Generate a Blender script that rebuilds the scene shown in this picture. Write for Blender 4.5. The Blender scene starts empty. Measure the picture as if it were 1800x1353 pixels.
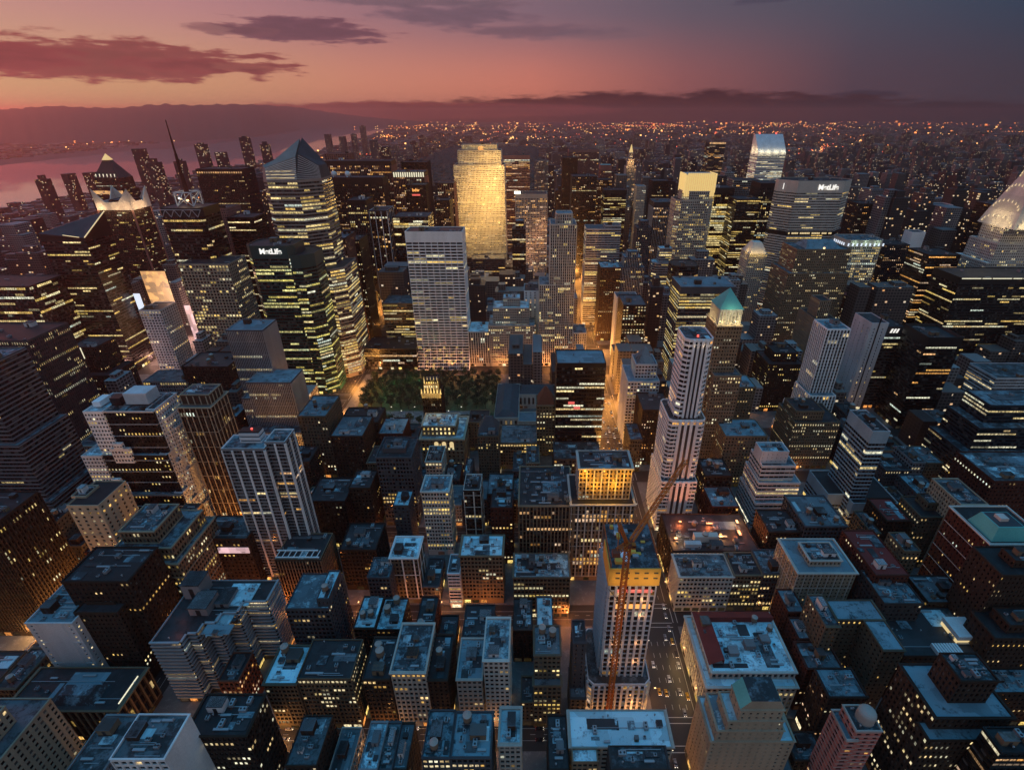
import bpy, math, random
import numpy as np
R = math.radians
scene = bpy.context.scene
COL = scene.collection
# ------------------------------------------------------------------ camera
FPX, PPX, PPY, CAMH = 905.0, 935.0, 676.5, 320.0      # focal length and principal point in pixels of the 1800 x 1353 photograph
PITCH = R(27.74)
SN, CS = math.sin(PITCH), math.cos(PITCH)
cd = bpy.data.cameras.new('camera'); cam = bpy.data.objects.new('camera', cd); COL.objects.link(cam)
cd.sensor_width = 36.0; cd.lens = FPX / 1800 * 36.0
cd.shift_x = (900 - PPX) / 1800.0
cd.clip_start = 1.0; cd.clip_end = 120000.0
cam.location = (0, 0, CAMH); cam.rotation_euler = (R(90) - PITCH, 0, 0)
scene.camera = cam
# ------------------------------------------------------------------ render settings
scene.render.engine = 'CYCLES'
cy = scene.cycles
cy.use_denoising = True
try: cy.denoiser = 'OPENIMAGEDENOISE'
except Exception: pass
cy.max_bounces = 5; cy.diffuse_bounces = 2; cy.glossy_bounces = 2; cy.transmission_bounces = 2; cy.volume_bounces = 1
cy.sample_clamp_indirect = 2.0; cy.sample_clamp_direct = 12.0
cy.use_light_tree = True
cy.caustics_reflective = False; cy.caustics_refractive = False
vs = scene.view_settings
scene.display_settings.display_device = 'sRGB'
vs.view_transform = 'Standard'; vs.look = 'None'; vs.exposure = 0.0; vs.gamma = 1.0; vs.use_curve_mapping = False

def lin(r, g, b):
    f = lambda c: (c / 255 / 12.92) if c / 255 <= .04045 else ((c / 255 + .055) / 1.055) ** 2.4
    return (f(r), f(g), f(b), 1.0)
def rr(y):
    v = (y - PPY) / FPX
    return (CS - v * SN) / (SN + v * CS)
def zof(y, D): return CAMH - D / rr(y)
def xof(x, D, z): return (x - PPX) / FPX * (D * CS + (CAMH - z) * SN)
def Dof(y, z): return (CAMH - z) * rr(y)
def ground(x, y, z=0.0):
    D = Dof(y, z); return (xof(x, D, z), D)
def proj(X, D, z):
    dp = D * CS + (CAMH - z) * SN
    return (PPX + FPX * X / dp, PPY + FPX * ((CAMH - z) * CS - D * SN) / dp)
def dirpix(x, y):
    u, v = (x - PPX) / FPX, (y - PPY) / FPX
    d = (u, CS - v * SN, -(SN + v * CS)); n = math.sqrt(sum(c * c for c in d))
    return math.degrees(math.atan2(d[0], d[1])), math.degrees(math.asin(d[2] / n))

# ------------------------------------------------------------------ world: dusk sky with clouds
wd = bpy.data.worlds.new('World'); scene.world = wd; wd.use_nodes = True
nt = wd.node_tree; nt.nodes.clear()
def nd(t, kind, **kw):
    n = t.nodes.new(kind)
    for k, v in kw.items(): setattr(n, k, v)
    return n
def mth(t, op, a, b=None, c=None, clamp=False):
    n = nd(t, 'ShaderNodeMath', operation=op); n.use_clamp = clamp
    for i, v in enumerate((a, b, c)):
        if v is None: continue
        if hasattr(v, 'is_output'): t.links.new(v, n.inputs[i])
        else: n.inputs[i].default_value = v
    return n.outputs[0]
def mixc(t, f, a, b, blend='MIX'):
    n = nd(t, 'ShaderNodeMix', data_type='RGBA', blend_type=blend)
    for i, v in ((0, f), (6, a), (7, b)):
        if hasattr(v, 'is_output'): t.links.new(v, n.inputs[i])
        elif i == 0: n.inputs[0].default_value = v
        else: n.inputs[i].default_value = v
    return n.outputs[2]
def sstep(t, x, lo, hi):
    n = nd(t, 'ShaderNodeMapRange', interpolation_type='SMOOTHSTEP')
    t.links.new(x, n.inputs[0]); n.inputs[1].default_value = lo; n.inputs[2].default_value = hi
    return n.outputs[0]
def ramp(t, x, stops, interp='LINEAR'):
    n = nd(t, 'ShaderNodeValToRGB'); n.color_ramp.interpolation = interp
    e = n.color_ramp.elements
    while len(e) < len(stops): e.new(0.5)
    for el, (p, c) in zip(e, stops): el.position = p; el.color = c
    t.links.new(x, n.inputs[0]); return n.outputs[0]
tc = nd(nt, 'ShaderNodeTexCoord')
sx = nd(nt, 'ShaderNodeSeparateXYZ'); nt.links.new(tc.outputs['Generated'], sx.inputs[0])
az = mth(nt, 'MULTIPLY', mth(nt, 'ARCTAN2', sx.outputs[0], sx.outputs[1]), 57.29578)
el = mth(nt, 'MULTIPLY', mth(nt, 'ARCSINE', sx.outputs[2]), 57.29578)
azn = mth(nt, 'MULTIPLY_ADD', az, 1 / 360.0, 0.5)
A = lambda d: d / 360.0 + .5
south = (.25, .243, .255, 1)
low = ramp(nt, azn, [(0, south), (A(-110), lin(150, 100, 105)), (A(-62), lin(235, 185, 125)), (A(-43), lin(206, 166, 124)), (A(-30), lin(210, 158, 120)),
    (A(-16), lin(212, 140, 116)), (A(0), lin(210, 126, 108)), (A(14), lin(150, 92, 92)), (A(28), lin(86, 68, 80)), (A(41), lin(66, 60, 72)), (A(75), lin(42, 50, 70)), (A(115), south), (1, south)])
high = ramp(nt, azn, [(0, south), (A(-110), lin(130, 110, 125)), (A(-62), lin(186, 140, 135)), (A(-43), lin(192, 142, 137)), (A(-30), lin(185, 133, 135)),
    (A(-16), lin(158, 116, 124)), (A(0), lin(128, 103, 116)), (A(14), lin(98, 88, 102)), (A(28), lin(74, 76, 92)), (A(41), lin(44, 64, 86)), (A(75), lin(30, 48, 72)), (A(115), south), (1, south)])
base = mixc(nt, sstep(nt, el, 1.8, 8.6), low, high)
zen = ramp(nt, azn, [(0, (.25, .243, .255, 1)), (A(-120), (.23, .21, .225, 1)), (A(-88), (.13, .105, .12, 1)), (A(-50), (.12, .095, .12, 1)), (A(20), (.05, .07, .11, 1)), (A(88), (.05, .06, .09, 1)), (A(120), (.20, .20, .22, 1)), (1, (.25, .243, .255, 1))])
zen = mixc(nt, sstep(nt, el, 36, 58), zen, (.055, .42, .82, 1))
sky = mixc(nt, sstep(nt, el, 9.5, 26), base, zen)
# clouds: flat streaks, each an ellipse in azimuth and elevation with a torn edge
cv = nd(nt, 'ShaderNodeCombineXYZ'); nt.links.new(mth(nt, 'MULTIPLY', az, .16), cv.inputs[0]); nt.links.new(mth(nt, 'MULTIPLY', el, .95), cv.inputs[1])
nz = nd(nt, 'ShaderNodeTexNoise'); nz.inputs['Scale'].default_value = 1.0; nz.inputs['Detail'].default_value = 7.0; nz.inputs['Roughness'].default_value = .58
nt.links.new(cv.outputs[0], nz.inputs['Vector'])
cv2 = nd(nt, 'ShaderNodeCombineXYZ'); nt.links.new(mth(nt, 'MULTIPLY', az, .5), cv2.inputs[0]); nt.links.new(mth(nt, 'MULTIPLY', el, 2.6), cv2.inputs[1]); cv2.inputs[2].default_value = 7.3
nz2 = nd(nt, 'ShaderNodeTexNoise'); nz2.inputs['Scale'].default_value = 1.0; nz2.inputs['Detail'].default_value = 5.0
nt.links.new(cv2.outputs[0], nz2.inputs['Vector'])
tear = mth(nt, 'ADD', mth(nt, 'MULTIPLY', mth(nt, 'SUBTRACT', nz.outputs[0], .5), 2.1), mth(nt, 'MULTIPLY', mth(nt, 'SUBTRACT', nz2.outputs[0], .5), 1.3))
def cloud(x, y, rx, ry, c, amt=1.0, soft=.35):
    global sky
    a0, e0 = dirpix(x, y); a1, _ = dirpix(x + rx, y); a2, _ = dirpix(x - rx, y); _, e1 = dirpix(x, y - ry); _, e2 = dirpix(x, y + ry)
    ra, re_ = abs(a1 - a2) / 2, abs(e1 - e2) / 2
    dx = mth(nt, 'POWER', mth(nt, 'ABSOLUTE', mth(nt, 'MULTIPLY', mth(nt, 'SUBTRACT', az, a0), 1 / ra)), 2.0)
    dy = mth(nt, 'POWER', mth(nt, 'ABSOLUTE', mth(nt, 'MULTIPLY', mth(nt, 'SUBTRACT', el, e0), 1 / re_)), 2.0)
    d = mth(nt, 'ADD', mth(nt, 'SQRT', mth(nt, 'ADD', dx, dy)), tear)
    m = sstep(nt, d, 1.0 + soft / 2, 1.0 - soft / 2)
    rim = sstep(nt, d, .35, 1.1); cc = mixc(nt, mth(nt, 'MULTIPLY', rim, .75), c, (min(1, c[0] * 1.5), c[1] * 1.3, c[2] * 1.25, 1)); cc = mixc(nt, mth(nt, 'MULTIPLY', sstep(nt, nz2.outputs[0], .45, .7), .35), cc, (c[0] * 1.35, c[1] * 1.25, c[2] * 1.25, 1))
    sky = mixc(nt, mth(nt, 'MULTIPLY', m, amt), sky, cc)
cloud(150, 103, 345, 36, lin(122, 66, 68), .95)
cloud(-60, 92, 200, 32, lin(118, 62, 66), .95)
cloud(380, 117, 150, 13, lin(122, 66, 68), .9)
cloud(545, 53, 130, 24, lin(98, 68, 82), .9)
cloud(400, 52, 75, 9, lin(112, 78, 86), .7)
cloud(800, 28, 130, 18, lin(100, 82, 96), .75, .6)
cloud(930, 55, 120, 12, lin(98, 80, 94), .65, .6)
cloud(720, 4, 170, 10, lin(104, 86, 98), .7, .6)
cloud(1040, 60, 90, 14, lin(106, 88, 100), .4, .7)
cloud(1520, 165, 60, 6, lin(52, 46, 60), .7)
cloud(1640, 188, 55, 9, lin(48, 44, 56), .7)
cloud(1350, 2, 60, 6, lin(70, 66, 84), .6)
tear = mth(nt, 'MULTIPLY', tear, .45)
cloud(1170, 206, 430, 42, lin(58, 34, 40), .98, .3)
cloud(1480, 214, 420, 38, lin(48, 34, 42), .97, .3)
cloud(1000, 200, 420, 26, lin(66, 36, 40), .95, .3)
cloud(740, 194, 360, 14, lin(112, 54, 58), .92, .3)
cloud(1800, 232, 320, 26, lin(36, 34, 42), .95, .4)
bg = nd(nt, 'ShaderNodeBackground'); bg.inputs[1].default_value = 1.0
nt.links.new(sky, bg.inputs[0])
wo = nd(nt, 'ShaderNodeOutputWorld'); nt.links.new(bg.outputs[0], wo.inputs[0])
wd.cycles.sampling_method = 'MANUAL'; wd.cycles.sample_map_resolution = 512
# the sun, just gone under the western horizon: only its afterglow is left
sd = bpy.data.lights.new('afterglow_sun', 'SUN'); so = bpy.data.objects.new('afterglow_sun', sd); COL.objects.link(so)
sd.energy = 1.05; sd.angle = R(20); sd.color = (1.0, .25, .18)
so.rotation_euler = (R(90 - 3.0), 0, R(180 + 62))     # low in the west-north-west

# ------------------------------------------------------------------ materials
MATS = {}
def mat(name):
    m = bpy.data.materials.new(name); m.use_nodes = True
    MATS[name] = m
    return m, m.node_tree, m.node_tree.nodes['Principled BSDF']
def wall_mat(name, c, rough=.8, grime=.35, metal=0.0, spec=.3):
    m, t, b = mat(name)
    g = nd(t, 'ShaderNodeNewGeometry')
    oi = nd(t, 'ShaderNodeObjectInfo')
    n1 = nd(t, 'ShaderNodeTexNoise'); n1.inputs['Scale'].default_value = .09; n1.inputs['Detail'].default_value = 6
    mp = nd(t, 'ShaderNodeMapping'); mp.inputs['Scale'].default_value = (1, 1, .25)
    t.links.new(g.outputs['Position'], mp.inputs[0]); t.links.new(mp.outputs[0], n1.inputs['Vector'])
    n2 = nd(t, 'ShaderNodeTexNoise'); n2.inputs['Scale'].default_value = 1.1; n2.inputs['Detail'].default_value = 3
    t.links.new(g.outputs['Position'], n2.inputs['Vector'])
    f = mth(t, 'ADD', mth(t, 'MULTIPLY', mth(t, 'SUBTRACT', n1.outputs[0], .5), grime * 2.2), mth(t, 'MULTIPLY', mth(t, 'SUBTRACT', n2.outputs[0], .5), grime))
    f = mth(t, 'ADD', f, mth(t, 'MULTIPLY', mth(t, 'SUBTRACT', oi.outputs['Random'], .5), .25))
    k = mth(t, 'MAXIMUM', mth(t, 'ADD', f, 1.0), .25)
    vm = nd(t, 'ShaderNodeVectorMath', operation='SCALE'); vm.inputs[0].default_value = c[:3]; t.links.new(k, vm.inputs[3])
    t.links.new(vm.outputs[0], b.inputs['Base Color'])
    b.inputs['Roughness'].default_value = rough; b.inputs['Metallic'].default_value = metal
    b.inputs['Specular IOR Level'].default_value = spec
    return m
W = dict(white=(.88, .87, .86), cream=(.55, .49, .40), tan=(.21, .155, .10), sand=(.40, .33, .24), grey=(.24, .242, .25), dgrey=(.052, .052, .052), brown=(.040, .028, .020),
    umber=(.030, .021, .016), redbrick=(.085, .026, .018), brick=(.050, .031, .022), black=(.008, .008, .009), stone=(.48, .445, .39), pale=(.68, .68, .69), slate=(.075, .079, .087), salmon=(.60, .20, .16),
    green=(.008, .060, .062), navy=(.015, .025, .035), rust=(.20, .065, .04), pink=(.32, .16, .135), khaki=(.125, .103, .072), steel=(.36, .37, .39), taupe=(.33, .275, .245), iceblue=(.34, .48, .56), yellow=(.80, .45, .08), orange=(.55, .16, .03),
    copper=(.13, .46, .42), redroof=(.20, .035, .03), limestone=(.62, .58, .52))
for k, c in W.items():
    wall_mat(k, c, rough=(.35 if k in ('black', 'green', 'navy', 'steel') else .8), grime=(.15 if k in ('yellow', 'orange') else .3), spec=(.5 if k in ('black', 'green', 'navy', 'steel') else .25))
def roof_mat(name, c, c2, sc=.16, patch=.5):
    m, t, b = mat(name)
    g = nd(t, 'ShaderNodeNewGeometry'); oi = nd(t, 'ShaderNodeObjectInfo')
    off = nd(t, 'ShaderNodeVectorMath', operation='ADD'); t.links.new(g.outputs['Position'], off.inputs[0])
    cw = nd(t, 'ShaderNodeCombineXYZ'); t.links.new(mth(t, 'MULTIPLY', oi.outputs['Random'], 900.0), cw.inputs[0]); t.links.new(cw.outputs[0], off.inputs[1])
    n1 = nd(t, 'ShaderNodeTexNoise'); n1.inputs['Scale'].default_value = sc; n1.inputs['Detail'].default_value = 8; n1.inputs['Roughness'].default_value = .65
    t.links.new(off.outputs[0], n1.inputs['Vector'])
    n2 = nd(t, 'ShaderNodeTexNoise'); n2.inputs['Scale'].default_value = sc * 6; n2.inputs['Detail'].default_value = 4
    t.links.new(off.outputs[0], n2.inputs['Vector'])
    lo = mth(t, 'MULTIPLY_ADD', mth(t, 'FRACT', mth(t, 'MULTIPLY', oi.outputs['Random'], 37.7)), .30, .22)
    mr = nd(t, 'ShaderNodeMapRange', interpolation_type='SMOOTHSTEP')
    t.links.new(mth(t, 'ADD', n1.outputs[0], mth(t, 'MULTIPLY', mth(t, 'SUBTRACT', n2.outputs[0], .5), .35)), mr.inputs[0]); t.links.new(lo, mr.inputs[1]); t.links.new(mth(t, 'ADD', lo, .2), mr.inputs[2])
    cc = mixc(t, mr.outputs[0], c2, c)
    vo = nd(t, 'ShaderNodeTexVoronoi', distance='CHEBYCHEV'); vo.inputs['Scale'].default_value = .11; t.links.new(off.outputs[0], vo.inputs['Vector'])
    sv = nd(t, 'ShaderNodeSeparateColor'); t.links.new(vo.outputs['Color'], sv.inputs[0])
    k = mth(t, 'MULTIPLY_ADD', sv.outputs[0], patch, 1.0 - patch * .55)
    k = mth(t, 'MULTIPLY', k, mth(t, 'MULTIPLY_ADD', mth(t, 'FRACT', mth(t, 'MULTIPLY', oi.outputs['Random'], 11.3)), .5, .72))
    vm = nd(t, 'ShaderNodeVectorMath', operation='SCALE'); t.links.new(cc, vm.inputs[0]); t.links.new(k, vm.inputs[3])
    t.links.new(vm.outputs[0], b.inputs['Base Color']); b.inputs['Roughness'].default_value = .6
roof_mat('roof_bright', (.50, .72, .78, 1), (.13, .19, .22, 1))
roof_mat('roof_grey', (.11, .135, .15, 1), (.022, .028, .03, 1))
roof_mat('roof_dark', (.028, .030, .033, 1), (.010, .011, .012, 1))
roof_mat('roof_blue', (.17, .26, .30, 1), (.022, .032, .038, 1))
roof_mat('asphalt', (.032, .030, .028, 1), (.02, .019, .018, 1), .05, .1)
roof_mat('sidewalk', (.20, .19, .18, 1), (.12, .115, .11, 1), .2, .2)
roof_mat('land', (.035, .038, .036, 1), (.018, .02, .02, 1), .004, .2)
roof_mat('lawn', (.05, .10, .035, 1), (.03, .06, .02, 1), .3)
roof_mat('foliage', (.035, .075, .025, 1), (.018, .04, .014, 1), .5)
roof_mat('far_foliage', (.030, .045, .028, 1), (.014, .024, .015, 1), .02)
roof_mat('bark', (.09, .07, .05, 1), (.05, .04, .03, 1), .8)
# window glass: dark reflective pane, lit or not per pane
m, t, b = mat('window_glass')
at = nd(t, 'ShaderNodeAttribute'); at.attribute_name = 'glow'
g = nd(t, 'ShaderNodeNewGeometry')
n1 = nd(t, 'ShaderNodeTexNoise'); n1.inputs['Scale'].default_value = .75; n1.inputs['Detail'].default_value = 3
t.links.new(g.outputs['Position'], n1.inputs['Vector'])
k = mth(t, 'MULTIPLY_ADD', sstep(t, n1.outputs[0], .34, .64), 1.1, .35)
vm = nd(t, 'ShaderNodeVectorMath', operation='SCALE'); t.links.new(at.outputs['Color'], vm.inputs[0]); t.links.new(k, vm.inputs[3])
t.links.new(vm.outputs[0], b.inputs['Emission Color']); b.inputs['Emission Strength'].default_value = 1.0
t.links.new(mixc(t, at.outputs['Alpha'], (.006, .007, .009, 1), (.20, .20, .19, 1)), b.inputs['Base Color']); b.inputs['Roughness'].default_value = .15; b.inputs['Specular IOR Level'].default_value = .3
m.cycles.emission_sampling = 'NONE'
def glow_mat(name, c, s, sample=False):
    m, t, b = mat(name)
    b.inputs['Base Color'].default_value = (.4, .4, .4, 1); b.inputs['Emission Color'].default_value = (*c, 1); b.inputs['Emission Strength'].default_value = s
    m.cycles.emission_sampling = 'AUTO' if sample else 'NONE'
glow_mat('sign_white', (1, .96, .88), 1.0); glow_mat('sign_orange', (1, .40, .06), 1.2); glow_mat('sign_red', (1, .10, .06), .8)
glow_mat('lamp_warm', (1, .62, .25), 3.0); glow_mat('lamp_white', (1, .9, .7), 3.0); glow_mat('tail_red', (1, .04, .02), 1.4); glow_mat('head_white', (1, .9, .7), 5.0)
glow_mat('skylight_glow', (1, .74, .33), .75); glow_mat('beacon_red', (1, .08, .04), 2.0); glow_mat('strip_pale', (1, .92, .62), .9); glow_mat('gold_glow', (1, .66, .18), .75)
glow_mat('billboard', (1, .62, .66), .6); glow_mat('panel_glow_gold', (1, .50, .13), .8); glow_mat('sign_cool', (.75, .85, 1), 1.0)
def plain_mat(name, c, rough=.5, metal=0.0):
    m, t, b = mat(name); b.inputs['Base Color'].default_value = (*c, 1); b.inputs['Roughness'].default_value = rough; b.inputs['Metallic'].default_value = metal
plain_mat('dark_metal', (.03, .03, .032), .5, .3); plain_mat('galvanised', (.36, .38, .40), .5, .4); plain_mat('tank_wood', (.22, .16, .11), .8); plain_mat('tank_cap', (.42, .37, .33), .7)
plain_mat('car_yellow', (.62, .36, .03), .25); plain_mat('car_white', (.6, .6, .6), .25); plain_mat('car_dark', (.02, .02, .025), .2); plain_mat('car_silver', (.3, .31, .33), .25); plain_mat('rubber', (.015, .015, .015), .8)
plain_mat('car_glass', (.01, .012, .015), .08); plain_mat('road_paint', (.55, .54, .50), .6); plain_mat('fabric_screen', (.40, .42, .44), .8)
m, t, b = mat('water'); b.inputs['Base Color'].default_value = (.02, .025, .03, 1); b.inputs['Roughness'].default_value = .03; b.inputs['IOR'].default_value = 1.33; b.inputs['Specular IOR Level'].default_value = 1.0; b.inputs['Metallic'].default_value = .45; b.inputs['Base Color'].default_value = (.50, .48, .47, 1)
g = nd(t, 'ShaderNodeNewGeometry'); n1 = nd(t, 'ShaderNodeTexNoise'); n1.inputs['Scale'].default_value = .02; n1.inputs['Detail'].default_value = 4
t.links.new(g.outputs['Position'], n1.inputs['Vector']); bp = nd(t, 'ShaderNodeBump'); bp.inputs['Strength'].default_value = .02; bp.inputs['Distance'].default_value = 2.0
t.links.new(n1.outputs[0], bp.inputs['Height']); t.links.new(bp.outputs[0], b.inputs['Normal'])
# far towers: windows small against the picture, lit at random from their place on the wall
def far_mat(name, c, frac, tint, strength):
    m, t, b = mat(name)
    g = nd(t, 'ShaderNodeNewGeometry'); sp = nd(t, 'ShaderNodeSeparateXYZ'); t.links.new(g.outputs['Position'], sp.inputs[0])
    sn = nd(t, 'ShaderNodeSeparateXYZ'); t.links.new(g.outputs['True Normal'], sn.inputs[0])
    u = mth(t, 'ADD', mth(t, 'MULTIPLY', sp.outputs[0], 1 / 4.2), mth(t, 'MULTIPLY', sp.outputs[1], 1 / 4.7)); v = mth(t, 'MULTIPLY', sp.outputs[2], 1 / 4.0)
    cx = nd(t, 'ShaderNodeCombineXYZ'); t.links.new(mth(t, 'FLOOR', u), cx.inputs[0]); t.links.new(mth(t, 'FLOOR', v), cx.inputs[1])
    t.links.new(mth(t, 'FLOOR', mth(t, 'MULTIPLY', sp.outputs[1], .03)), cx.inputs[2])
    wn = nd(t, 'ShaderNodeTexWhiteNoise'); t.links.new(cx.outputs[0], wn.inputs[0])
    cl = nd(t, 'ShaderNodeTexNoise'); cl.inputs['Scale'].default_value = .03; t.links.new(g.outputs['Position'], cl.inputs['Vector'])
    thr = mth(t, 'SUBTRACT', 1.0, mth(t, 'MULTIPLY', sstep(t, cl.outputs[0], .35, .7), frac * 2))
    lit = mth(t, 'GREATER_THAN', wn.outputs[0], thr)
    fu, fv = mth(t, 'FRACT', u), mth(t, 'FRACT', v)
    win = mth(t, 'MULTIPLY', mth(t, 'GREATER_THAN', fu, .3), mth(t, 'GREATER_THAN', fv, .42))
    side = mth(t, 'LESS_THAN', mth(t, 'ABSOLUTE', sn.outputs[2]), .5)
    win = mth(t, 'MULTIPLY', win, side)
    e = mth(t, 'MULTIPLY', mth(t, 'MULTIPLY', win, lit), strength)
    hue = mth(t, 'FRACT', mth(t, 'MULTIPLY', wn.outputs[0], 517.3))
    t.links.new(mixc(t, hue, tint, (1, .85, .6, 1)), b.inputs['Emission Color']); t.links.new(e, b.inputs['Emission Strength'])
    oi = nd(t, 'ShaderNodeObjectInfo'); rn = nd(t, 'ShaderNodeTexNoise'); rn.inputs['Scale'].default_value = .006; t.links.new(g.outputs['Position'], rn.inputs['Vector'])
    cc = mixc(t, sstep(t, rn.outputs[0], .35, .65), (c[0] * .5, c[1] * .5, c[2] * .55, 1), (*c, 1))
    t.links.new(mixc(t, win, cc, (.012, .014, .018, 1)), b.inputs['Base Color']); b.inputs['Roughness'].default_value = .6
    m.cycles.emission_sampling = 'NONE'
far_mat('far_wall', (.20, .17, .15), .05, (1, .42, .12, 1), .8)
far_mat('far_wall_pale', (.34, .32, .31), .05, (1, .60, .22, 1), .8)
far_mat('far_wall_dark', (.06, .05, .05), .09, (1, .55, .18, 1), .8)

# ------------------------------------------------------------------ mesh building
PAL = dict(warm=(1, .58, .15), yel=(1, .70, .19), pale=(1, .83, .48), org=(1, .36, .08), cool=(.82, .95, .80), grn=(.86, .84, .20))
GL = .95
class MB:
    def __init__(s, o=(0, 0, 0)): s.v = []; s.q = []; s.m = []; s.g = []; s.n = 0; s.ng = []; s.o = np.array(o, float)
    def add(s, v, q, m, g=None):
        v = np.asarray(v, float).reshape(-1, 3); q = np.asarray(q, int).reshape(-1, 4)
        s.v.append(v); s.q.append(q + s.n); s.m.append(np.full(len(q), m) if np.isscalar(m) else np.asarray(m))
        s.g.append(np.zeros((len(q), 3)) if g is None else np.asarray(g, float)); s.n += len(v)
    def quad(s, a, b, c, d, m=0, g=None): s.add([a, b, c, d], [[0, 1, 2, 3]], m, None if g is None else [g])
    def poly(s, pts, m=0):
        s.v.append(np.asarray(pts, float)); s.ng.append((list(range(s.n, s.n + len(pts))), m)); s.n += len(pts)
    def box(s, x0, x1, y0, y1, z0, z1, m=0, bottom=False):
        v = [(x0, y0, z0), (x1, y0, z0), (x1, y1, z0), (x0, y1, z0), (x0, y0, z1), (x1, y0, z1), (x1, y1, z1), (x0, y1, z1)]
        q = [(0, 1, 5, 4), (1, 2, 6, 5), (2, 3, 7, 6), (3, 0, 4, 7), (4, 5, 6, 7)]
        if bottom: q.append((3, 2, 1, 0))
        s.add(v, q, m)
    def bar(s, a, b, w, m=0):
        a, b = np.array(a, float), np.array(b, float); d = b - a; L = np.linalg.norm(d)
        if L < 1e-6: return
        d /= L; up = np.array((0, 0, 1.0)) if abs(d[2]) < .9 else np.array((1.0, 0, 0))
        x = np.cross(d, up); x /= np.linalg.norm(x); y = np.cross(d, x); h = w / 2
        r = [x * h + y * h, -x * h + y * h, -x * h - y * h, x * h - y * h]
        s.add([a + k for k in r] + [b + k for k in r], [(0, 1, 5, 4), (1, 2, 6, 5), (2, 3, 7, 6), (3, 0, 4, 7), (0, 3, 2, 1), (4, 5, 6, 7)], m)
    def cone(s, c, r0, r1, z0, z1, n=14, m=0, cap=True):
        a = np.arange(n) * 2 * math.pi / n; ca, sa = np.cos(a), np.sin(a)
        v = np.concatenate([np.stack([c[0] + r0 * ca, c[1] + r0 * sa, np.full(n, z0)], 1), np.stack([c[0] + r1 * ca, c[1] + r1 * sa, np.full(n, z1)], 1)])
        i = np.arange(n); j = (i + 1) % n
        s.add(v, np.stack([i, j, n + j, n + i], 1), m)
        if cap and r1 > 1e-3: s.poly(v[n:], m)
    def build(s, name, mats, parent=None, loc=None, kind=None):
        me = bpy.data.meshes.new(name)
        v = np.concatenate(s.v) - s.o; q = np.concatenate(s.q) if s.q else np.zeros((0, 4), int)
        nq = len(q); lens = [len(p) for p, _ in s.ng]
        me.vertices.add(len(v)); me.vertices.foreach_set('co', v.astype(np.float32).ravel())
        li = np.concatenate([q.ravel()] + [np.array(p) for p, _ in s.ng]).astype(np.int32)
        me.loops.add(len(li)); me.loops.foreach_set('vertex_index', li)
        st = np.concatenate([np.arange(nq) * 4, nq * 4 + np.cumsum([0] + lens[:-1])]) if lens else np.arange(nq) * 4
        me.polygons.add(nq + len(lens)); me.polygons.foreach_set('loop_start', st.astype(np.int32))
        mi = np.concatenate(s.m + [np.array([k for _, k in s.ng])]) if s.ng else np.concatenate(s.m)
        me.polygons.foreach_set('material_index', mi.astype(np.int32))
        for k in mats: me.materials.append(MATS[k])
        if 'window_glass' in mats:
            gl = np.concatenate(s.g + [np.zeros((len(lens), 3))]) if lens else np.concatenate(s.g)
            at = me.attributes.new('glow', 'FLOAT_COLOR', 'FACE')
            rb = np.random.RandomState(len(gl) % 1000 + len(v)); al = rb.rand(len(gl), 1); al = np.where(al > .70, (al - .70) * 2.2, 0.0)
            at.data.foreach_set('color', np.concatenate([gl, al], 1).astype(np.float32).ravel())
        me.update(calc_edges=True); me.validate(); me.shade_flat()
        return link(name, me, parent, loc, kind)
def link(name, me, parent=None, loc=None, kind=None):
    o = bpy.data.objects.new(name, me); COL.objects.link(o)
    if parent is not None: o.parent = parent
    if loc is not None: o.location = loc
    if kind: o['kind'] = kind
    return o
def thing(name, label, cat, loc, group=None):
    o = bpy.data.objects.new(name, None); COL.objects.link(o); o.location = loc; o.empty_display_size = 5
    o['label'] = label; o['category'] = cat
    if group: o['group'] = group
    return o
def tag(o, label, cat, group=None):
    o['label'] = label; o['category'] = cat
    if group: o['group'] = group
    return o

# ------------------------------------------------------------------ facades
STY = dict(
    punch=dict(bay=3.0, flo=3.5, ww=.48, wh=.52, rec=.35, p=.09, fl=.02),
    loft=dict(bay=2.7, flo=3.9, ww=.70, wh=.60, rec=.4, p=.10, fl=.04, pier=3, pw=.9, pd=.35),
    rib=dict(bay=2.5, flo=3.7, ww=.60, wh=.70, rec=.45, p=.10, fl=.03, pier=1, pw=.75, pd=.5),
    band=dict(bay=3.2, flo=3.7, ww=.97, wh=.50, rec=.25, p=.10, fl=.09, run=8),
    glass=dict(bay=2.6, flo=3.9, ww=.92, wh=.74, rec=.15, p=.12, fl=.16, run=8),
    grid=dict(bay=6.5, flo=3.9, ww=.86, wh=.60, rec=.7, p=.14, fl=.05))
def S(k, **o):
    d = dict(cap=1.6, base=5.0, pal='warm', gl=1.0, run=3, pier=0, pw=.6, pd=.4, ledge=0, lh=.5, shop=.35); d.update(STY[k]); d.update(o); return d
def glows(nf, nb, st, rng):
    g = np.zeros((nf, nb, 3)); base = np.array(PAL[st['pal']])
    for j in range(nf):
        hot = rng.random() < st['fl']; base = np.array(PAL['cool' if rng.random() < .07 else 'pale' if rng.random() < .12 else st['pal']]); p = .88 if hot else st['p'] * rng.choice((.3, .7, 1.0, 1.9)); fc = base * rng.uniform(.8, 1.2)
        i = 0
        while i < nb:
            n = rng.randint(1 if st['run'] < 5 else 2, st['run'] + (4 if hot else 0))
            if rng.random() < p:
                c = np.array(PAL[rng.choice(('warm', 'yel', 'pale', 'pale', 'cool'))]) * .45 + fc * .55
                g[j, i:i + n] = c * GL * st['gl'] * (rng.uniform(.55, 1.0) if hot else rng.choice((.25, .5, .8, 1.15)))
            i += n
    g *= np.random.RandomState(rng.randint(0, 10 ** 6)).uniform(.65, 1.15, (nf, nb, 1))
    return g
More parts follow.
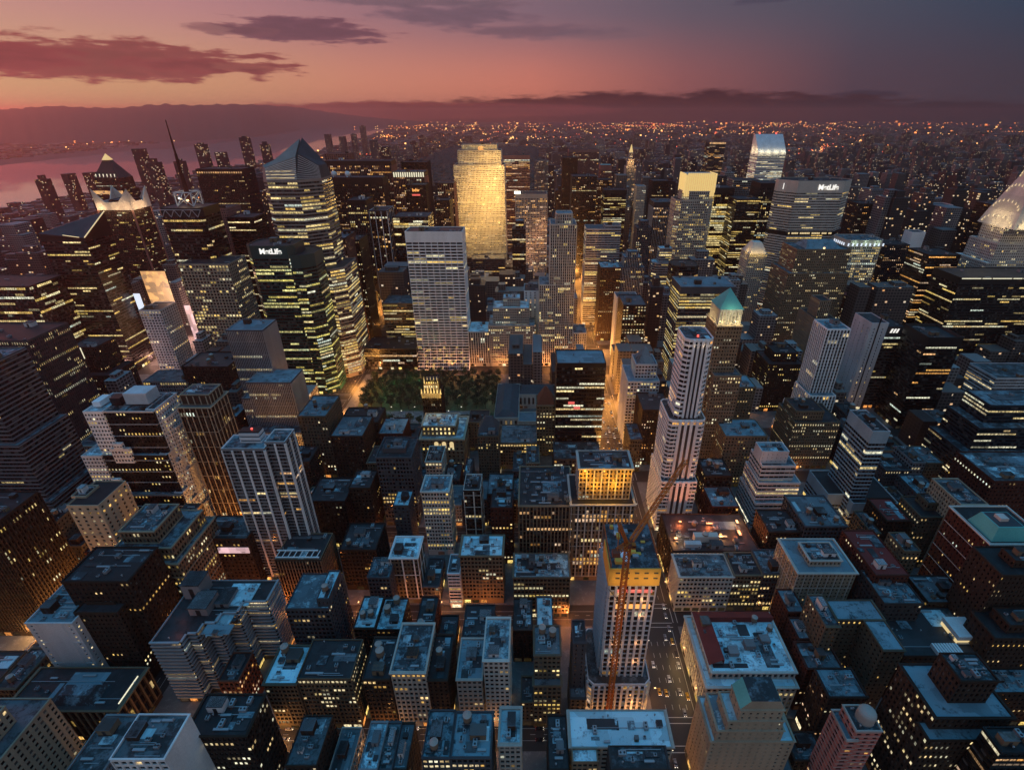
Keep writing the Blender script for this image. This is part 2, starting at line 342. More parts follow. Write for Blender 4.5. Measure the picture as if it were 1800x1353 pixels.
def facade(mb, p0, p1, z0, z1, st, rng, panes=None, plain=False):
    p0, p1 = np.array(p0, float), np.array(p1, float); e = p1 - p0; L = np.linalg.norm(e)
    if L < .05 or z1 - z0 < .3: return
    e /= L; nrm = np.array((e[1], -e[0]))
    P = lambda u, z, d=0.0: (p0[0] + e[0] * u + nrm[0] * d, p0[1] + e[1] * u + nrm[1] * d, z)
    cap = min(st['cap'], (z1 - z0) * .5); base = st['base'] if z0 < 1 else .6
    if plain or L < 1.6 or z1 - z0 - cap < 3.0:
        mb.quad(P(0, z0), P(L, z0), P(L, z1), P(0, z1)); return
    nb = max(1, round(L / st['bay'])); nf = max(1, round((z1 - cap - z0 - base) / st['flo']))
    zb = z0 + base; zt = z1 - cap
    mb.quad(P(0, zt), P(L, zt), P(L, z1), P(0, z1))
    # ground storey with shop fronts, or a plain plinth on an upper tier
    mb.quad(P(0, z0), P(L, z0), P(L, zb), P(0, zb))
    us = np.linspace(0, L, nb + 1); zs = np.linspace(zb, zt, nf + 1); du, dz = L / nb, (zt - zb) / nf
    U, Z = np.meshgrid(us, zs); n0 = (nb + 1) * (nf + 1)
    def arr(u, z, d):
        u, z = u.ravel(), z.ravel(); return np.stack([p0[0] + e[0] * u + nrm[0] * d, p0[1] + e[1] * u + nrm[1] * d, z], 1)
    cu, cz = np.meshgrid(us[:-1], zs[:-1]); mx, mz = du * (1 - st['ww']) / 2, dz * (1 - st['wh']) * .55
    l, r_, bt, tp = cu + mx, cu + du - mx, cz + mz, cz + mz + dz * st['wh']
    rc = -st['rec']
    V = np.concatenate([arr(U, Z, 0)] + [arr(a, b, 0) for a, b in ((l, bt), (r_, bt), (r_, tp), (l, tp))] + [arr(a, b, rc) for a, b in ((l, bt), (r_, bt), (r_, tp), (l, tp))])
    J, I = np.meshgrid(np.arange(nf), np.arange(nb), indexing='ij'); J, I = J.ravel(), I.ravel(); N = nf * nb; k = np.arange(N)
    g00 = J * (nb + 1) + I; g10 = g00 + 1; g01 = g00 + nb + 1; g11 = g01 + 1
    f = [n0 + c * N + k for c in range(4)]; h = [n0 + (4 + c) * N + k for c in range(4)]
    Q = [np.stack(x, 1) for x in ((g00, g10, f[1], f[0]), (g10, g11, f[2], f[1]), (g11, g01, f[3], f[2]), (g01, g00, f[0], f[3]),
        (f[0], f[1], h[1], h[0]), (f[1], f[2], h[2], h[1]), (f[2], f[3], h[3], h[2]), (f[3], f[0], h[0], h[3]))]
    pane = np.stack((h[0], h[1], h[2], h[3]), 1); gw = glows(nf, nb, st, rng).reshape(-1, 3)
    if panes is not None:
        for q_, c_ in zip(pane, gw): panes.append((V[q_], c_, nrm))
        mb.add(V, np.concatenate(Q), 0)
    else:
        mb.add(V, np.concatenate(Q + [pane]), np.concatenate([np.zeros(8 * N, int), np.ones(N, int)]), np.concatenate([np.zeros((8 * N, 3)), gw]))
    if z0 < 1 and st['shop'] > 0:                       # shop windows, standing 3 cm proud of the ground storey
        ns = max(1, int(L / 5.5))
        for i in range(ns):
            if rng.random() < .75:
                a, b_ = L * (i + .12) / ns, L * (i + .88) / ns
                c = np.array(PAL[rng.choice(('warm', 'yel', 'pale', 'org'))]) * GL * (rng.uniform(.5, 1.5) if rng.random() < st['shop'] else .02)
                mb.add([P(a, .6, .03), P(b_, .6, .03), P(b_, 3.8, .03), P(a, 3.8, .03)], [[0, 1, 2, 3]], 1, [c])
    if st['pier']:
        for i in range(0, nb + 1, st['pier']):
            u = us[i]; w = st['pw'] / 2; a, b_ = max(0, u - w), min(L, u + w); d = st['pd']
            mb.add([P(a, zb, .0), P(b_, zb, .0), P(b_, zt, .0), P(a, zt, .0), P(a, zb, d), P(b_, zb, d), P(b_, zt, d), P(a, zt, d)],
                [(4, 5, 6, 7), (0, 4, 7, 3), (5, 1, 2, 6), (7, 6, 2, 3), (0, 1, 5, 4)], 2)
    if st['ledge']:
        for j in range(0, nf + 1, st.get('le', 1)):
            z = zs[j]; d = st['ledge']; hh = st['lh']
            mb.add([P(0, z - .05), P(L, z - .05), P(L, z + hh), P(0, z + hh), P(0, z - .05, d), P(L, z - .05, d), P(L, z + hh, d), P(0, z + hh, d)],
                [(4, 5, 6, 7), (0, 4, 7, 3), (5, 1, 2, 6), (7, 6, 2, 3), (0, 1, 5, 4)], 2)
def ccw(p):
    a = sum(p[i][0] * p[(i + 1) % len(p)][1] - p[(i + 1) % len(p)][0] * p[i][1] for i in range(len(p)))
    return list(p) if a > 0 else list(p)[::-1]
def rect(x0, x1, y0, y1, ch=0.0):
    if not ch: return [(x0, y0), (x1, y0), (x1, y1), (x0, y1)]
    return [(x0 + ch, y0), (x1 - ch, y0), (x1, y0 + ch), (x1, y1 - ch), (x1 - ch, y1), (x0 + ch, y1), (x0, y1 - ch), (x0, y0 + ch)]
def prism(mb, poly, z0, z1, st, rng, panes=None, par=1.0, cornice=0.0):
    n = len(poly); cx, cy_ = sum(p[0] for p in poly) / n, sum(p[1] for p in poly) / n
    for i in range(n):
        a, b_ = poly[i], poly[(i + 1) % n]; d = (b_[1] - a[1], -(b_[0] - a[0])); ll = math.hypot(*d) or 1
        ny = d[1] / ll; nx = d[0] / ll
        away = ny > .3 or all(nx * (c - a[0]) + ny * (0 - a[1]) < 0 for c in (-60, 60))        # a wall that faces away from the lookout stays plain brick
        facade(mb, a, b_, z0, z1, st, rng, panes, plain=away or (st.get('plainx') and abs(nx) > .7))
    # parapet ring: top, inner face
    t = .45
    inn = []
    for p in poly:
        r = math.hypot(p[0] - cx, p[1] - cy_) or 1; k = max(.5, 1 - t * 1.4 / r); inn.append((cx + (p[0] - cx) * k, cy_ + (p[1] - cy_) * k))
    v = [(p[0], p[1], z1) for p in poly] + [(p[0], p[1], z1) for p in inn] + [(p[0], p[1], z1 - par) for p in inn]
    i = np.arange(n); j = (i + 1) % n
    mb.add(v, np.concatenate([np.stack([i, j, n + j, n + i], 1), np.stack([n + i, n + j, 2 * n + j, 2 * n + i], 1)]), 2)
    if cornice:
        out = []
        for p in poly:
            r = math.hypot(p[0] - cx, p[1] - cy_) or 1; k = 1 + cornice * 1.4 / r; out.append((cx + (p[0] - cx) * k, cy_ + (p[1] - cy_) * k))
        zt, zb = z1 - .25, z1 - .25 - cornice * 1.1
        v = [(p[0], p[1], zt) for p in poly] + [(p[0], p[1], zt) for p in out] + [(p[0], p[1], zb) for p in out] + [(p[0], p[1], zb - .5) for p in poly]
        mb.add(v, np.concatenate([np.stack([n + i, n + j, j, i], 1), np.stack([2 * n + i, 2 * n + j, n + j, n + i], 1), np.stack([3 * n + i, 3 * n + j, 2 * n + j, 2 * n + i], 1)]), 2)
    return inn

# ------------------------------------------------------------------ roof furniture (shared meshes, each copy a part of its building)
def make_shared():
    d = {}
    m = MB(); m.cone((0, 0), 1.9, 1.9, 2.6, 6.2, 14); o = m.build('water_tank', ['tank_wood']); d['tank'] = o.data; bpy.data.objects.remove(o)
    m = MB(); m.cone((0, 0), 2.05, .12, 6.2, 7.6, 14); o = m.build('tank_cap', ['tank_cap']); d['cap'] = o.data; bpy.data.objects.remove(o)
    m = MB()
    for sx_ in (-1, 1):
        for sy_ in (-1, 1): m.bar((sx_ * 1.4, sy_ * 1.4, -.2), (sx_ * 1.2, sy_ * 1.2, 2.6), .22)
    m.bar((-1.35, -1.35, .8), (1.3, -1.3, 2.2), .12); m.bar((1.35, 1.35, .8), (-1.3, 1.3, 2.2), .12); m.box(-1.7, 1.7, -1.7, 1.7, 2.4, 2.65, 0, True)
    o = m.build('tank_legs', ['dark_metal']); d['legs'] = o.data; bpy.data.objects.remove(o)
    for k, (a, b_, c) in enumerate(((2.2, 1.6, 1.7), (3.6, 2.0, 2.2), (1.4, 1.4, 1.2))):
        m = MB(); m.box(-a / 2, a / 2, -b_ / 2, b_ / 2, .25, c, 0, True)
        for q in (-.35, .35): m.box(-a / 2, a / 2, b_ * q - .1, b_ * q + .1, -.05, .25, 1)
        for q in ((0,) if a < 2 else (-a / 4, a / 4)): m.cone((q, 0), .5, .5, c, c + .22, 10, 1)
        o = m.build('air_conditioner', ['galvanised', 'dark_metal']); d['ac%d' % k] = o.data; bpy.data.objects.remove(o)
    for k, mn in enumerate(('brick', 'grey', 'tan', 'pale')):
        m = MB(); m.box(-.5, .5, -.5, .5, 0, 1, 0); m.box(-.53, .53, -.53, .53, .93, 1.0, 1, True); m.box(-.12, .12, -.51, -.49, 0, .72, 2)
        o = m.build('stair_bulkhead', [mn, 'roof_grey', 'dark_metal']); d['bh%d' % k] = o.data; bpy.data.objects.remove(o)
    for k, mn in enumerate(('roof_dark', 'roof_grey', 'roof_bright', 'roof_blue')):
        m = MB(); m.box(-.5, .5, -.5, .5, 0, 1, 0); o = m.build('roof_patch', [mn]); d['patch%d' % k] = o.data; bpy.data.objects.remove(o)
    m = MB(); m.box(-.5, .5, -.14, .14, .2, .48, 0, True)
    for q in (-.4, 0, .4): m.box(q - .01, q + .01, -.14, .14, -.02, .2, 0)
    o = m.build('pipe', ['galvanised']); d['pipe'] = o.data; bpy.data.objects.remove(o)
    m = MB(); m.cone((0, 0), .28, .28, 0, 1.0, 8); m.cone((0, 0), .5, .12, 1.0, 1.35, 8); o = m.build('roof_vent', ['galvanised']); d['vent'] = o.data; bpy.data.objects.remove(o)
    m = MB(); m.box(-.5, .5, -.5, .5, .15, .75, 0, True)
    for q in (-.4, .4): m.box(q - .03, q + .03, -.4, .4, 0, .15, 1)
    o = m.build('duct', ['galvanised', 'dark_metal']); d['duct'] = o.data; bpy.data.objects.remove(o)
    m = MB()
    for k in range(6):
        a0, a1 = k * .25, (k + 1) * .25
        m.cone((0, 0), .15 + 1.5 * math.sin(a0), .15 + 1.5 * math.sin(a1), 1 + 1.4 * (1 - math.cos(a0)) * 1.5, 1 + 1.4 * (1 - math.cos(a1)) * 1.5, 16, 0, False)
    m.cone((0, 0), .2, .15, 0, 1.05, 8); o = m.build('satellite_dish', ['white']); d['dish'] = o.data; bpy.data.objects.remove(o)
    return d
SH = make_shared()
def put(root, name, key, x, y, z, s=(1, 1, 1), rz=0.0):
    o = link(name, SH[key], root, (x - root.location.x, y - root.location.y, z)); o.scale = s; o.rotation_euler = (0, 0, rz); return o
def tank(root, x, y, z, s=1.0):
    t_ = put(root, 'water_tank', 'tank', x, y, z, (s, s, s))
    for nm, k in (('tank_cap', 'cap'), ('tank_legs', 'legs')): link(nm, SH[k], t_)
def clutter(root, x0, x1, y0, y1, z, rng, n=6, tanks=0, bulk=True):
    w, h = x1 - x0, y1 - y0
    if w < 5 or h < 5: return
    used = []
    if y0 < 420:                                        # tar patches, pavers and kerbs on the roof, cable runs across it
        for _ in range(rng.randint(3, 6)):
            a, b_ = rng.uniform(2, w * .45), rng.uniform(1.5, h * .4); x, y = rng.uniform(x0, x1 - a), rng.uniform(y0, y1 - b_)
            o = put(root, 'roof_patch', 'patch%d' % rng.randint(0, 3), x + a / 2, y + b_ / 2, z - .03 + rng.uniform(.01, .05), (a, b_, rng.choice((.08, .08, .35, .6)))) 
        for _ in range(rng.randint(1, 3)):
            L_ = rng.uniform(w * .3, w * .8); put(root, 'pipe', 'pipe', rng.uniform(x0 + L_ / 2, x1 - L_ / 2), rng.uniform(y0 + .5, y1 - .5), z, (L_, 1, 1))
        for _ in range(rng.randint(2, 6)): put(root, 'roof_vent', 'vent', rng.uniform(x0 + .5, x1 - .5), rng.uniform(y0 + .5, y1 - .5), z - .02, (1, 1, rng.uniform(.7, 1.6)))
    def spot(a, b_):
        for _ in range(14):
            x, y = rng.uniform(x0 + a / 2 + 1, x1 - a / 2 - 1) if w > a + 2.2 else (x0 + x1) / 2, rng.uniform(y0 + b_ / 2 + 1, y1 - b_ / 2 - 1) if h > b_ + 2.2 else (y0 + y1) / 2
            if all(abs(x - u[0]) > (a + u[2]) / 2 + .3 or abs(y - u[1]) > (b_ + u[3]) / 2 + .3 for u in used):
                used.append((x, y, a, b_)); return x, y
        return None
    if bulk:
        a, b_ = min(w * .45, rng.uniform(4, 9)), min(h * .45, rng.uniform(4, 7)); p = spot(a, b_)
        if p:
            hgt = rng.uniform(3, 5.5); put(root, 'stair_bulkhead', 'bh%d' % rng.randint(0, 3), p[0], p[1], z - .05, (a, b_, hgt))
    for _ in range(tanks):
        p = spot(4, 4)
        if p: tank(root, p[0], p[1], z, rng.uniform(.85, 1.2))
    for _ in range(n):
        k = rng.random()
        if k < .62:
            p = spot(3.8, 2.4)
            if p: put(root, 'air_conditioner', 'ac%d' % rng.randint(0, 2), p[0], p[1], z - .02, (1, 1, 1), rng.choice((0, R(90))))
        elif k < .85:
            L_ = rng.uniform(3, min(10, w * .6)); p = spot(L_, 1.4)
            if p: put(root, 'duct', 'duct', p[0], p[1], z - .02, (L_, 1.1, 1.3))
        else:
            a = rng.uniform(2, 3.5); p = spot(a, a)
            if p: put(root, 'stair_bulkhead', 'bh%d' % rng.randint(0, 3), p[0], p[1], z - .05, (a, a, rng.uniform(2, 3)))

FOOT = []           # footprints taken (x0, x1, y0, y1, top)
ALL = []
def F(xl, xr, y, D, d, **k):
    """tier whose south roof edge runs from pixel xl to xr at height y of the photograph and stands D metres north of the lookout"""
    z = zof(y, D); return dict(x0=xof(xl, D, z), x1=xof(xr, D, z), y0=D, y1=D + d, z=z, **k)
def WB(x0, x1, y0, y1, z, **k): return dict(x0=x0, x1=x1, y0=y0, y1=y1, z=z, **k)
def D0(t_): return t_['y0']
SEED = [100]
def B(name, label, cat, wall, st, tiers, roof='roof_grey', trim=None, n=5, tanks=0, near=False, bulk=True, group=None, par=1.0, cornice=0.0):
    SEED[0] += 1; rng = random.Random(SEED[0])
    if near and not cornice: cornice = rng.choice((0, .3, .45, .6))
    x0 = min(t_['x0'] for t_ in tiers); x1 = max(t_['x1'] for t_ in tiers); y0 = min(t_['y0'] for t_ in tiers); y1 = max(t_['y1'] for t_ in tiers)
    root = thing(name, label, cat, ((x0 + x1) / 2, (y0 + y1) / 2, 0), group)
    o = (root.location.x, root.location.y, 0)
    mb = MB(o); panes = [] if near else None; zp = 0.0
    if y0 < 480 and not st['ledge'] and st['ww'] < .9: st = dict(st, ledge=.16, lh=.32, le=rng.choice((3, 4, 6)))
    roofs = []
    for i, t_ in enumerate(tiers):
        z0 = t_.get('z0', 0.0); s_ = dict(st); s_.update(t_.get('st', {}))
        poly = t_.get('poly') or rect(t_['x0'], t_['x1'], t_['y0'], t_['y1'], t_.get('ch', 0))
        poly = ccw(poly)
        prism(mb, poly, z0, t_['z'], s_, rng, panes, par, t_.get('cornice', cornice))
        rm = MB(o); rm.poly([(p[0], p[1], t_['z'] - par + .02) for p in poly]); roofs.append((rm, t_.get('roof', roof)))
        FOOT.append((t_['x0'], t_['x1'], t_['y0'], t_['y1'], t_['z']))
    mb.build('wall', [wall, 'window_glass', trim or wall], root)
    for rm, mt in roofs: rm.build('roof', [mt], root)
    if near and panes:
        south = lambda p: (-p[2][1] > .3)
        panes.sort(key=lambda p: -((p[1].sum() > .02) * 2 + south(p) + p[0][:, 2].mean() * .004))
        for c, g_, nrm in panes[:100]:
            w = MB(o); w.add(c + np.array((nrm[0], nrm[1], 0)) * .01, [[0, 1, 2, 3]], 0, [g_]); w.build('window', ['window_glass'], root)
        if panes[100:]:
            w = MB(o)
            for c, g_, nrm in panes[100:]: w.add(c, [[0, 1, 2, 3]], 0, [g_])
            w.build('window', ['window_glass'], root, kind='stuff')
    t_ = tiers[-1]
    if n or tanks: clutter(root, t_['x0'] + .8, t_['x1'] - .8, t_['y0'] + .8, t_['y1'] - .8, t_['z'] - par + .02, rng, int(n * 1.6) if D0(t_) < 420 else n, tanks, bulk)
    ALL.append(root)
    return root
def light(name, loc, e, c=(1, .5, .16), r=.4, parent=None, spot=None):
    l = bpy.data.lights.new(name, 'POINT'); l.energy = e; l.color = c; l.shadow_soft_size = r
    o = bpy.data.objects.new(name, l); COL.objects.link(o)
    if parent: o.parent = parent; o.location = (loc[0] - parent.location.x, loc[1] - parent.location.y, loc[2] - parent.location.z)
    else: o.location = loc
    return o
# ================================================================== the setting
AVE = dict(a10=-1520, a9=-1200, a8=-880, a7=-565, a6=-245, a5=88, mad=238, park=390, lex=535, a3=690, a2=900, a1=1120)
ST = lambda k: 171 + 80.5 * (k - 36)
def struct(name, mb, mats): o = mb.build(name, mats); o['kind'] = 'structure'; return o
m = MB(); n_ = 24
xs = np.linspace(-22000, 22000, n_); ys = np.linspace(-300, 26000, n_)
for i in range(n_ - 1):
    for j in range(n_ - 1): pass
X_, Y_ = np.meshgrid(xs, ys); V_ = np.stack([X_.ravel(), Y_.ravel(), np.full(X_.size, -.30)], 1)
ii, jj = np.meshgrid(np.arange(n_ - 1), np.arange(n_ - 1)); k0 = (jj * n_ + ii).ravel()
m.add(V_, np.stack([k0, k0 + 1, k0 + n_ + 1, k0 + n_], 1), 0)
struct('ground', m, ['land'])
m = MB(); m.quad((-1720, -260, 0), (1400, -260, 0), (1400, 2030, 0), (-1720, 2030, 0)); struct('road', m, ['asphalt'])
m = MB()
av = sorted(AVE.values())
BLOCKS = []
for a, b_ in zip([-1720] + av, av + [1290]):
    for k in range(32, 60):
        if k in (40,) and a == AVE['a6']: y0, y1 = ST(40) + 9, ST(42) - 14          # library and park: one double block
        elif k == 41 and a == AVE['a6']: continue
        else: y0, y1 = ST(k) + (14 if k == 42 else 9), ST(k + 1) - (14 if k == 41 else 9)
        if y1 < -40: continue
        x0, x1 = a + 15, b_ - 15
        m.box(x0, x1, y0, y1, 0, .15); BLOCKS.append((x0 + 4, x1 - 4, y0 + 1.5, y1 - 1.5, k))
struct('pavement', m, ['sidewalk'])
# painted lane lines and crossings
m = MB(); z = .006
def paint(x0, x1, y0, y1): m.quad((x0, y0, z), (x1, y0, z), (x1, y1, z), (x0, y1, z))
for a in ('a5', 'a6'):
    c = AVE[a]
    for k in range(34, 46):
        y0, y1 = ST(k), ST(k + 1)
        for lx in (-6.4, -2.2, 2.2, 6.4):
            y = y0 + 14
            while y < y1 - 16:
                paint(c + lx - .12, c + lx + .12, y, y + 3.2); y += 8.5
        for s_ in (-1, 1):
            for q in (6.2, 9.6): paint(c - 11.5, c + 11.5, y0 + s_ * q - .22, y0 + s_ * q + .22)
            for q in (12.5, 15.6): paint(c + s_ * q - .2, c + s_ * q + .2, y0 - 6, y0 + 6)
        paint(c + 10.2, c + 10.45, y0 + 12, y1 - 12)
for k in (36, 37, 38):
    y = ST(k); x = AVE['a6'] + 20
    while x < AVE['a5'] - 20: paint(x, x + 3, y - .1, y + .1); x += 8
    paint(AVE['a6'] + 18, AVE['a5'] - 18, y - 3.4, y - 3.2); paint(AVE['a6'] + 18, AVE['a5'] - 18, y + 3.2, y + 3.4)
struct('road_marking', m, ['road_paint'])
# water
def waterpoly(name, pts):
    p = ccw([ground(*q) for q in pts]); m = MB(); m.poly([(a, b_, -.12) for a, b_ in p]); struct(name, m, ['water'])
waterpoly('river', [(-140, 312), (-60, 299), (0, 291), (150, 274), (235, 264), (300, 262), (420, 247), (500, 236), (560, 224), (640, 211), (700, 206.6), (712, 211), (668, 232), (600, 254), (548, 270),
    (480, 283), (400, 298), (300, 316), (230, 330), (130, 346), (0, 372), (-140, 405)])
waterpoly('harbour_water', [(1385, 258), (1530, 262), (1640, 274), (1620, 280), (1500, 276), (1388, 268)])
waterpoly('strait_water', [(1390, 282), (1470, 292), (1600, 322), (1720, 352), (1720, 372), (1590, 340), (1500, 318), (1440, 300), (1388, 290)])
# hills beyond the river
ridge = [(-160, 199), (-60, 195), (0, 194), (60, 190), (110, 187), (160, 190), (215, 191), (260, 186), (300, 184), (345, 186), (400, 184), (460, 185), (520, 188), (580, 191), (640, 194), (700, 197), (780, 199)]
m = MB(); rows = []; rg = np.random.RandomState(5)
xs = np.linspace(-160, 780, 180); yr = np.interp(xs, [r[0] for r in ridge], [r[1] for r in ridge])
Dr = np.interp(xs, [-160, 300, 420, 460, 520, 580, 700, 780], [8500, 10000, 11500, 13000, 17000, 19000, 22000, 23000])
for f, h in ((.74, 0), (.83, .38), (.92, .74), (1.0, 1.0), (1.1, .8), (1.25, 0)):
    D = Dr * f; z = np.array([min(zof(y, d), 495) for y, d in zip(yr, Dr)]) * h + (rg.rand(180) * 12 + np.sin(xs * .21 + f * 40) * 8) * (h > 0) - (1.0 if h == 0 else 0)
    z = z * np.clip((780 - xs) / 260, 0, 1) if h else z
    X = np.array([xof(x, d, 300) for x, d in zip(xs, D)]); rows.append(np.stack([X, D, z], 1))
V_ = np.concatenate(rows); k0 = np.concatenate([r * 180 + np.arange(179) for r in range(len(rows) - 1)])
m.add(V_, np.stack([k0, k0 + 1, k0 + 181, k0 + 180], 1), 0); struct('hills', m, ['far_foliage']); bpy.data.meshes['hills'].shade_smooth()
# ================================================================== buildings the photograph shows one by one, nearest first
# ---- bottom edge: blocks south of the first cross street
B('office_building', 'tan stepped office block cut by the bottom left corner, square windows in diagonal rows', 'office building', 'sand', S('punch', bay=3.4, flo=3.6, ww=.5, wh=.55, p=.12, fl=.05, pal='pale'),
  [WB(-345, -250, 70, 161, 52, roof='roof_grey'), WB(-345, -258, 70, 150, 64, z0=51.2), WB(-345, -276, 70, 136, 78, z0=63.2)], n=5, near=True)
B('office_building', 'small white office block with plain right wall, white box and teal dome on its roof', 'office building', 'white', S('loft', bay=3.2, p=.12, plainx=1),
  [F(192, 288, 1333, 122, 19)], roof='roof_grey', n=4, near=True)
B('brick_building', 'dark red-brown block near the bottom left with two pale boxes on a black roof', 'brick building', 'umber', S('loft', bay=2.6, flo=4.2, ww=.66, p=.10, pal='pale', pier=0),
  [F(322, 432, 1292, 140, 20, cornice=.6)], roof='roof_dark', trim='brown', n=5, tanks=0, near=True)
B('brick_building', 'low brown building beside the side street, right of the dark red-brown block', 'brick building', 'brown', S('punch'), [F(500, 556, 1345, 136, 24)], n=3, near=True)
for q, (a, b_) in enumerate(((630, 662), (663, 688), (689, 714))):
    B('row_house', ['pale roofed row house, left one of three side by side by the street', 'grey roofed row house between two others by the street', 'dark gapped row house, right one of three by the street'][q], 'row house',
      ('grey', 'slate', 'brick')[q], S('punch'), [F(a, b_, 1352, 132 + q, 22)], roof=('roof_bright', 'roof_grey', 'roof_grey')[q], n=4, near=True, group='row houses along the side street')
B('loft_building', 'blue-grey roofed loft with four glowing skylights and a water tank', 'loft building', 'slate', S('loft', p=.35, fl=.3, pal='pale'), [F(741, 790, 1331, 126, 21)], roof='roof_blue', n=3, tanks=1, near=True)
B('loft_building', 'wide blue-grey roofed loft joined to the skylight loft, one skylight and pipes', 'loft building', 'slate', S('loft', p=.12), [F(792, 862, 1330, 126.5, 20)], roof='roof_blue', n=5, tanks=1, near=True)
B('loft_building', 'narrow loft with patchy pale roof and a tank, above the parked cars', 'loft building', 'stone', S('loft', p=.08), [F(877, 915, 1306, 132, 16, cornice=.9)], roof='roof_bright', n=2, tanks=1, near=True)
B('brick_building', 'narrow dark roofed block left of the big pale blue roof', 'brick building', 'umber', S('punch', p=.03), [F(965, 1000, 1352, 134, 26)], roof='roof_dark', n=3, near=True)
B('department_store', 'broad store with one big pale blue roof at the avenue corner', 'store building', 'stone', S('loft', bay=4, p=.1), [F(1003, 1183, 1312, 143, 18, cornice=.8)], roof='roof_bright', n=4, near=True, bulk=False)
B('annex_building', 'low pale roofed annex in front of the big pale blue roof', 'annex', 'tan', S('loft', p=.3), [F(1006, 1052, 1338, 136, 6)], roof='roof_bright', n=2, near=True, bulk=False)
B('annex_building', 'low block of grey roof machines at the bottom edge beside the avenue', 'annex', 'dgrey', S('loft'), [F(1075, 1178, 1350, 129, 10)], roof='roof_grey', n=9, near=True, bulk=False)
r_ = B('apartment_house', 'tan stepped apartment house with small green gable, terraces climbing its left side', 'apartment house', 'sand', S('punch', bay=3.6, flo=3.3, ww=.32, wh=.42, p=.05, ledge=.06, lh=.08, le=5),
  [F(1250, 1398, 1302, 140.4, 22), F(1262, 1379, 1283, 140.7, 18), F(1281, 1379, 1266, 141.0, 14), F(1303, 1379, 1247, 141.3, 12)], roof='roof_bright', n=2, near=True, bulk=False)
GABLE = r_
B('brick_building', 'low blue roofed brick block right of the tan apartment house', 'brick building', 'brick', S('punch'), [F(1398, 1452, 1335, 148, 14)], roof='roof_blue', n=3, near=True)
r_ = B('apartment_tower', 'slim bright red-brick tower with grey domed tank on its roof', 'apartment tower', 'salmon', S('punch', bay=4.2, flo=3.1, ww=.5, wh=.5, p=.05, ledge=.12, lh=.22, le=1),
  [F(1489, 1510, 1300, 135, 14), F(1506, 1552, 1284, 135.5, 12)], trim='stone', roof='roof_blue', n=1, near=True, bulk=False)
REDT = r_
B('office_building', 'big brown office block at the lower right corner with lit window pairs and a penthouse', 'office building', 'brown', S('punch', bay=2.5, flo=3.7, ww=.52, wh=.62, p=.22, fl=.06, pal='pale'),
  [F(1633, 1784, 1299, 133, 8), dict(F(1646, 1784, 1260, 138, 26), cornice=.8), dict(F(1690, 1758, 1196, 145, 14), z0=zof(1260, 138) - .9, st=dict(cap=2, p=.02))], roof='roof_blue', trim='umber', n=9, near=True, bulk=False)
B('office_building', 'dark glass block cut by the right edge, below the big brown office block', 'office building', 'black', S('band', p=.1, pal='org'), [F(1762, 1850, 1320, 122, 10)], roof='roof_dark', n=3, near=True)
B('brick_building', 'blue roofed block behind the brown office block at the right edge', 'brick building', 'umber', S('punch', p=.05), [F(1735, 1850, 1216, 176, 14)], roof='roof_blue', n=6, near=True)
# ---- first row north of the first cross street (left of the avenue)
r_ = B('low_building', 'low old hall with a blue glass skylight hip on its dark roof', 'hall', 'brick', S('rib', bay=4, ww=.5, flo=9, wh=.8, p=.1, base=4), [WB(-292, -229, 168, 193, 29, cornice=1.0)], roof='roof_dark', trim='tan', n=5, near=True, bulk=False)
HALL = r_
B('office_building', 'pale slab with a blank white front wall between two columns of small windows', 'office building', 'pale', S('punch', bay=5, ww=.25, wh=.4, flo=3.2, p=.5, pal='pale'), [F(43, 126, 1094, 199, 28)], roof='roof_blue', n=9, near=True)
PSLAB = ALL[-1]
B('brick_building', 'brown block joined to the right of the pale blank slab', 'brick building', 'brown', S('punch', bay=2.6, p=.07), [F(128, 206, 1076, 204, 26), dict(F(150, 200, 1058, 210, 14), z0=zof(1076, 204) - .9)], roof='roof_dark', n=3, near=True)
r_ = B('apartment_tower', 'grey apartment tower with stacked balcony bands stepping diagonally, red glow on its terrace', 'apartment tower', 'dgrey', S('band', bay=3, flo=2.95, ww=.96, wh=.56, p=.06, ledge=1.1, lh=1.0, cap=.5, pal='warm'),
  [dict(poly=[(-216, 190), (-199, 190), (-199, 196), (-193, 196), (-193, 203), (-186, 203), (-186, 210), (-177, 210), (-177, 218), (-163, 218), (-163, 234), (-216, 234)], x0=-216, x1=-163, y0=190, y1=234, z=56)],
  trim='steel', roof='roof_dark', n=2, near=False, bulk=False)
BALC = r_
for a, b_, y0, y1, h in ((-204, -193, 208, 221, 6.5), (-214, -203, 220, 231, 12), (-192, -184, 214, 226, 3.5)): put(r_, 'stair_bulkhead', 'bh1', (a + b_) / 2, (y0 + y1) / 2, 55, (b_ - a, y1 - y0, h))
put(r_, 'air_conditioner', 'ac1', -176, 226, 55)
B('brick_building', 'small orange-lit block tucked behind the balcony tower', 'brick building', 'rust', S('loft', p=.3, pal='org'), [F(382, 418, 1196, 182, 18)], roof='roof_dark', n=3, near=True)
B('loft_building', 'loft with pale stepped roof and tank, left half of the lit pair', 'loft building', 'khaki', S('loft', bay=2.3, flo=3.6, ww=.72, p=.1, pal='pale', pier=4), [F(462, 520, 1201, 174, 23, cornice=.8)], roof='roof_bright', n=2, tanks=1, near=True)
B('loft_building', 'wide loft with black roof and two lit window rows above a street', 'loft building', 'khaki', S('loft', bay=2.3, flo=3.8, ww=.72, p=.2, fl=.28, pal='pale', pier=4), [F(521, 616, 1192, 174.5, 24)], roof='roof_dark', n=4, near=True, bulk=False)
B('loft_building', 'brown loft with two small tanks, left of the white ornate loft', 'loft building', 'brick', S('loft', bay=2.4, p=.08), [F(636, 685, 1193, 175, 26)], roof='roof_dark', n=3, tanks=2, near=True)
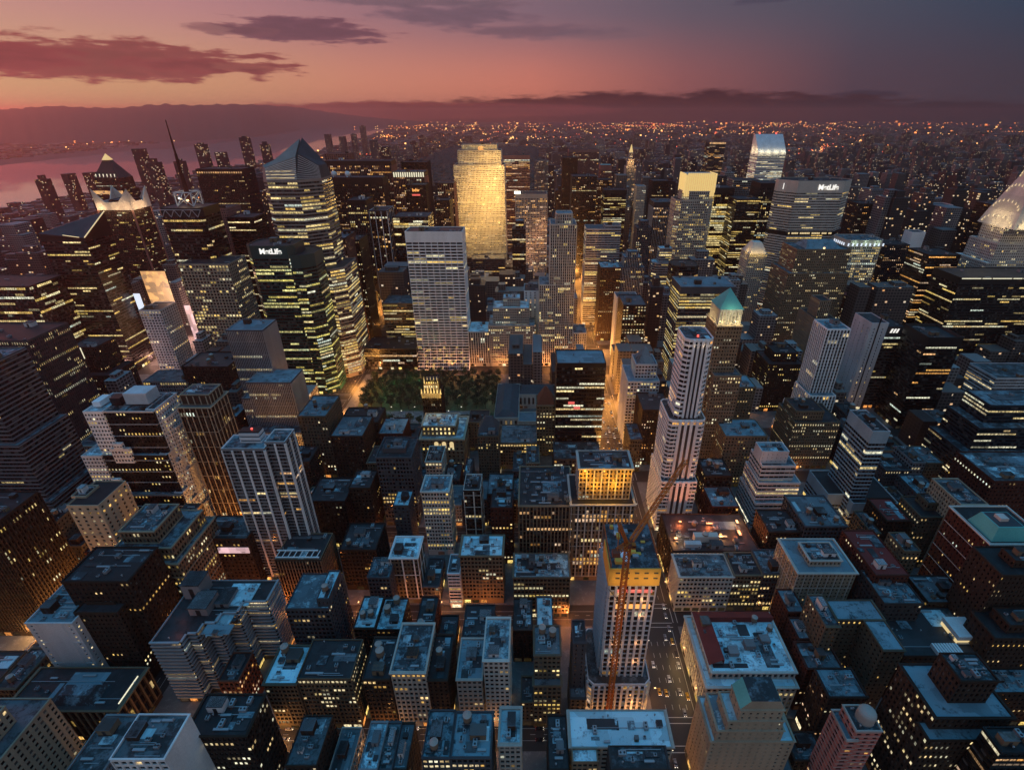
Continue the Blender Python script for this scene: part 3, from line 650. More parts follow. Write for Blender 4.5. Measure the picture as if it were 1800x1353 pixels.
B('loft_building', 'white ornate loft with a U-shaped roof and arched top storey', 'loft building', 'stone', S('loft', bay=2.9, flo=4, ww=.6, p=.05, pier=1, pw=.8), [F(686, 747, 1180, 175.5, 30, cornice=.9)], roof='roof_blue', n=2, near=True)
B('brick_building', 'narrow tan-brown block right of the white ornate loft', 'brick building', 'brick', S('punch', bay=2.6, p=.05), [F(751, 786, 1194, 176, 28)], roof='roof_dark', n=1, tanks=1, near=True)
B('loft_building', 'narrow grey loft with patchy blue roof, left of the white-topped narrow loft', 'loft building', 'stone', S('punch', bay=2.8, flo=3.8, ww=.6, p=.06), [F(802, 847, 1193, 175, 25, cornice=.6)], roof='roof_blue', n=3, near=True)
B('loft_building', 'narrow pale loft with two pale bulkheads on a blue roof', 'loft building', 'limestone', S('punch', bay=2.6, flo=3.7, ww=.6, wh=.6, p=.08), [F(849, 894, 1159, 175.5, 26, cornice=.8)], roof='roof_bright', n=3, near=True)
B('brick_building', 'tiny pediment fronted block between two narrow lofts', 'brick building', 'khaki', S('punch', bay=2.6, p=.1), [F(916, 938, 1232, 176, 15, cornice=.5)], roof='roof_dark', n=1, near=True, bulk=False)
B('loft_building', 'slender loft with a big round tank and lower floors lit yellow', 'loft building', 'khaki', S('punch', bay=2.5, flo=3.7, ww=.62, wh=.55, p=.22, fl=.1, pal='yel'), [F(938, 987, 1204, 175, 6), dict(F(939, 986, 1150, 179, 18, cornice=.6))], roof='roof_grey', n=3, tanks=2, near=True, bulk=False)
B('brick_building', 'thin blank walled tower beside the crane building', 'brick building', 'slate', S('punch', ww=.2, p=0), [F(1008, 1031, 1128, 182, 14)], roof='roof_dark', n=1, near=True, bulk=False)
B('brick_building', 'low plain roofed block at the foot of the crane building', 'brick building', 'dgrey', S('punch', p=.02), [F(1003, 1030, 1226, 176, 18)], roof='roof_grey', n=2, near=True, bulk=False)
# ---- second row of the same block
B('loft_building', 'white-roofed corner block with a tall grey bulkhead at its right end', 'loft building', 'slate', S('loft', bay=2.6, p=.06), [F(501, 577, 1069, 212, 27), dict(F(556, 577, 1052, 214, 22), z0=zof(1069, 212) - .9, st=dict(p=0, ww=.2))], roof='roof_bright', n=4, tanks=1, near=True, bulk=False)
B('loft_building', 'loft with pale roof and two tanks, left of a twin with a dark roof well', 'loft building', 'brick', S('loft', p=.05, bay=2.4), [F(621, 658, 1103, 214, 24, cornice=.5)], roof='roof_bright', n=3, tanks=2, near=True)
B('brick_building', 'square block with pale patched roof, a row of round tanks in the middle', 'brick building', 'umber', S('punch', p=.05), [F(660, 704, 1106, 215, 24)], roof='roof_bright', n=3, tanks=2, near=True)
B('brick_building', 'black roofed block with a thin white rim, standing in the dark middle of the block', 'brick building', 'dgrey', S('punch', p=.02), [F(811, 866, 1122, 214, 26)], roof='roof_dark', n=4, near=True)
B('brick_building', 'black roofed block with a pale green strip along its back edge', 'brick building', 'umber', S('punch', p=.02), [F(901, 936, 1108, 216, 25)], roof='roof_dark', n=3, near=True)
B('loft_building', 'narrow block with a long bright blue roof behind the slender lit loft', 'loft building', 'slate', S('punch', p=.03), [F(944, 972, 1108, 214, 26)], roof='roof_bright', n=2, near=True, bulk=False)
# ---- east of the avenue, first rows
B('department_store', 'big corner block with a red tiled roof edge and patchy blue roof full of ducts', 'store building', 'stone', S('loft', bay=3.2, flo=4.4, ww=.6, p=.14, pal='yel', pier=1, pw=1.0),
  [dict(F(1243, 1402, 1206, 182, 47), cornice=1.0), dict(F(1252, 1400, 1180, 187, 40), z0=zof(1206, 182) - .9, cornice=.9)], roof='roof_bright', trim='limestone', n=16, tanks=2, near=True)
STORE = ALL[-1]
B('brick_building', 'blue roofed triangle-shaped block among dark brick fronts', 'brick building', 'umber', S('punch', p=.12, pal='org'), [F(1458, 1526, 1224, 164, 16)], roof='roof_blue', n=2, near=True, bulk=False)
B('brick_building', 'dark red-brick block with a small bulkhead, front one of a narrow row', 'brick building', 'redbrick', S('punch', p=.05), [F(1420, 1482, 1174, 185, 17)], roof='roof_grey', n=4, near=True)
B('brick_building', 'narrow red-brick block with pale roof, middle one of a narrow row', 'brick building', 'redbrick', S('punch', p=.04), [F(1405, 1441, 1122, 204, 15)], roof='roof_bright', n=3, near=True)
B('brick_building', 'narrow red-brick block with blue roof patch, rear one of a narrow row', 'brick building', 'redbrick', S('punch', p=.04), [F(1386, 1416, 1075, 222, 18)], roof='roof_blue', n=3, near=True)
B('apartment_house', 'courtyard apartment house, tan inner walls around a dark well', 'apartment house', 'khaki', S('punch', bay=3.2, ww=.4, p=.05), [F(1472, 1556, 1088, 205, 14, cornice=.5), dict(F(1553, 1592, 1142, 185, 19.5, cornice=.5)), dict(F(1452, 1478, 1100, 196, 22))], roof='roof_blue', n=4, near=True)
B('low_building', 'low black roofed block carrying a small white glowing pavilion', 'low building', 'umber', S('punch', p=.05), [F(1590, 1742, 1152, 192, 34)], roof='roof_dark', n=4, near=True, bulk=False)
PAVB = ALL[-1]
B('apartment_house', 'terraced apartment house at the right edge with pale parapet lines', 'apartment house', 'brick', S('punch', bay=3, ww=.4, p=.07), [F(1750, 1880, 1121, 190, 18, cornice=.4), dict(F(1776, 1880, 1098, 194, 12, cornice=.4), z0=zof(1121, 190) - .9)], roof='roof_dark', n=4, near=True)
B('office_building', 'wide white gridded office block with a pale blue roof, facing the crane across the avenue', 'office building', 'limestone', S('loft', bay=2.6, flo=3.9, ww=.66, wh=.58, p=.16, pal='yel', pier=1, pw=.6), [F(1195, 1290, 1013, 255, 21, cornice=.8)], roof='roof_blue', n=6, near=True)
B('office_building', 'narrow block with three lit window rows between two white neighbours', 'office building', 'tan', S('loft', bay=2.4, p=.5, fl=.25, pal='yel'), [F(1291, 1341, 1010, 255.5, 21)], roof='roof_dark', n=4, near=True)
B('office_building', 'grey corner block with blue roof, right end of the white gridded row', 'office building', 'slate', S('loft', bay=2.4, p=.08), [F(1343, 1385, 1007, 256, 22, cornice=.6)], roof='roof_blue', n=3, near=True)
B('low_building', 'dark roof yard flooded with red and orange light beside the white tower', 'low building', 'umber', S('loft', p=.1, pal='org'), [F(1183, 1336, 968, 278, 40)], roof='roof_dark', n=12, tanks=2, near=True)
YARD = ALL[-1]
B('apartment_house', 'twin winged tan apartment house with white pinnacles along its parapets', 'apartment house', 'sand', S('punch', bay=2.5, flo=3.3, ww=.42, p=.05, pier=2, pw=.4), [F(1404, 1507, 1006, 238, 30, cornice=.9), dict(F(1425, 1480, 984, 244, 16, cornice=.7), z0=zof(1006, 238) - .9)], roof='roof_blue', trim='limestone', n=6, near=True)
B('office_building', 'grey block with arched lower front and tanks, behind the pinnacled house', 'office building', 'slate', S('loft', p=.08), [F(1416, 1490, 924, 282, 34)], roof='roof_grey', n=5, tanks=2, near=True)
B('brick_building', 'flat roofed brick block left of the grey tank block', 'brick building', 'brick', S('punch', p=.06), [F(1352, 1408, 934, 284, 24)], roof='roof_dark', n=4, near=True)
B('brick_building', 'long dark red block with narrow red roofs, right of the pinnacled house', 'brick building', 'redbrick', S('punch', bay=2.7, p=.08, pal='org'), [F(1540, 1600, 1010, 232, 40)], roof='redroof', n=3, near=True)
B('brick_building', 'dark block under one flat red roof', 'brick building', 'umber', S('punch', p=.1, pal='org'), [F(1560, 1602, 914, 300, 26)], roof='redroof', n=1, near=True, bulk=False)
B('apartment_house', 'tan house with a white rimmed dark roof and square bulkhead', 'apartment house', 'khaki', S('punch', p=.06), [F(1620, 1668, 908, 296, 24, cornice=.4), dict(F(1632, 1662, 884, 304, 12), z0=zof(908, 296) - .9, st=dict(p=0))], roof='roof_dark', n=1, bulk=False)
B('apartment_tower', 'tan tower with a pale blank left wall, beside the white rimmed roof', 'apartment tower', 'sand', S('loft', bay=2.4, ww=.5, p=.08), [F(1690, 1738, 886, 288, 30, cornice=.5)], roof='roof_grey', n=5)
r_ = B('brick_building', 'dark red-brick block crowned by a green copper mansard', 'brick building', 'redbrick', S('punch', bay=2.8, ww=.35, p=.04), [F(1742, 1850, 955, 232, 34, cornice=.8)], trim='limestone', roof='roof_dark', n=0)
MANS = r_
B('brick_building', 'pinkish brick house with roof garden hedge, right edge, below the copper mansard', 'brick building', 'brick', S('punch', p=.08, bay=2.6, ww=.36), [F(1762, 1880, 1010, 208, 22, cornice=.3), dict(F(1786, 1850, 985, 214, 10), z0=zof(1010, 208) - .9, st=dict(p=0))], roof='roof_dark', n=2)
B('brick_building', 'long dark brick block at the right edge above the mansard', 'brick building', 'redbrick', S('punch', p=.06), [F(1748, 1880, 845, 320, 40)], roof='roof_grey', n=6)
B('low_building', 'dark block with heaped roof machines in a shadowed hollow', 'low building', 'dgrey', S('punch', p=.02), [F(1555, 1625, 1060, 216, 26)], roof='roof_blue', n=10)
B('low_building', 'low dark block with few lit windows, left of the terraced house at the edge', 'low building', 'umber', S('punch', p=.12), [F(1632, 1722, 1058, 226, 22)], roof='roof_grey', n=6)
B('brick_building', 'small tan block with tank, among dark roofs right of the long red block', 'brick building', 'tan', S('punch', p=.1), [F(1590, 1620, 968, 258, 18)], roof='roof_grey', n=2, tanks=1)
# ---- second and third blocks, left to centre
B('glass_tower', 'dark bronze tower cut by the left edge, its foot lit orange', 'office tower', 'umber', S('rib', bay=2.2, p=.10, pal='yel'), [F(-160, -22, 930, 235, 36)], roof='roof_dark', n=4)
BRONZE = ALL[-1]
B('brick_building', 'black roofed annex with a white rim, in front of the tan terraced block', 'annex', 'umber', S('punch', p=.05), [F(107, 224, 1021, 211, 27)], roof='roof_dark', n=5, bulk=False, near=True)
B('office_building', 'tan terraced office block with lit window rows and crowded blue roof', 'office building', 'tan', S('loft', bay=2.6, flo=3.7, ww=.6, p=.2, fl=.1, pal='yel', pier=0, ledge=.3, le=3),
  [F(196, 312, 990, 240.5, 44), dict(F(200, 300, 962, 244, 36), z0=zof(990, 240.5) - .9), dict(F(208, 270, 933, 248, 26), z0=zof(962, 244) - .9)], roof='roof_blue', trim='sand', n=6, near=True)
B('office_building', 'narrow tan slab with a half blank front, left of the terraced office block', 'office building', 'sand', S('punch', bay=5, ww=.35, p=.3), [F(116, 172, 888, 262, 26), dict(F(124, 150, 872, 270, 12), z0=zof(888, 262) - .9, st=dict(p=0))], roof='roof_dark', n=3)
B('low_building', 'low stepped block above a red lit sign at the avenue crossing', 'low building', 'brick', S('punch', p=.05), [F(350, 434, 946, 275, 24)], roof='roof_grey', n=5)
SIGNB = ALL[-1]
B('apartment_tower', 'white ribbed apartment tower with balcony columns and a stepped penthouse', 'apartment tower', 'grey', S('band', bay=2.4, flo=2.9, ww=.96, wh=.58, p=.02, pier=3, pw=1.2, pd=.7, pal='org'),
  [F(388, 464, 788, 283, 17), dict(F(464, 500, 776, 287, 16))], trim='white', roof='roof_blue', n=2, bulk=False)
RIBT = ALL[-1]
B('office_building', 'ribbed brown block with white zigzag roof frames, at the foot of the white ribbed tower', 'office building', 'brick', S('rib', bay=2.2, p=.05), [F(482, 563, 983, 262, 26)], trim='tan', roof='roof_dark', n=2, bulk=False, near=True)
ZIG = ALL[-1]
B('brick_building', 'small pale roofed block below the ribbed brown block', 'brick building', 'brick', S('punch', p=.1), [F(430, 474, 1058, 232, 14)], roof='roof_blue', n=3)
B('brick_building', 'grey block with a long patched roof and small tanks, behind the white capped loft', 'brick building', 'umber', S('loft', p=.05), [F(595, 660, 966, 274, 28)], roof='roof_dark', n=6, tanks=1, near=True)
B('loft_building', 'small grey block at the left foot of the white capped loft', 'loft building', 'slate', S('loft', p=.05), [F(645, 684, 1014, 250, 18)], roof='roof_blue', n=4, near=True)
B('loft_building', 'grey loft with a white arcaded cap and a tower bulkhead behind', 'loft building', 'khaki', S('loft', bay=2.6, ww=.6, p=.04, pal='yel'), [F(685, 733, 979, 262, 20, cornice=1.0)], trim='white', roof='roof_bright', n=1, tanks=0, near=True)
B('loft_building', 'broad tan loft with a dark lift tower on its pale roof', 'loft building', 'tan', S('loft', bay=2.5, p=.1, pal='pale'), [F(808, 883, 976, 262, 20, cornice=.9)], roof='roof_bright', n=4, near=True)
B('loft_building', 'narrow white banded block joined left of the broad tan loft', 'loft building', 'pale', S('band', p=.05, flo=3.3), [F(786, 808, 1007, 258, 18)], roof='roof_grey', n=1, near=True, bulk=False)
B('loft_building', 'square loft with a cluttered pale roof and one bright lit top floor', 'loft building', 'khaki', S('loft', bay=2.6, p=.14, fl=.1, pal='yel'), [F(902, 1002, 1014, 250, 22, cornice=.6)], roof='roof_bright', n=14, near=True)
B('loft_building', 'slim white corner loft with lit middle floors, standing alone left of centre', 'loft building', 'limestone', S('loft', bay=2.4, flo=3.8, p=.12, fl=.22, pal='yel'), [F(740, 788, 863, 309, 20, cornice=.8)], roof='roof_bright', n=5, tanks=0)
B('loft_building', 'narrow dark loft edged with two pale piers', 'loft building', 'umber', S('loft', p=.1, pal='pale'), [F(814, 844, 861, 309, 20)], trim='limestone', roof='roof_dark', n=3)
B('brick_building', 'dark red block with a rounded gable, left of the colonnaded block', 'brick building', 'redbrick', S('punch', p=.02), [F(862, 901, 892, 300, 22)], roof='roof_dark', n=2)
B('office_building', 'colonnaded block with rows of white roof machines, left of the orange lit tower', 'office building', 'brick', S('rib', bay=2.6, p=.12, pal='org'), [F(912, 1008, 888, 283, 46, cornice=.8)], trim='tan', roof='roof_dark', n=20, near=False)
B('office_tower', 'square tower with its top storeys flooded in orange light, at the avenue', 'office tower', 'tan', S('rib', bay=2.6, flo=3.9, ww=.55, wh=.85, p=.12, fl=.10, pal='org', pier=2, pw=.9),
  [F(1004, 1116, 886, 283, 34, cornice=.9), dict(F(1019, 1112, 822, 289, 21, cornice=1.0), z0=zof(886, 283) - .9, st=dict(p=.12, fl=.1, gl=.8, wh=.6))], trim='stone', roof='roof_dark', n=8)
ORANGE = ALL[-1]
B('brick_building', 'grey brick block with stepped roof line, behind the black zigzag roof', 'brick building', 'slate', S('loft', p=.05), [F(660, 722, 803, 343, 30, cornice=.5), dict(F(672, 712, 788, 350, 14), z0=zof(803, 343) - .9, st=dict(p=0))], roof='roof_grey', n=3)
B('brick_building', 'narrow brown block with a notched dark top', 'brick building', 'brick', S('punch', p=.05), [F(612, 650, 857, 330, 24)], roof='roof_dark', n=3)
B('low_building', 'low black roofed block in shadow right of the white ribbed tower', 'low building', 'black', S('punch', p=.04), [F(540, 606, 880, 318, 30)], roof='roof_dark', n=5)
B('brick_building', 'tiny pale roofed block between two brown blocks', 'brick building', 'slate', S('punch', p=.03), [F(690, 718, 888, 310, 18)], roof='roof_bright', n=2)
B('office_building', 'tan club house with three tall lit arches under a deep cornice', 'club house', 'tan', S('punch', bay=4.2, flo=4.4, ww=.42, wh=.55, p=.45, pal='yel', gl=1.1), [dict(F(739, 814, 770, 412, 40), cornice=1.6), dict(F(741, 800, 748, 417, 24, cornice=.6), z0=zof(770, 412) - .9)], trim='sand', roof='roof_bright', n=8)
CLUB = ALL[-1]
B('brick_building', 'slender tan block with a steep slate roof, right of the club house', 'brick building', 'khaki', S('punch', bay=2.6, p=.1, pal='yel'), [F(839, 876, 766, 402, 26)], roof='roof_grey', n=2)
STEEP = ALL[-1]
B('low_building', 'wide low tan block with long roof vents, in front of the library', 'low building', 'tan', S('loft', p=.12), [F(879, 944, 778, 424, 34)], roof='roof_grey', n=9)
B('low_building', 'low blue roofed annex at the foot of the black slab', 'annex', 'dgrey', S('loft', p=.2, pal='org'), [F(974, 1058, 806, 388, 28)], roof='roof_blue', n=4)
B('office_building', 'grey tower of small square windows, right of the striped setback tower', 'office tower', 'khaki', S('punch', bay=3.0, flo=3.6, ww=.5, wh=.55, p=.05, pal='pale'), [F(522, 572, 731, 410, 40)], roof='roof_blue', n=4, tanks=1)
B('brick_building', 'brown block with two pale roof corners, right of the small-windowed grey tower', 'brick building', 'brick', S('punch', p=.04), [F(580, 637, 766, 398, 36)], roof='roof_grey', n=4)
B('brick_building', 'dark block with three white umbrellas on its roof, near the park corner', 'brick building', 'umber', S('punch', p=.06), [F(596, 664, 742, 434, 30)], roof='roof_dark', n=6, tanks=1)
B('brick_building', 'small block with a patched blue roof beside the park trees', 'brick building', 'redbrick', S('punch', p=.06), [F(664, 708, 762, 424, 30)], roof='roof_blue', n=3)
# ---- left side towers
B('office_tower', 'grey banded tower at the left edge, its floors running as stacked stripes', 'office tower', 'slate', S('band', bay=3, flo=3.5, ww=.96, wh=.46, p=.06, fl=.03, pal='yel', ledge=.35, lh=.5),
  [WB(-480, -388, 324, 376, 44), WB(-480, -393, 327, 374, 96, z0=43.2), WB(-480, -398, 330, 372, 158, z0=95.2)], trim='grey', roof='roof_blue', n=5)
B('office_tower', 'dark grey finned slab, behind the striped tower at the left edge', 'office tower', 'slate', S('rib', bay=2.2, flo=3.7, p=.10, fl=.2, pal='yel'), [F(-190, 47, 598, 430, 46)], roof='roof_dark', n=4)
r_ = B('setback_tower', 'black and white setback tower, pale stepped wings against black brick', 'setback tower', 'black', S('punch', bay=2.8, flo=3.6, p=.08, fl=.07, pal='yel'), [F(150, 318, 868, 337, 46), dict(F(147, 292, 800, 341, 38), z0=0), dict(F(150, 268, 722, 345, 30, cornice=.5))], trim='pale', roof='roof_blue', n=12, tanks=1)
BW = r_
B('office_tower', 'brown tower of thin pale piers with a boxed pale penthouse', 'office tower', 'brick', S('rib', bay=2.4, p=.05, pier=2, pw=.7, wh=.9), [F(311, 369, 715, 350, 26, cornice=.8), dict(F(315, 366, 693, 354, 18, cornice=.3), z0=zof(715, 350) - .9, st=dict(p=0, ww=.1))], trim='sand', roof='roof_grey', n=3, bulk=False)
B('brick_building', 'tan narrow block left of the brown piered tower', 'brick building', 'tan', S('punch', p=.08), [F(290, 322, 742, 364, 30)], roof='roof_dark', n=2)
B('office_tower', 'dark glass tower with lit corner columns, left edge below the notched tower', 'office tower', 'umber', S('glass', flo=3.7, p=.3, fl=.1, pal='yel'), [F(-120, 50, 503, 600, 50)], trim='slate', roof='roof_dark', n=3)
B('office_tower', 'brown tower with setbacks and a white lit panel at its top', 'setback tower', 'brown', S('punch', p=.12, bay=2.6), [F(118, 192, 660, 520, 40), dict(F(118, 168, 610, 530, 30), z0=0)], roof='roof_dark', n=3)
PANEL = ALL[-1]
B('brick_building', 'low lit block with long grey roof, right of the pale windowless slab', 'office building', 'grey', S('loft', p=.4, pal='yel', fl=.2), [F(250, 330, 670, 520, 30)], roof='roof_grey', n=4)
B('brick_building', 'dark block with round tanks, above the brown piered tower', 'brick building', 'umber', S('punch', p=.1), [F(318, 400, 644, 520, 40)], roof='roof_dark', n=6, tanks=2)
B('office_tower', 'grey striped setback tower, its lit floors shining as thin lines', 'setback tower', 'slate', S('rib', bay=1.7, flo=3.6, ww=.6, wh=.66, p=.03, fl=.14, pal='pale'),
  [F(428, 530, 760, 432, 50), dict(F(424, 500, 700, 448, 36)), dict(F(432, 510, 672, 446, 30)), dict(F(396, 461, 580, 470, 30))], trim='steel', roof='roof_blue', n=2)
r_ = B('office_tower', 'dark green glass tower with a white lit sign on its top band', 'office tower', 'green', S('glass', flo=4.0, bay=2.6, wh=.55, p=.10, fl=.36, pal='grn', cap=14), [dict(F(432, 545, 449, 583, 50, ch=12)), dict(F(428, 512, 432, 582, 40, ch=6), z0=0)], roof='roof_dark', n=8)
MLG = r_
B('office_tower', 'pale slab with a blank ribbed front beside a wall of lit billboards', 'office tower', 'pale', S('grid', bay=4, flo=3.8, ww=.6, p=.05), [F(243, 281, 545, 640, 34)], roof='roof_dark', n=2)
SLAB = ALL[-1]
B('office_tower', 'beige gridded tower with lit floors, below a dark crown carrying an antenna', 'office tower', 'sand', S('grid', bay=4.2, flo=4.2, ww=.66, wh=.66, p=.3, fl=.14, pal='yel', rec=.5), [dict(F(313, 400, 464, 662, 46))], trim='sand', roof='roof_dark', n=8, bulk=False)
ANT = ALL[-1]
B('office_tower', 'dark glass tower with a V-notched roof edged in lights', 'office tower', 'black', S('band', flo=3.9, p=.12, fl=.14, pal='yel', cap=4), [dict(F(70, 148, 418, 650, 46))], trim='slate', roof='roof_grey', n=2, bulk=False)
VN = ALL[-1]
B('office_tower', 'dark brown tower with four floodlit stone fins at its crown', 'office tower', 'umber', S('punch', bay=2.6, flo=3.8, ww=.66, wh=.5, p=.16, pal='yel'), [dict(F(172, 232, 366, 860, 44))], trim='pink', roof='roof_grey', n=3)
FINS = ALL[-1]
B('office_tower', 'brick tower with a lit crown band and glowing pyramid tip', 'office tower', 'brick', S('punch', bay=3, p=.12), [F(158, 216, 334, 1250, 54), dict(F(164, 210, 313, 1256, 44), z0=0)], roof='roof_dark', n=0)
WWP = ALL[-1]
B('office_tower', 'wide dark tower with a row of red-gold lights under its roof', 'office tower', 'umber', S('punch', bay=3, p=.05, cap=10), [F(343, 425, 297, 1080, 50)], roof='roof_dark', n=2)
ROWL = ALL[-1]
B('office_tower', 'black tower with white lit floors behind the green glass tower', 'office tower', 'black', S('band', p=.12, fl=.12, pal='pale'), [F(398, 445, 382, 760, 40)], roof='roof_dark', n=3)
B('office_tower', 'pink-grey slab edge tower left of the black white-lit tower', 'office tower', 'pink', S('punch', p=.08), [F(372, 398, 366, 790, 40)], roof='roof_dark', n=1)
# the faceted glass tower with the sloping top
B('office_tower', 'white ribbed brown tower pair, right of the gold faceted tower, front one', 'office tower', 'brick', S('rib', bay=2.4, p=.14, pier=2, pal='org'), [F(566, 606, 418, 700, 44)], trim='pink', roof='roof_grey', n=3)
B('office_tower', 'black slab behind the white ribbed brown tower', 'office tower', 'black', S('punch', p=.15, pal='pale', ww=.4), [F(604, 631, 422, 735, 40)], roof='roof_dark', n=2)
B('office_tower', 'tall grey-brown tower topped by a dark grille, lit side windows', 'office tower', 'umber', S('rib', bay=3, p=.18, cap=8, pal='yel'), [F(609, 643, 352, 905, 44)], trim='slate', roof='roof_dark', n=1)
B('office_tower', 'dark tower outlined by white corner piers', 'office tower', 'umber', S('rib', bay=5, p=.14, pier=2, pw=.9, pal='org'), [F(648, 680, 370, 830, 44)], trim='pale', roof='roof_dark', n=1)
r_ = B('office_tower', 'broad brown slab with white satellite dishes on its stepped roof', 'office tower', 'brown', S('punch', p=.28, bay=2.8, pal='org', cap=12), [F(571, 672, 312, 1010, 40)], trim='brick', roof='roof_dark', n=2, bulk=False)
DISH = r_
B('office_tower', 'huge reddish slab rising behind the satellite dishes', 'office tower', 'brick', S('rib', bay=3, p=.22, pal='org', cap=9), [F(568, 686, 283, 1150, 46)], trim='pink', roof='roof_dark', n=2)
B('office_tower', 'short pinkish louvred tower top at the left end of the reddish slab', 'office tower', 'pink', S('rib', bay=5, p=.05), [F(570, 612, 270, 1320, 40)], trim='pink', roof='roof_dark', n=1)
B('office_tower', 'maroon tower with red lights on its shoulders, before the dark park', 'office tower', 'umber', S('punch', p=.1, pal='org'), [F(704, 750, 285, 1290, 50)], roof='roof_dark', n=1)
B('office_tower', 'brown slab with a glowing white colonnade under its roof', 'office tower', 'brown', S('rib', bay=3.4, p=.3, pal='org', cap=10), [F(690, 745, 302, 1120, 44)], trim='pink', roof='roof_grey', n=2)
COLON = ALL[-1]
B('office_tower', 'purple-lit slab with an orange sign, right of the white colonnade slab', 'office tower', 'umber', S('punch', p=.15, pal='org'), [F(712, 748, 325, 1060, 40)], roof='roof_dark', n=1)
ORSIGN = ALL[-1]
B('office_tower', 'black glass tower with lit floor lines and two pale roof boxes', 'office tower', 'black', S('glass', flo=3.9, p=.25, fl=.35, pal='yel'), [F(690, 752, 381, 830, 48)], roof='roof_grey', n=2)
B('office_tower', 'brown striped tower tipped with a small gold light', 'setback tower', 'brick', S('rib', bay=4, p=.25, pal='org', pier=1), [F(768, 797, 322, 1120, 40)], trim='pink', roof='roof_dark', n=0)
B('brick_building', 'reddish stepped block below the striped gold-tipped tower', 'setback tower', 'brick', S('punch', p=.25, pal='org'), [F(764, 790, 352, 1010, 36)], roof='roof_dark', n=1)
B('brick_building', 'short office block of lit yellow bands, left of the white gridded tower', 'office building', 'khaki', S('band', p=.45, fl=.35, pal='yel', flo=4), [F(672, 726, 533, 700, 40)], roof='roof_grey', n=3)
B('office_building', 'dark glass cube facing the park corner', 'office building', 'black', S('glass', flo=3.7, p=.07, pal='org', bay=3), [F(639, 731, 613, 655, 44)], roof='roof_dark', n=12)
# ---- centre
r_ = B('office_tower', 'white gridded tower with black window strips, facing the park', 'office tower', 'white', S('grid', bay=8.2, flo=4.05, ww=.9, wh=.60, p=.10, fl=.07, pal='yel', cap=13, base=7), [dict(F(711, 812, 407, 668, 33))], trim='white', roof='roof_grey', n=7)
GRACE = r_
B('office_building', 'white colonnaded bank block right of the white gridded tower', 'office building', 'stone', S('rib', bay=3.4, flo=4, ww=.55, wh=.85, p=.1), [F(823, 860, 583, 666, 40)], trim='limestone', roof='roof_bright', n=3)
B('setback_tower', 'broad pale setback block with lit floors, across from the library', 'setback tower', 'stone', S('punch', bay=3.0, flo=3.6, ww=.5, wh=.58, p=.22, fl=.1, pal='yel'), [F(858, 940, 572, 666, 44), dict(F(866, 930, 541, 672, 32), z0=0), dict(F(884, 914, 524, 680, 20), z0=0)], roof='roof_bright', n=3)
B('office_building', 'plain white side wall with one strip of orange windows', 'office building', 'white', S('punch', bay=6, ww=.3, p=.3, pal='org'), [F(921, 952, 511, 700, 36)], roof='roof_dark', n=2)
r_ = B('setback_tower', 'slender white setback skyscraper beside the glowing avenue', 'setback tower', 'stone', S('rib', bay=2.8, flo=3.7, ww=.55, wh=.82, p=.15, fl=.07, pal='yel', pier=2, pw=.8),
  [F(1008, 1031, 585, 664, 34), dict(F(948, 977, 500, 667, 40), z0=0), dict(F(968, 1014, 394, 668, 38), z0=0), dict(F(978, 1007, 375, 672, 24, ch=2), z0=0)], trim='limestone', roof='roof_blue', n=1, bulk=False)
r_ = B('office_tower', 'gold floodlit slab skyscraper of vertical ribs, brightest thing in the middle', 'office tower', 'stone', S('rib', bay=3.2, flo=4.1, ww=.5, wh=.5, p=.45, pal='yel', pier=1, pw=1.0, pd=.7, gl=.8),
  [dict(F(797, 886, 290, 1222, 60)), dict(F(804, 880, 264, 1226, 50), z0=0), dict(F(811, 873, 254, 1230, 40), z0=0)], trim='limestone', roof='roof_dark', n=1)
GE = r_
B('low_building', 'grey flat block at the foot of the gold floodlit slab', 'office building', 'slate', S('band', p=.1), [F(828, 887, 455, 1010, 40)], roof='roof_grey', n=2)
B('office_tower', 'pink stone slab framing a dark window field, right of the gold slab', 'office tower', 'pink', S('band', p=.3, fl=.1, pal='org', cap=9), [F(885, 931, 273, 1330, 50)], roof='roof_dark', trim='pink', n=1)
B('office_tower', 'pale pink tower with a white beacon on its left roof corner', 'office tower', 'stone', S('rib', bay=3, p=.35, pal='org', cap=8), [F(906, 962, 341, 1070, 46)], trim='limestone', roof='roof_dark', n=2)
BEAC = ALL[-1]
B('office_tower', 'narrow blue glass tower with a small spire block', 'office tower', 'navy', S('glass', flo=3.7, p=.12), [F(900, 924, 402, 900, 36), dict(F(906, 920, 388, 906, 20), z0=0)], roof='roof_blue', n=0)
B('office_tower', 'grey rounded tower standing beyond the dark framed slab', 'office tower', 'grey', S('rib', p=.2, pal='org'), [F(940, 964, 282, 1500, 46, ch=10)], roof='roof_dark', n=0)
B('office_tower', 'maroon blank slab left of a dark speckled tower', 'office tower', 'umber', S('punch', p=.01, ww=.2), [F(989, 1016, 277, 1380, 44)], roof='roof_dark', n=0)
B('office_tower', 'dark speckled tower of few lit windows, right of the maroon slab', 'office tower', 'black', S('punch', p=.10, pal='org'), [F(1006, 1050, 310, 1120, 48)], roof='roof_dark', n=1)
B('office_tower', 'reddish broad tower with a lit rim, far behind the maroon slab', 'office tower', 'pink', S('rib', p=.1, pal='org', cap=8), [F(1000, 1053, 263, 1900, 56)], trim='pink', roof='roof_dark', n=0)
B('office_tower', 'pale tower with a notched green top', 'office tower', 'pink', S('rib', p=.06, cap=12), [F(1056, 1076, 290, 1500, 40)], roof='copper', n=0)
B('office_tower', 'floodlit slender tower ending in a gold tip', 'setback tower', 'stone', S('rib', p=.15, pal='org'), [F(1101, 1118, 292, 1640, 34), dict(F(1104, 1115, 280, 1642, 26), z0=0), dict(F(1107, 1113, 268, 1646, 14), z0=0)], roof='roof_dark', n=0)
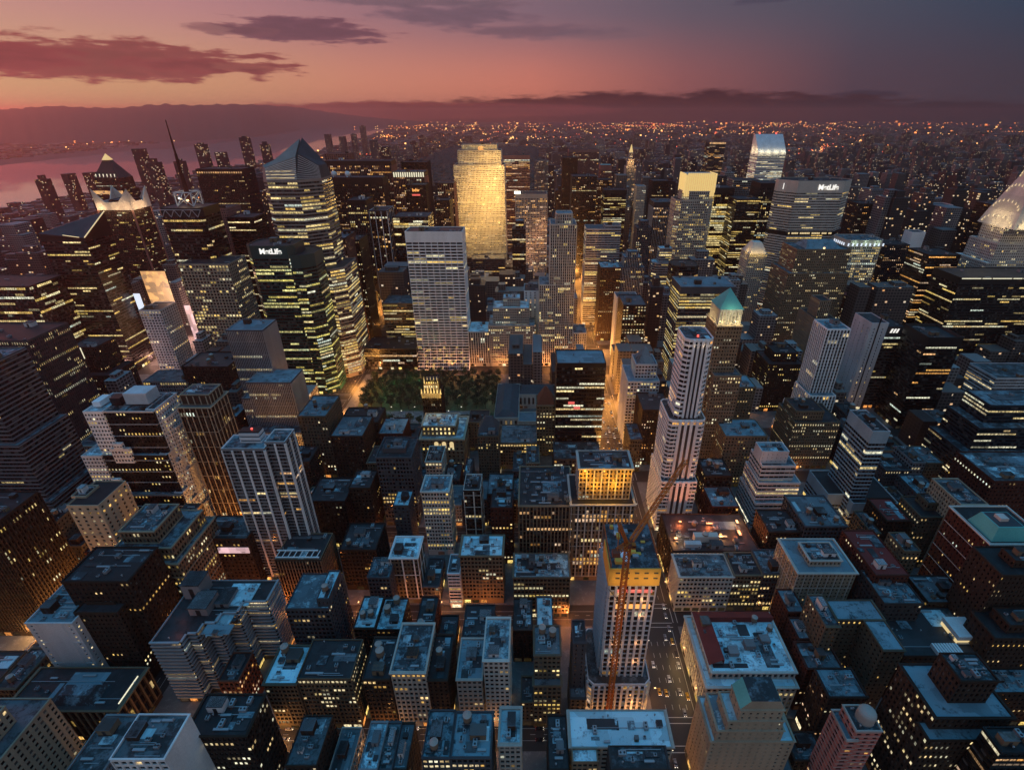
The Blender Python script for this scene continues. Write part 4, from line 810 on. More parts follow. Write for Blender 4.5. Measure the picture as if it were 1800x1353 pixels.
TIP = ALL[-1]
B('office_tower', 'dark tower of yellow lit floors with a green-black top', 'office tower', 'black', S('band', p=.4, fl=.25, pal='yel', cap=7), [F(1063, 1102, 334, 1130, 44)], roof='roof_dark', n=2)
B('office_tower', 'orange lit brown tower between the speckled tower and the yellow lit floors', 'office tower', 'brick', S('punch', p=.45, pal='org'), [F(1046, 1076, 316, 1260, 40)], roof='roof_dark', n=0)
B('setback_tower', 'white slim tower with a domed top, right of the orange beacon', 'setback tower', 'stone', S('punch', p=.1), [F(1120, 1136, 327, 1240, 30)], roof='roof_bright', n=0)
B('office_tower', 'dark tower with grey fins and a crown of pale strips', 'office tower', 'dgrey', S('rib', bay=3, p=.2, cap=10, pal='org'), [F(1150, 1185, 355, 1010, 44)], trim='steel', roof='roof_grey', n=2)
B('office_tower', 'black tower with a red strip near its top', 'office tower', 'black', S('punch', p=.06), [F(1148, 1178, 318, 1240, 44)], roof='roof_dark', n=0)
B('office_building', 'grey slab of white window bands, right of the slender white skyscraper', 'office building', 'steel', S('band', bay=5, p=.2, pal='yel'), [F(1031, 1092, 402, 830, 36), dict(F(1064, 1092, 396, 834, 26), z0=0)], trim='steel', roof='roof_grey', n=1)
B('setback_tower', 'small ornate grey tower with a stepped lantern, mid distance', 'setback tower', 'slate', S('punch', p=.15), [F(1120, 1146, 400, 860, 26), dict(F(1126, 1141, 388, 864, 16), z0=0)], roof='roof_blue', n=0)
B('setback_tower', 'blue-grey ornate tower with scalloped crown, left of the wide lit office', 'setback tower', 'slate', S('rib', bay=2.6, p=.1), [F(1092, 1133, 470, 770, 34), dict(F(1098, 1128, 452, 774, 24), z0=0), dict(F(1104, 1122, 442, 778, 14), z0=0)], trim='steel', roof='roof_blue', n=0)
B('brick_building', 'grey-brown block with pale penthouse, left of the scalloped crown', 'brick building', 'brick', S('punch', p=.1), [F(1056, 1092, 470, 760, 36)], roof='roof_bright', n=3)
r_ = B('office_tower', 'dark slab with a grid of white lit window squares, below the pale blank box', 'office tower', 'black', S('grid', bay=3.6, flo=4, ww=.55, wh=.5, p=.5, pal='pale'), [F(1096, 1137, 536, 640, 44)], trim='dgrey', roof='roof_grey', n=3)
B('low_building', 'pale blank box building beside the avenue', 'office building', 'pale', S('punch', ww=.1, p=0), [F(1084, 1122, 522, 690, 24)], roof='roof_grey', n=2)
r_ = B('glass_tower', 'black glass slab with red lit floors, right beside the avenue', 'office tower', 'black', S('glass', flo=3.8, bay=2.4, wh=.5, p=.2, fl=.5, pal='pale', cap=4), [F(979, 1066, 638, 421, 30)], trim='black', roof='roof_blue', n=2, bulk=False)
SLABB = r_
B('tower', 'black brick tower with a gold lit crown, among the park trees', 'setback tower', 'black', S('rib', bay=2.2, p=.1, pal='yel', pier=1), [dict(F(741, 774, 690, 455, 18)), dict(F(745, 770, 668, 458, 12, ch=1.5), z0=0, st=dict(p=.8, fl=.5, gl=1.6))], trim='umber', roof='roof_dark', n=0)
GOLD = ALL[-1]
# ---- right of the avenue, middle distance
r_ = B('office_tower', 'white striped tower with curved corner bays and lit crown, beside the avenue', 'office tower', 'white', S('band', bay=3.4, flo=3.9, ww=.9, wh=.55, p=.06, pal='org', rec=.4),
  [dict(F(1163, 1226, 846, 337, 40)), dict(F(1177, 1242, 738, 341, 34, ch=2.5), z0=0), dict(F(1206, 1257, 596, 345, 26, ch=3), z0=0)], trim='white', roof='roof_grey', n=2, bulk=False)
WT = r_
r_ = B('setback_tower', 'brown stone tower with a lit lantern and green pyramid roof', 'setback tower', 'tan', S('punch', bay=2.6, flo=3.6, ww=.5, p=.2, pal='pale'), [dict(F(1256, 1304, 660, 420, 40)), dict(F(1261, 1306, 572, 428, 30, cornice=.8), z0=0)], trim='sand', roof='roof_grey', n=0)
PYR = r_
B('office_tower', 'wide office slab of glowing yellow floors, banded blue roof', 'office tower', 'slate', S('band', bay=4, flo=3.9, wh=.55, p=.75, fl=.5, pal='yel', cap=8, gl=.9), [F(1197, 1295, 504, 585, 44)], trim='steel', roof='roof_blue', n=6)
B('office_building', 'curved dark roofed block behind the glowing yellow slab', 'office building', 'navy', S('glass', p=.06), [F(1185, 1232, 468, 720, 40, ch=8)], roof='roof_dark', n=3)
B('setback_tower', 'small banded spiral block between the slim white tower and the yellow slab', 'setback tower', 'steel', S('band', p=.3, pal='yel'), [F(1148, 1182, 462, 780, 26, ch=6), dict(F(1160, 1182, 436, 785, 16), z0=0)], roof='roof_bright', n=1)
B('setback_tower', 'white tower with a blue pyramid cap and lit balconies, left of the white striped tower', 'setback tower', 'pale', S('grid', bay=3.4, flo=3.8, ww=.7, p=.25, pal='yel'), [F(1104, 1160, 670, 470, 40), dict(F(1118, 1156, 640, 478, 26), z0=0)], trim='pale', roof='roof_blue', n=1, bulk=False)
BLUEP = ALL[-1]
B('brick_building', 'dark brick block with a red lit sign band, below the blue pyramid cap', 'brick building', 'umber', S('punch', bay=2.5, p=.14, pal='org', ww=.4), [F(1130, 1180, 720, 432, 36)], roof='roof_dark', n=3)
REDS = ALL[-1]
B('low_building', 'low dark block at the avenue side, below the blue pyramid cap', 'low building', 'dgrey', S('loft', p=.15), [F(1108, 1130, 772, 420, 30)], roof='roof_blue', n=2)
B('office_building', 'white stepped office of broad white bands and blank boxes on top', 'office building', 'pale', S('band', bay=4, flo=4, wh=.5, p=.1, pal='pale'), [F(1328, 1410, 884, 336, 36), dict(F(1334, 1408, 848, 340, 30), z0=0), dict(F(1340, 1400, 818, 344, 24), z0=0), dict(F(1340, 1388, 793, 348, 14), z0=zof(818, 344) - .9, st=dict(p=0, ww=.1))], trim='white', roof='roof_blue', n=2, bulk=False)
B('brick_building', 'dark red block under a blue roof, left of the white stepped office', 'brick building', 'redbrick', S('loft', p=.08, pal='org'), [F(1252, 1300, 890, 328, 26)], roof='roof_blue', n=4)
B('brick_building', 'blue roofed brown block with tanks, behind the dark red block', 'brick building', 'umber', S('loft', p=.1), [F(1240, 1288, 836, 362, 26)], roof='roof_dark', n=4, tanks=2)
B('glass_tower', 'pale blue glass tower with blank top panels, turned corner toward the lookout', 'glass tower', 'iceblue', S('band', bay=3, flo=3.8, wh=.62, p=.10, pal='pale', cap=11, rec=.15), [F(1500, 1580, 884, 339, 42), F(1456, 1504, 868, 352, 34), dict(F(1535, 1566, 758, 345, 34), z0=0)], trim='pale', roof='roof_dark', n=2)
B('setback_tower', 'white vertical-striped tower stepping down to its left', 'setback tower', 'white', S('rib', bay=3.3, flo=3.7, ww=.66, wh=.95, p=.04, pier=1, pw=1.1), [F(1384, 1440, 765, 468, 36), dict(F(1404, 1455, 728, 474, 36), z0=0), dict(F(1424, 1470, 695, 480, 34), z0=0), dict(F(1455, 1496, 578, 488, 28), z0=0)], trim='white', roof='roof_blue', n=3)
B('office_tower', 'dark tower with a pale blank end wall and white lit mark near its top', 'office tower', 'dgrey', S('band', p=.12, fl=.1, pal='yel', flo=3.9, cap=12), [F(1556, 1592, 574, 548, 38)], roof='roof_dark', n=3)
MARK = ALL[-1]
B('glass_tower', 'black banded tower with a sunken white-rimmed roof', 'office tower', 'black', S('band', flo=3.8, p=.08, fl=.06, pal='org', cap=10), [F(1634, 1695, 593, 500, 40)], trim='dgrey', roof='roof_dark', n=6, par=3.0)
B('glass_tower', 'huge black tower at the right edge with a lit line under its roof', 'office tower', 'black', S('glass', bay=2.4, flo=3.7, wh=.5, p=.14, fl=.12, pal='yel', cap=8), [F(1690, 1900, 488, 640, 50)], roof='roof_dark', n=5)
BIGB = ALL[-1]
B('office_building', 'stepped dark glass office with thin lit lines, right edge', 'office building', 'navy', S('band', flo=3.6, p=.2, fl=.1, pal='pale'), [F(1700, 1900, 800, 382, 50), dict(F(1722, 1900, 752, 392, 40), z0=0), dict(F(1742, 1900, 712, 402, 30), z0=0)], trim='slate', roof='roof_blue', n=3)
B('office_tower', 'white striped block at the right edge above the stepped dark office', 'office building', 'pale', S('band', p=.1), [F(1752, 1900, 664, 520, 40)], roof='roof_blue', n=3)
B('brick_building', 'tan dotted tower below the white vertical-striped tower', 'brick building', 'tan', S('punch', bay=2.4, flo=3.6, p=.14, fl=.08, pal='pale', ww=.45), [F(1398, 1478, 742, 425, 38), dict(F(1400, 1450, 722, 430, 26), z0=0)], roof='roof_dark', n=3, tanks=1)
B('brick_building', 'dark stepped block of small lit windows, right of the brown stone tower', 'setback tower', 'umber', S('punch', bay=2.6, p=.16, pal='yel'), [F(1352, 1414, 640, 540, 40), dict(F(1362, 1404, 620, 548, 26), z0=0)], roof='roof_dark', n=3)
B('brick_building', 'small tan building with a rounded glass roof, right of the lantern tower', 'brick building', 'tan', S('punch', p=.15), [F(1286, 1330, 680, 470, 28)], roof='roof_blue', n=3)
B('brick_building', 'blue roofed tan block in front of the brown stone tower', 'brick building', 'tan', S('punch', p=.18, pal='yel'), [F(1276, 1350, 766, 396, 30)], roof='roof_blue', n=6)
B('brick_building', 'red-brick octagonal block, above the dark tower with the white mark', 'brick building', 'rust', S('punch', bay=2.6, p=.16, pal='pale'), [F(1502, 1536, 528, 700, 40)], roof='redroof', n=3)
B('setback_tower', 'grey tower of many small windows with a bright blue hipped roof', 'setback tower', 'tan', S('punch', bay=2.6, flo=3.6, ww=.44, wh=.55, p=.2, pal='pale'), [F(1386, 1494, 480, 690, 56), dict(F(1402, 1497, 438, 696, 46), z0=0)], roof='roof_blue', n=0)
LINC = ALL[-1]
B('setback_tower', 'brown gothic-crowned block with slim corner shafts', 'setback tower', 'tan', S('rib', bay=2.4, p=.12, pal='yel'), [F(1432, 1470, 560, 600, 40), dict(F(1442, 1462, 528, 606, 22), z0=0)], trim='sand', roof='roof_dark', n=0)
B('office_tower', 'broad slab tower with a white lit sign and a bright waist band', 'office tower', 'limestone', S('band', bay=3, flo=4.0, wh=.42, p=.14, fl=.04, pal='yel', cap=17), [dict(F(1380, 1512, 318, 858, 54, ch=22))], trim='stone', roof='roof_dark', n=6)
MLW = ALL[-1]
B('setback_tower', 'stone tower with a yellow lit mansard, tucked left of the broad slab tower', 'setback tower', 'stone', S('punch', p=.2, pal='yel'), [F(1318, 1350, 446, 800, 36)], roof='roof_dark', n=0)
HELM = ALL[-1]
B('office_tower', 'stone tower with a crown of green-white lights', 'setback tower', 'stone', S('loft', bay=3, flo=4, p=.45, fl=.2, pal='yel', cap=10), [F(1490, 1557, 422, 790, 44, ch=5)], trim='limestone', roof='roof_blue', n=3)
GCROWN = ALL[-1]
B('office_tower', 'grey octagonal tower with a glowing yellow glass crown', 'office tower', 'stone', S('grid', bay=3.2, flo=4, ww=.6, wh=.6, p=.45, pal='yel'), [F(1190, 1256, 352, 905, 50, ch=8), dict(F(1202, 1258, 336, 910, 42, ch=10), z0=0)], trim='limestone', roof='roof_dark', n=0)
YCROWN = ALL[-1]
B('office_tower', 'dark tower of thick yellow floors, right of the yellow crowned tower', 'office tower', 'black', S('glass', flo=4, bay=3, p=.5, fl=.5, pal='yel', cap=12), [F(1258, 1292, 330, 990, 44)], roof='roof_dark', n=1)
B('office_tower', 'black tower with lit side rows, left one before the broad slab tower', 'office tower', 'black', S('band', p=.3, fl=.2, pal='yel'), [F(1296, 1338, 350, 930, 44)], roof='roof_dark', n=1)
B('office_tower', 'black finned tower close behind the broad slab tower', 'office tower', 'black', S('rib', p=.3, fl=.15, pal='yel', cap=8), [F(1338, 1378, 322, 985, 44)], trim='dgrey', roof='roof_dark', n=1)
B('office_tower', 'grey gridded slab between the yellow floors and the slanted roof tower', 'office tower', 'grey', S('grid', bay=3.4, p=.15, pal='org'), [F(1290, 1336, 316, 1080, 36)], roof='roof_dark', n=0)
B('office_tower', 'white banded tower with a slanted floodlit roof', 'office tower', 'white', S('band', bay=4, flo=4.2, p=.35, fl=.2, pal='pale', cap=6), [dict(F(1333, 1382, 268, 1580, 56))], trim='white', roof='roof_grey', n=0)
CITI = ALL[-1]
B('office_tower', 'dark slim tower with a lit roof edge in the far skyline', 'office tower', 'dgrey', S('band', p=.3, pal='org'), [F(1248, 1276, 251, 1820, 46)], roof='roof_dark', n=0)
FARL = ALL[-1]
B('office_tower', 'dark slab tower beside a pale blank end wall, right of the lit green crown', 'office tower', 'navy', S('punch', p=.2, pal='org'), [F(1560, 1600, 430, 800, 44)], roof='roof_dark', n=3)
B('office_tower', 'pale blank wall tower standing between two dark towers', 'office tower', 'white', S('punch', ww=.1, p=0), [F(1604, 1628, 408, 860, 20)], roof='roof_grey', n=0)
B('office_tower', 'brown banded glass tower with orange floors, left of the huge black tower', 'office tower', 'umber', S('band', p=.4, fl=.15, pal='org'), [F(1634, 1690, 448, 720, 44)], roof='roof_dark', n=3)
B('apartment_tower', 'black slab with a pink-grey end wall, near the right edge', 'apartment tower', 'black', S('punch', p=.12, pal='org'), [F(1748, 1790, 360, 900, 40)], trim='pink', roof='roof_dark', n=1)
B('setback_tower', 'white gridded skyscraper with lit arches, rising out of the right edge', 'setback tower', 'limestone', S('punch', bay=3, flo=3.7, ww=.5, wh=.55, p=.18, pal='yel'), [F(1735, 1890, 462, 712, 60), dict(F(1755, 1870, 428, 716, 52), z0=0), dict(F(1768, 1852, 400, 720, 40), z0=0)], trim='white', roof='roof_bright', n=0)
CHRY = ALL[-1]
B('apartment_tower', 'pale blue ribbed apartment pair in the right distance', 'apartment tower', 'pale', S('rib', bay=4, p=.08), [F(1630, 1676, 360, 1080, 30)], trim='white', roof='roof_grey', n=0)
B('brick_building', 'reddish tower lit orange at its foot, right of the broad slab tower', 'office tower', 'brick', S('punch', p=.2, pal='org'), [F(1512, 1546, 358, 1000, 40)], roof='roof_dark', n=1)
# ================================================================== special roofs, crowns, signs and lights
def part(root, name, mb, mats, **k): mb.o = np.array((root.location.x, root.location.y, root.location.z)); return mb.build(name, mats, root, **k)
def frustum(root, name, x0, x1, y0, y1, z0, z1, mt, k=0.0, par=None):
    """hipped or pyramid roof: the top is the base shrunk to k"""
    cx, cy_ = (x0 + x1) / 2, (y0 + y1) / 2; hx, hy = (x1 - x0) / 2, (y1 - y0) / 2
    kx, ky = (k, k) if np.isscalar(k) else k
    m = MB(); b_ = [(x0, y0, z0), (x1, y0, z0), (x1, y1, z0), (x0, y1, z0)]
    t_ = [(cx + s * hx * kx, cy_ + q * hy * ky, z1) for s, q in ((-1, -1), (1, -1), (1, 1), (-1, 1))]
    m.add(b_ + t_, [(0, 1, 5, 4), (1, 2, 6, 5), (2, 3, 7, 6), (3, 0, 4, 7), (4, 5, 6, 7)], 0)
    m.o = np.array((root.location.x, root.location.y, 0)); return m.build(name, [mt], par or root)
def wing(root, tier, wall, st, trim=None, seed=1, plain_roof='roof_grey'):
    rng = random.Random(seed); m = MB((root.location.x, root.location.y, 0)); p = ccw(tier.get('poly') or rect(tier['x0'], tier['x1'], tier['y0'], tier['y1'], tier.get('ch', 0)))
    prism(m, p, tier.get('z0', 0), tier['z'], st, rng); o = m.build('wing', [wall, 'window_glass', trim or wall], root)
    r = MB((root.location.x, root.location.y, 0)); r.poly([(a, b_, tier['z'] - .98) for a, b_ in p]); r.build('wing_roof', [plain_roof], o)
    FOOT.append((tier['x0'], tier['x1'], tier['y0'], tier['y1'], tier['z'])); return o
def strip(root, name, x0, x1, y0, y1, z0, z1, mt, par=None):
    m = MB((root.location.x, root.location.y, 0)); m.box(x0, x1, y0, y1, z0, z1, 0, True); return m.build(name, [mt], par or root)
def text(root, s, x, y, z, size, mt, ext=.25, rz=0.0, bold=.03):
    c = bpy.data.curves.new('sign', 'FONT'); c.body = s; c.size = size; c.align_x = 'CENTER'; c.extrude = ext; c.offset = bold * size
    q = bpy.data.objects.new('lettering', c); COL.objects.link(q); bpy.context.view_layer.update()
    me = bpy.data.meshes.new_from_object(q.evaluated_get(bpy.context.evaluated_depsgraph_get())); bpy.data.objects.remove(q); me.materials.clear(); me.materials.append(MATS[mt])
    o = bpy.data.objects.new('sign', me); COL.objects.link(o); o.parent = root
    o.location = (x - root.location.x, y - root.location.y, z); o.rotation_euler = (R(90), 0, rz); return o
def top(o):            # (x0, x1, y0, y1, z) of the topmost roof of a building
    best = None
    for c in o.children:
        if c.name.split('.')[0] == 'roof':
            v = [w.co for w in c.data.vertices]; z = max(w.z for w in v)
            if best is None or z > best[4]:
                best = (min(w.x for w in v) + o.location.x, max(w.x for w in v) + o.location.x, min(w.y for w in v) + o.location.y, max(w.y for w in v) + o.location.y, z)
    return best
# -- near roofs
a = top(GABLE); zt = a[4]
m = MB((GABLE.location.x, GABLE.location.y, 0)); yc = (a[2] + a[3]) / 2; x0, x1, y0, y1 = a[0] - .3, a[1] + .3, a[2] + .3, a[3]
m.add([(x0, y0, zt + 1), (x0, y1, zt + 1), (x0 + 4, y1, zt + 7), (x0 + 4, y0, zt + 7), (x1 - 3, y0, zt + 7), (x1 - 3, y1, zt + 7), (x1, y1, zt + 1), (x1, y0, zt + 1)], [(0, 3, 2, 1), (3, 4, 5, 2), (4, 7, 6, 5)], [0, 1, 0])
m.add([(x0, y0, zt), (x1, y0, zt), (x1, y0, zt + 1), (x1 - 3, y0, zt + 7), (x0 + 4, y0, zt + 7), (x0, y0, zt + 1)], [(0, 1, 2, 5), (5, 2, 3, 4)], 2)
m.add([(x0, y1, zt), (x1, y1, zt), (x1, y1, zt + 1), (x1 - 3, y1, zt + 7), (x0 + 4, y1, zt + 7), (x0, y1, zt + 1)], [(5, 2, 1, 0), (4, 3, 2, 5)], 2)
m.build('gable_roof', ['copper', 'roof_blue', 'sand'], GABLE)
for i in range(4): strip(GABLE, 'arched_window', x0 + 3.2 + i * 3.2, x0 + 5.2 + i * 3.2, y0 - .12, y0 + .2, zt - 4.5, zt - .8, 'rust')
a = top(REDT)
m = MB((REDT.location.x, REDT.location.y, 0)); cx, cy_ = (a[0] + a[1]) / 2 + 1.2, (a[2] + a[3]) / 2
for k in range(5): m.cone((cx, cy_), 4.0 * math.cos(k * .3), 4.0 * math.cos((k + 1) * .3) if k < 4 else .1, a[4] + 4.5 + 3.0 * math.sin(k * .3), a[4] + 4.5 + 3.0 * math.sin((k + 1) * .3), 20, 0, False)
m.cone((cx, cy_), 4.0, 4.0, a[4] - .1, a[4] + 4.5, 20, 0, False); m.build('domed_tank', ['tank_cap'], REDT)
frustum(HALL, 'skylight', -268, -244, 171, 183, 28, 33, 'roof_blue', (.72, .5))
strip(HALL, 'light_strip', -231.5, -231, 172, 188, 27.2, 28.6, 'strip_pale')
a = top(MANS); frustum(MANS, 'mansard_roof', a[0] + 2.5, a[0] + 25, a[2] + 2.5, a[2] + 22, a[4], a[4] + 9, 'copper', .72); strip(MANS, 'roof_deck', a[0] + 6.5, a[0] + 21, a[2] + 6, a[2] + 18.5, a[4] + 8.9, a[4] + 9.3, 'slate')
strip(MANS, 'stair_bulkhead', a[0] + 10, a[0] + 15, a[2] + 10, a[2] + 15, a[4] + 9.2, a[4] + 11.5, 'limestone')
m = MB((PAVB.location.x, PAVB.location.y, 0)); z_ = top(PAVB)[4]; Pv = F(1677, 1724, 1136, 200, 14)
m.box(Pv['x0'] + .8, Pv['x1'] - .8, Pv['y0'] + .8, Pv['y1'], z_ - .05, z_ + 3.4, 1); m.box(Pv['x0'], Pv['x1'], Pv['y0'], Pv['y1'], z_ + 3.4, z_ + 6.5, 0, True)
m.build('roof_pavilion', ['white', 'skylight_glow'], PAVB)
m = MB((PAVB.location.x, PAVB.location.y, 0))
for k in range(9): m.box(Pv['x0'] - 16 + k * 1.7, Pv['x0'] - 14.9 + k * 1.7, 193, 199, z_, z_ + 2.6, 0)
m.build('louvred_vent', ['white'], PAVB)
a = top(STEEP); frustum(STEEP, 'hip_roof', a[0] - .3, a[1] + .3, a[2] + 6, a[3] + .2, a[4] - .4, a[4] + 13, 'slate', (.3, .1))
# red tiled edge of the corner store: a sloping roof along the avenue and the north side
s_ = F(1243, 1402, 1206, 182, 47); a = top(STORE); z_ = a[4]
m = MB((STORE.location.x, STORE.location.y, 0)); x0, x1, y0, y1 = a[0] - .7, a[1], a[2] + 4, a[3] + .7
m.add([(x0, y0, z_ + 1.15), (x0 + 9, y0 + 1, z_ + 4.4), (x0 + 9, y1 - 7, z_ + 4.4), (x0, y1, z_ + 1.15), (x1, y1, z_ + 1.15), (x1, y1 - 7, z_ + 4.4), (x0 + 9, y0 + 1, z_), (x0 + 9, y1 - 7, z_), (x1, y1 - 7, z_)],
    [(0, 1, 2, 3), (3, 2, 5, 4), (1, 6, 7, 2), (2, 7, 8, 5)], 0)
m.build('tiled_roof_edge', ['redroof'], STORE)
strip(STORE, 'light_court_shade', x0 + 34, x0 + 40, y0 + 8, y0 + 22, z_ - .2, z_ + .1, 'black')  # flat black sheet: the shade of a sunken court put in as colour
for k in range(3): strip(STORE, 'roof_house', x0 + 14 + k * 11, x0 + 20 + k * 11, y0 + 6 + k * 4, y0 + 11 + k * 4, z_ - .05, z_ + 3 + k % 2, 'grey')
# lights in the roof yard
a = top(YARD)
for k, (fx, fy, sx_, sy_, mt) in enumerate(((.08, .3, 2.5, 1.5, 'sign_red'), (.2, .75, 2, 1, 'panel_glow_gold'), (.62, .35, 9, 1.5, 'panel_glow_gold'), (.86, .45, 2, 6, 'panel_glow_gold'), (.9, .75, 1.5, 4, 'sign_red'), (.55, .7, 5, 1, 'panel_glow_gold'))):
    x, y = a[0] + (a[1] - a[0]) * fx, a[2] + (a[3] - a[2]) * fy
    o = strip(YARD, 'lit_canopy', x - sx_ / 2, x + sx_ / 2, y - sy_ / 2, y + sy_ / 2, a[4] + 1.5, a[4] + 1.9, mt)
    light('yard_lamp', (x, y, a[4] + 3), 6500, (1, .22, .06) if k % 2 else (1, .42, .12), .8, YARD)
strip(YARD, 'roof_house', a[0] + 18, a[0] + 36, a[2] + 9, a[2] + 14, a[4] - .05, a[4] + 6, 'limestone')
strip(YARD, 'roof_house', a[0] + 10, a[0] + 22, a[2] + 4, a[2] + 8, a[4] - .05, a[4] + 3.5, 'pale')
light('terrace_lamp', (-204, 196, 59), 260, (1, .28, .16), .5, BALC); light('terrace_lamp', (-208, 206, 59), 160, (1, .3, .18), .5, BALC)
# ribbed tower penthouse: stacked pale slabs
a = top(RIBT); x0 = RIBT.location.x - 12
for k in range(3): strip(RIBT, 'penthouse', x0 + 1.6 * k * .3, x0 + 15 - k * .4, 291, 298, 121.5 + k * 3.2, 123.7 + k * 3.2, 'pale'); strip(RIBT, 'penthouse_windows', x0 + .8, x0 + 14, 291.4, 297.6, 123.7 + k * 3.2, 124.75 + k * 3.2, 'black')
strip(RIBT, 'warning_light', x0 + 8, x0 + 9, 294, 295, 131.3, 132.2, 'beacon_red')
a = top(ZIG)
m = MB((ZIG.location.x, ZIG.location.y, 0)); n_ = 8
for k in range(n_):
    x = a[0] + (a[1] - a[0]) * (k + .3) / n_; m.bar((x, a[2] + 1, a[4] + 2.2), (x + 1.6, a[2] + 5.5, a[4] + 4.2), .45)
m.bar((a[0] + .5, a[2] + 1, a[4] + 2), (a[1] - 1, a[2] + 1, a[4] + 2), .8); m.bar((a[0] + .5, a[2] + 5.5, a[4] + 4), (a[1] - 3, a[2] + 5.5, a[4] + 4), .8)
m.build('roof_frame', ['white'], ZIG)
x_, y_, z_ = BRONZE.location.x, 235, 0
for k in range(5): light('street_glow', (-322 + k * 1.5, 232 + k * 9, 14), 22000, (1, .40, .10), .6)
# arches on the club house
a = FOOT[0]
c_ = F(739, 814, 770, 412, 40)
m = MB((CLUB.location.x, CLUB.location.y, 0))
for k in range(3):
    cx = c_['x0'] + (c_['x1'] - c_['x0']) * (.36 + k * .18); z0 = c_['z'] - 11
    n_ = 10; pts = [(cx - 2, c_['y0'] - .08, z0), (cx + 2, c_['y0'] - .08, z0)] + [(cx + 2 * math.cos(q * math.pi / n_), c_['y0'] - .08, z0 + 5 + 2 * math.sin(q * math.pi / n_)) for q in range(n_ + 1)]
    mm = MB((CLUB.location.x, CLUB.location.y, 0)); mm.poly(pts); mm.build('arched_window', ['skylight_glow'], CLUB)
# black and white setback tower: pale stepped wings
T3, T2, T1 = F(150, 318, 868, 337, 46), F(147, 292, 800, 341, 38), F(150, 268, 722, 345, 30)
wst = S('punch', bay=2.5, flo=3.6, ww=.62, wh=.5, p=.12, fl=.06, pal='yel')
for k, (t_, w, up) in enumerate(((T3, 17, 1), (T2, 15, .6), (T1, 14, .4))): wing(BW, WB(t_['x0'] - 1, t_['x0'] + w, t_['y0'] - 1.6, t_['y0'] + 18, t_['z'] + up), 'white', wst, seed=k, plain_roof='roof_bright')
for k, (xa, w, y0, z1) in enumerate(((T3['x0'] + 26, 13, 335.2, 52), (T2['x0'] + 25, 15, 339.4, 84), (T3['x0'] + 29, 7, 334.8, 57), (T2['x0'] + 29, 7, 339.0, 89))): wing(BW, WB(xa, xa + w, y0, y0 + 2.4 + k * .1, z1, z0=z1 - (14 if k < 2 else 5)), 'white', wst, seed=k + 9, plain_roof='roof_bright')
for k, t_ in enumerate((T3, T2, T1)):
    for q in range(3): wing(BW, WB(t_['x1'] - 7 + q * 2.2, t_['x1'] + .6 + q * 2.2, t_['y0'] + 2 + q * 4, t_['y1'] - 1, t_['z'] - q * 11 + .3), 'pale', S('punch', bay=2.6, flo=3.6, ww=.5, p=.2, fl=.1, pal='yel'), seed=k * 3 + q + 20)
x0 = T1['x0']; strip(BW, 'penthouse', x0 + 26, x0 + 44, 354, 368, 116.5, 126, 'pale'); strip(BW, 'penthouse', x0 + 16, x0 + 24, 352, 360, 116.5, 123, 'black'); strip(BW, 'penthouse', x0 + 3, x0 + 9, 350, 362, 116.5, 121, 'white')
# -- tall crowns
g_ = F(711, 812, 407, 668, 33)                      # the white gridded tower sweeps out at its foot
m = MB((GRACE.location.x, GRACE.location.y, 0)); prev = None
for k in range(9):
    z = 30 * (1 - k / 8); d = 14 * (k / 8) ** 2
    cur = (z, g_['y0'] - .9 - d)
    if prev:
        n_ = 8
        for i in range(n_ + 1):
            x = g_['x0'] + (g_['x1'] - g_['x0']) * i / n_; m.add([(x - .45, prev[1], prev[0]), (x + .45, prev[1], prev[0]), (x + .45, cur[1], cur[0]), (x - .45, cur[1], cur[0])], [(0, 3, 2, 1)], 0)
            m.add([(x - .45, prev[1], prev[0]), (x - .45, g_['y0'], prev[0]), (x - .45, g_['y0'], cur[0]), (x - .45, cur[1], cur[0]), (x + .45, prev[1], prev[0]), (x + .45, g_['y0'], prev[0]), (x + .45, g_['y0'], cur[0]), (x + .45, cur[1], cur[0])], [(0, 1, 2, 3), (7, 6, 5, 4)], 0)
        m.box(g_['x0'], g_['x1'], cur[1] + .1, g_['y0'] - .5, cur[0], cur[0] + 1.1, 0, True)
        for i in range(24):
            xa, xb = g_['x0'] + (g_['x1'] - g_['x0']) * (i + .06) / 24, g_['x0'] + (g_['x1'] - g_['x0']) * (i + .94) / 24
            c = np.array(PAL['yel']) * (.5 if random.Random(k * 31 + i).random() < .12 else .0)
            m.add([(xa, prev[1] + .4, prev[0]), (xb, prev[1] + .4, prev[0]), (xb, cur[1] + .4, cur[0] + 1.2), (xa, cur[1] + .4, cur[0] + 1.2)], [(0, 3, 2, 1)], 1, [c])
    prev = cur
m.build('flared_base', ['white', 'window_glass'], GRACE)
m = MB((GRACE.location.x, GRACE.location.y, 0)); z_ = g_['z']
m.box(g_['x0'] + 3, g_['x0'] + 22, g_['y0'] + 5, g_['y1'] - 5, z_ - .9, z_ - .8, 0); m.box(g_['x1'] - 30, g_['x1'] - 4, g_['y0'] + 12, g_['y1'] - 4, z_ - .9, z_ - .8, 0); m.build('roof_well', ['black'], GRACE)
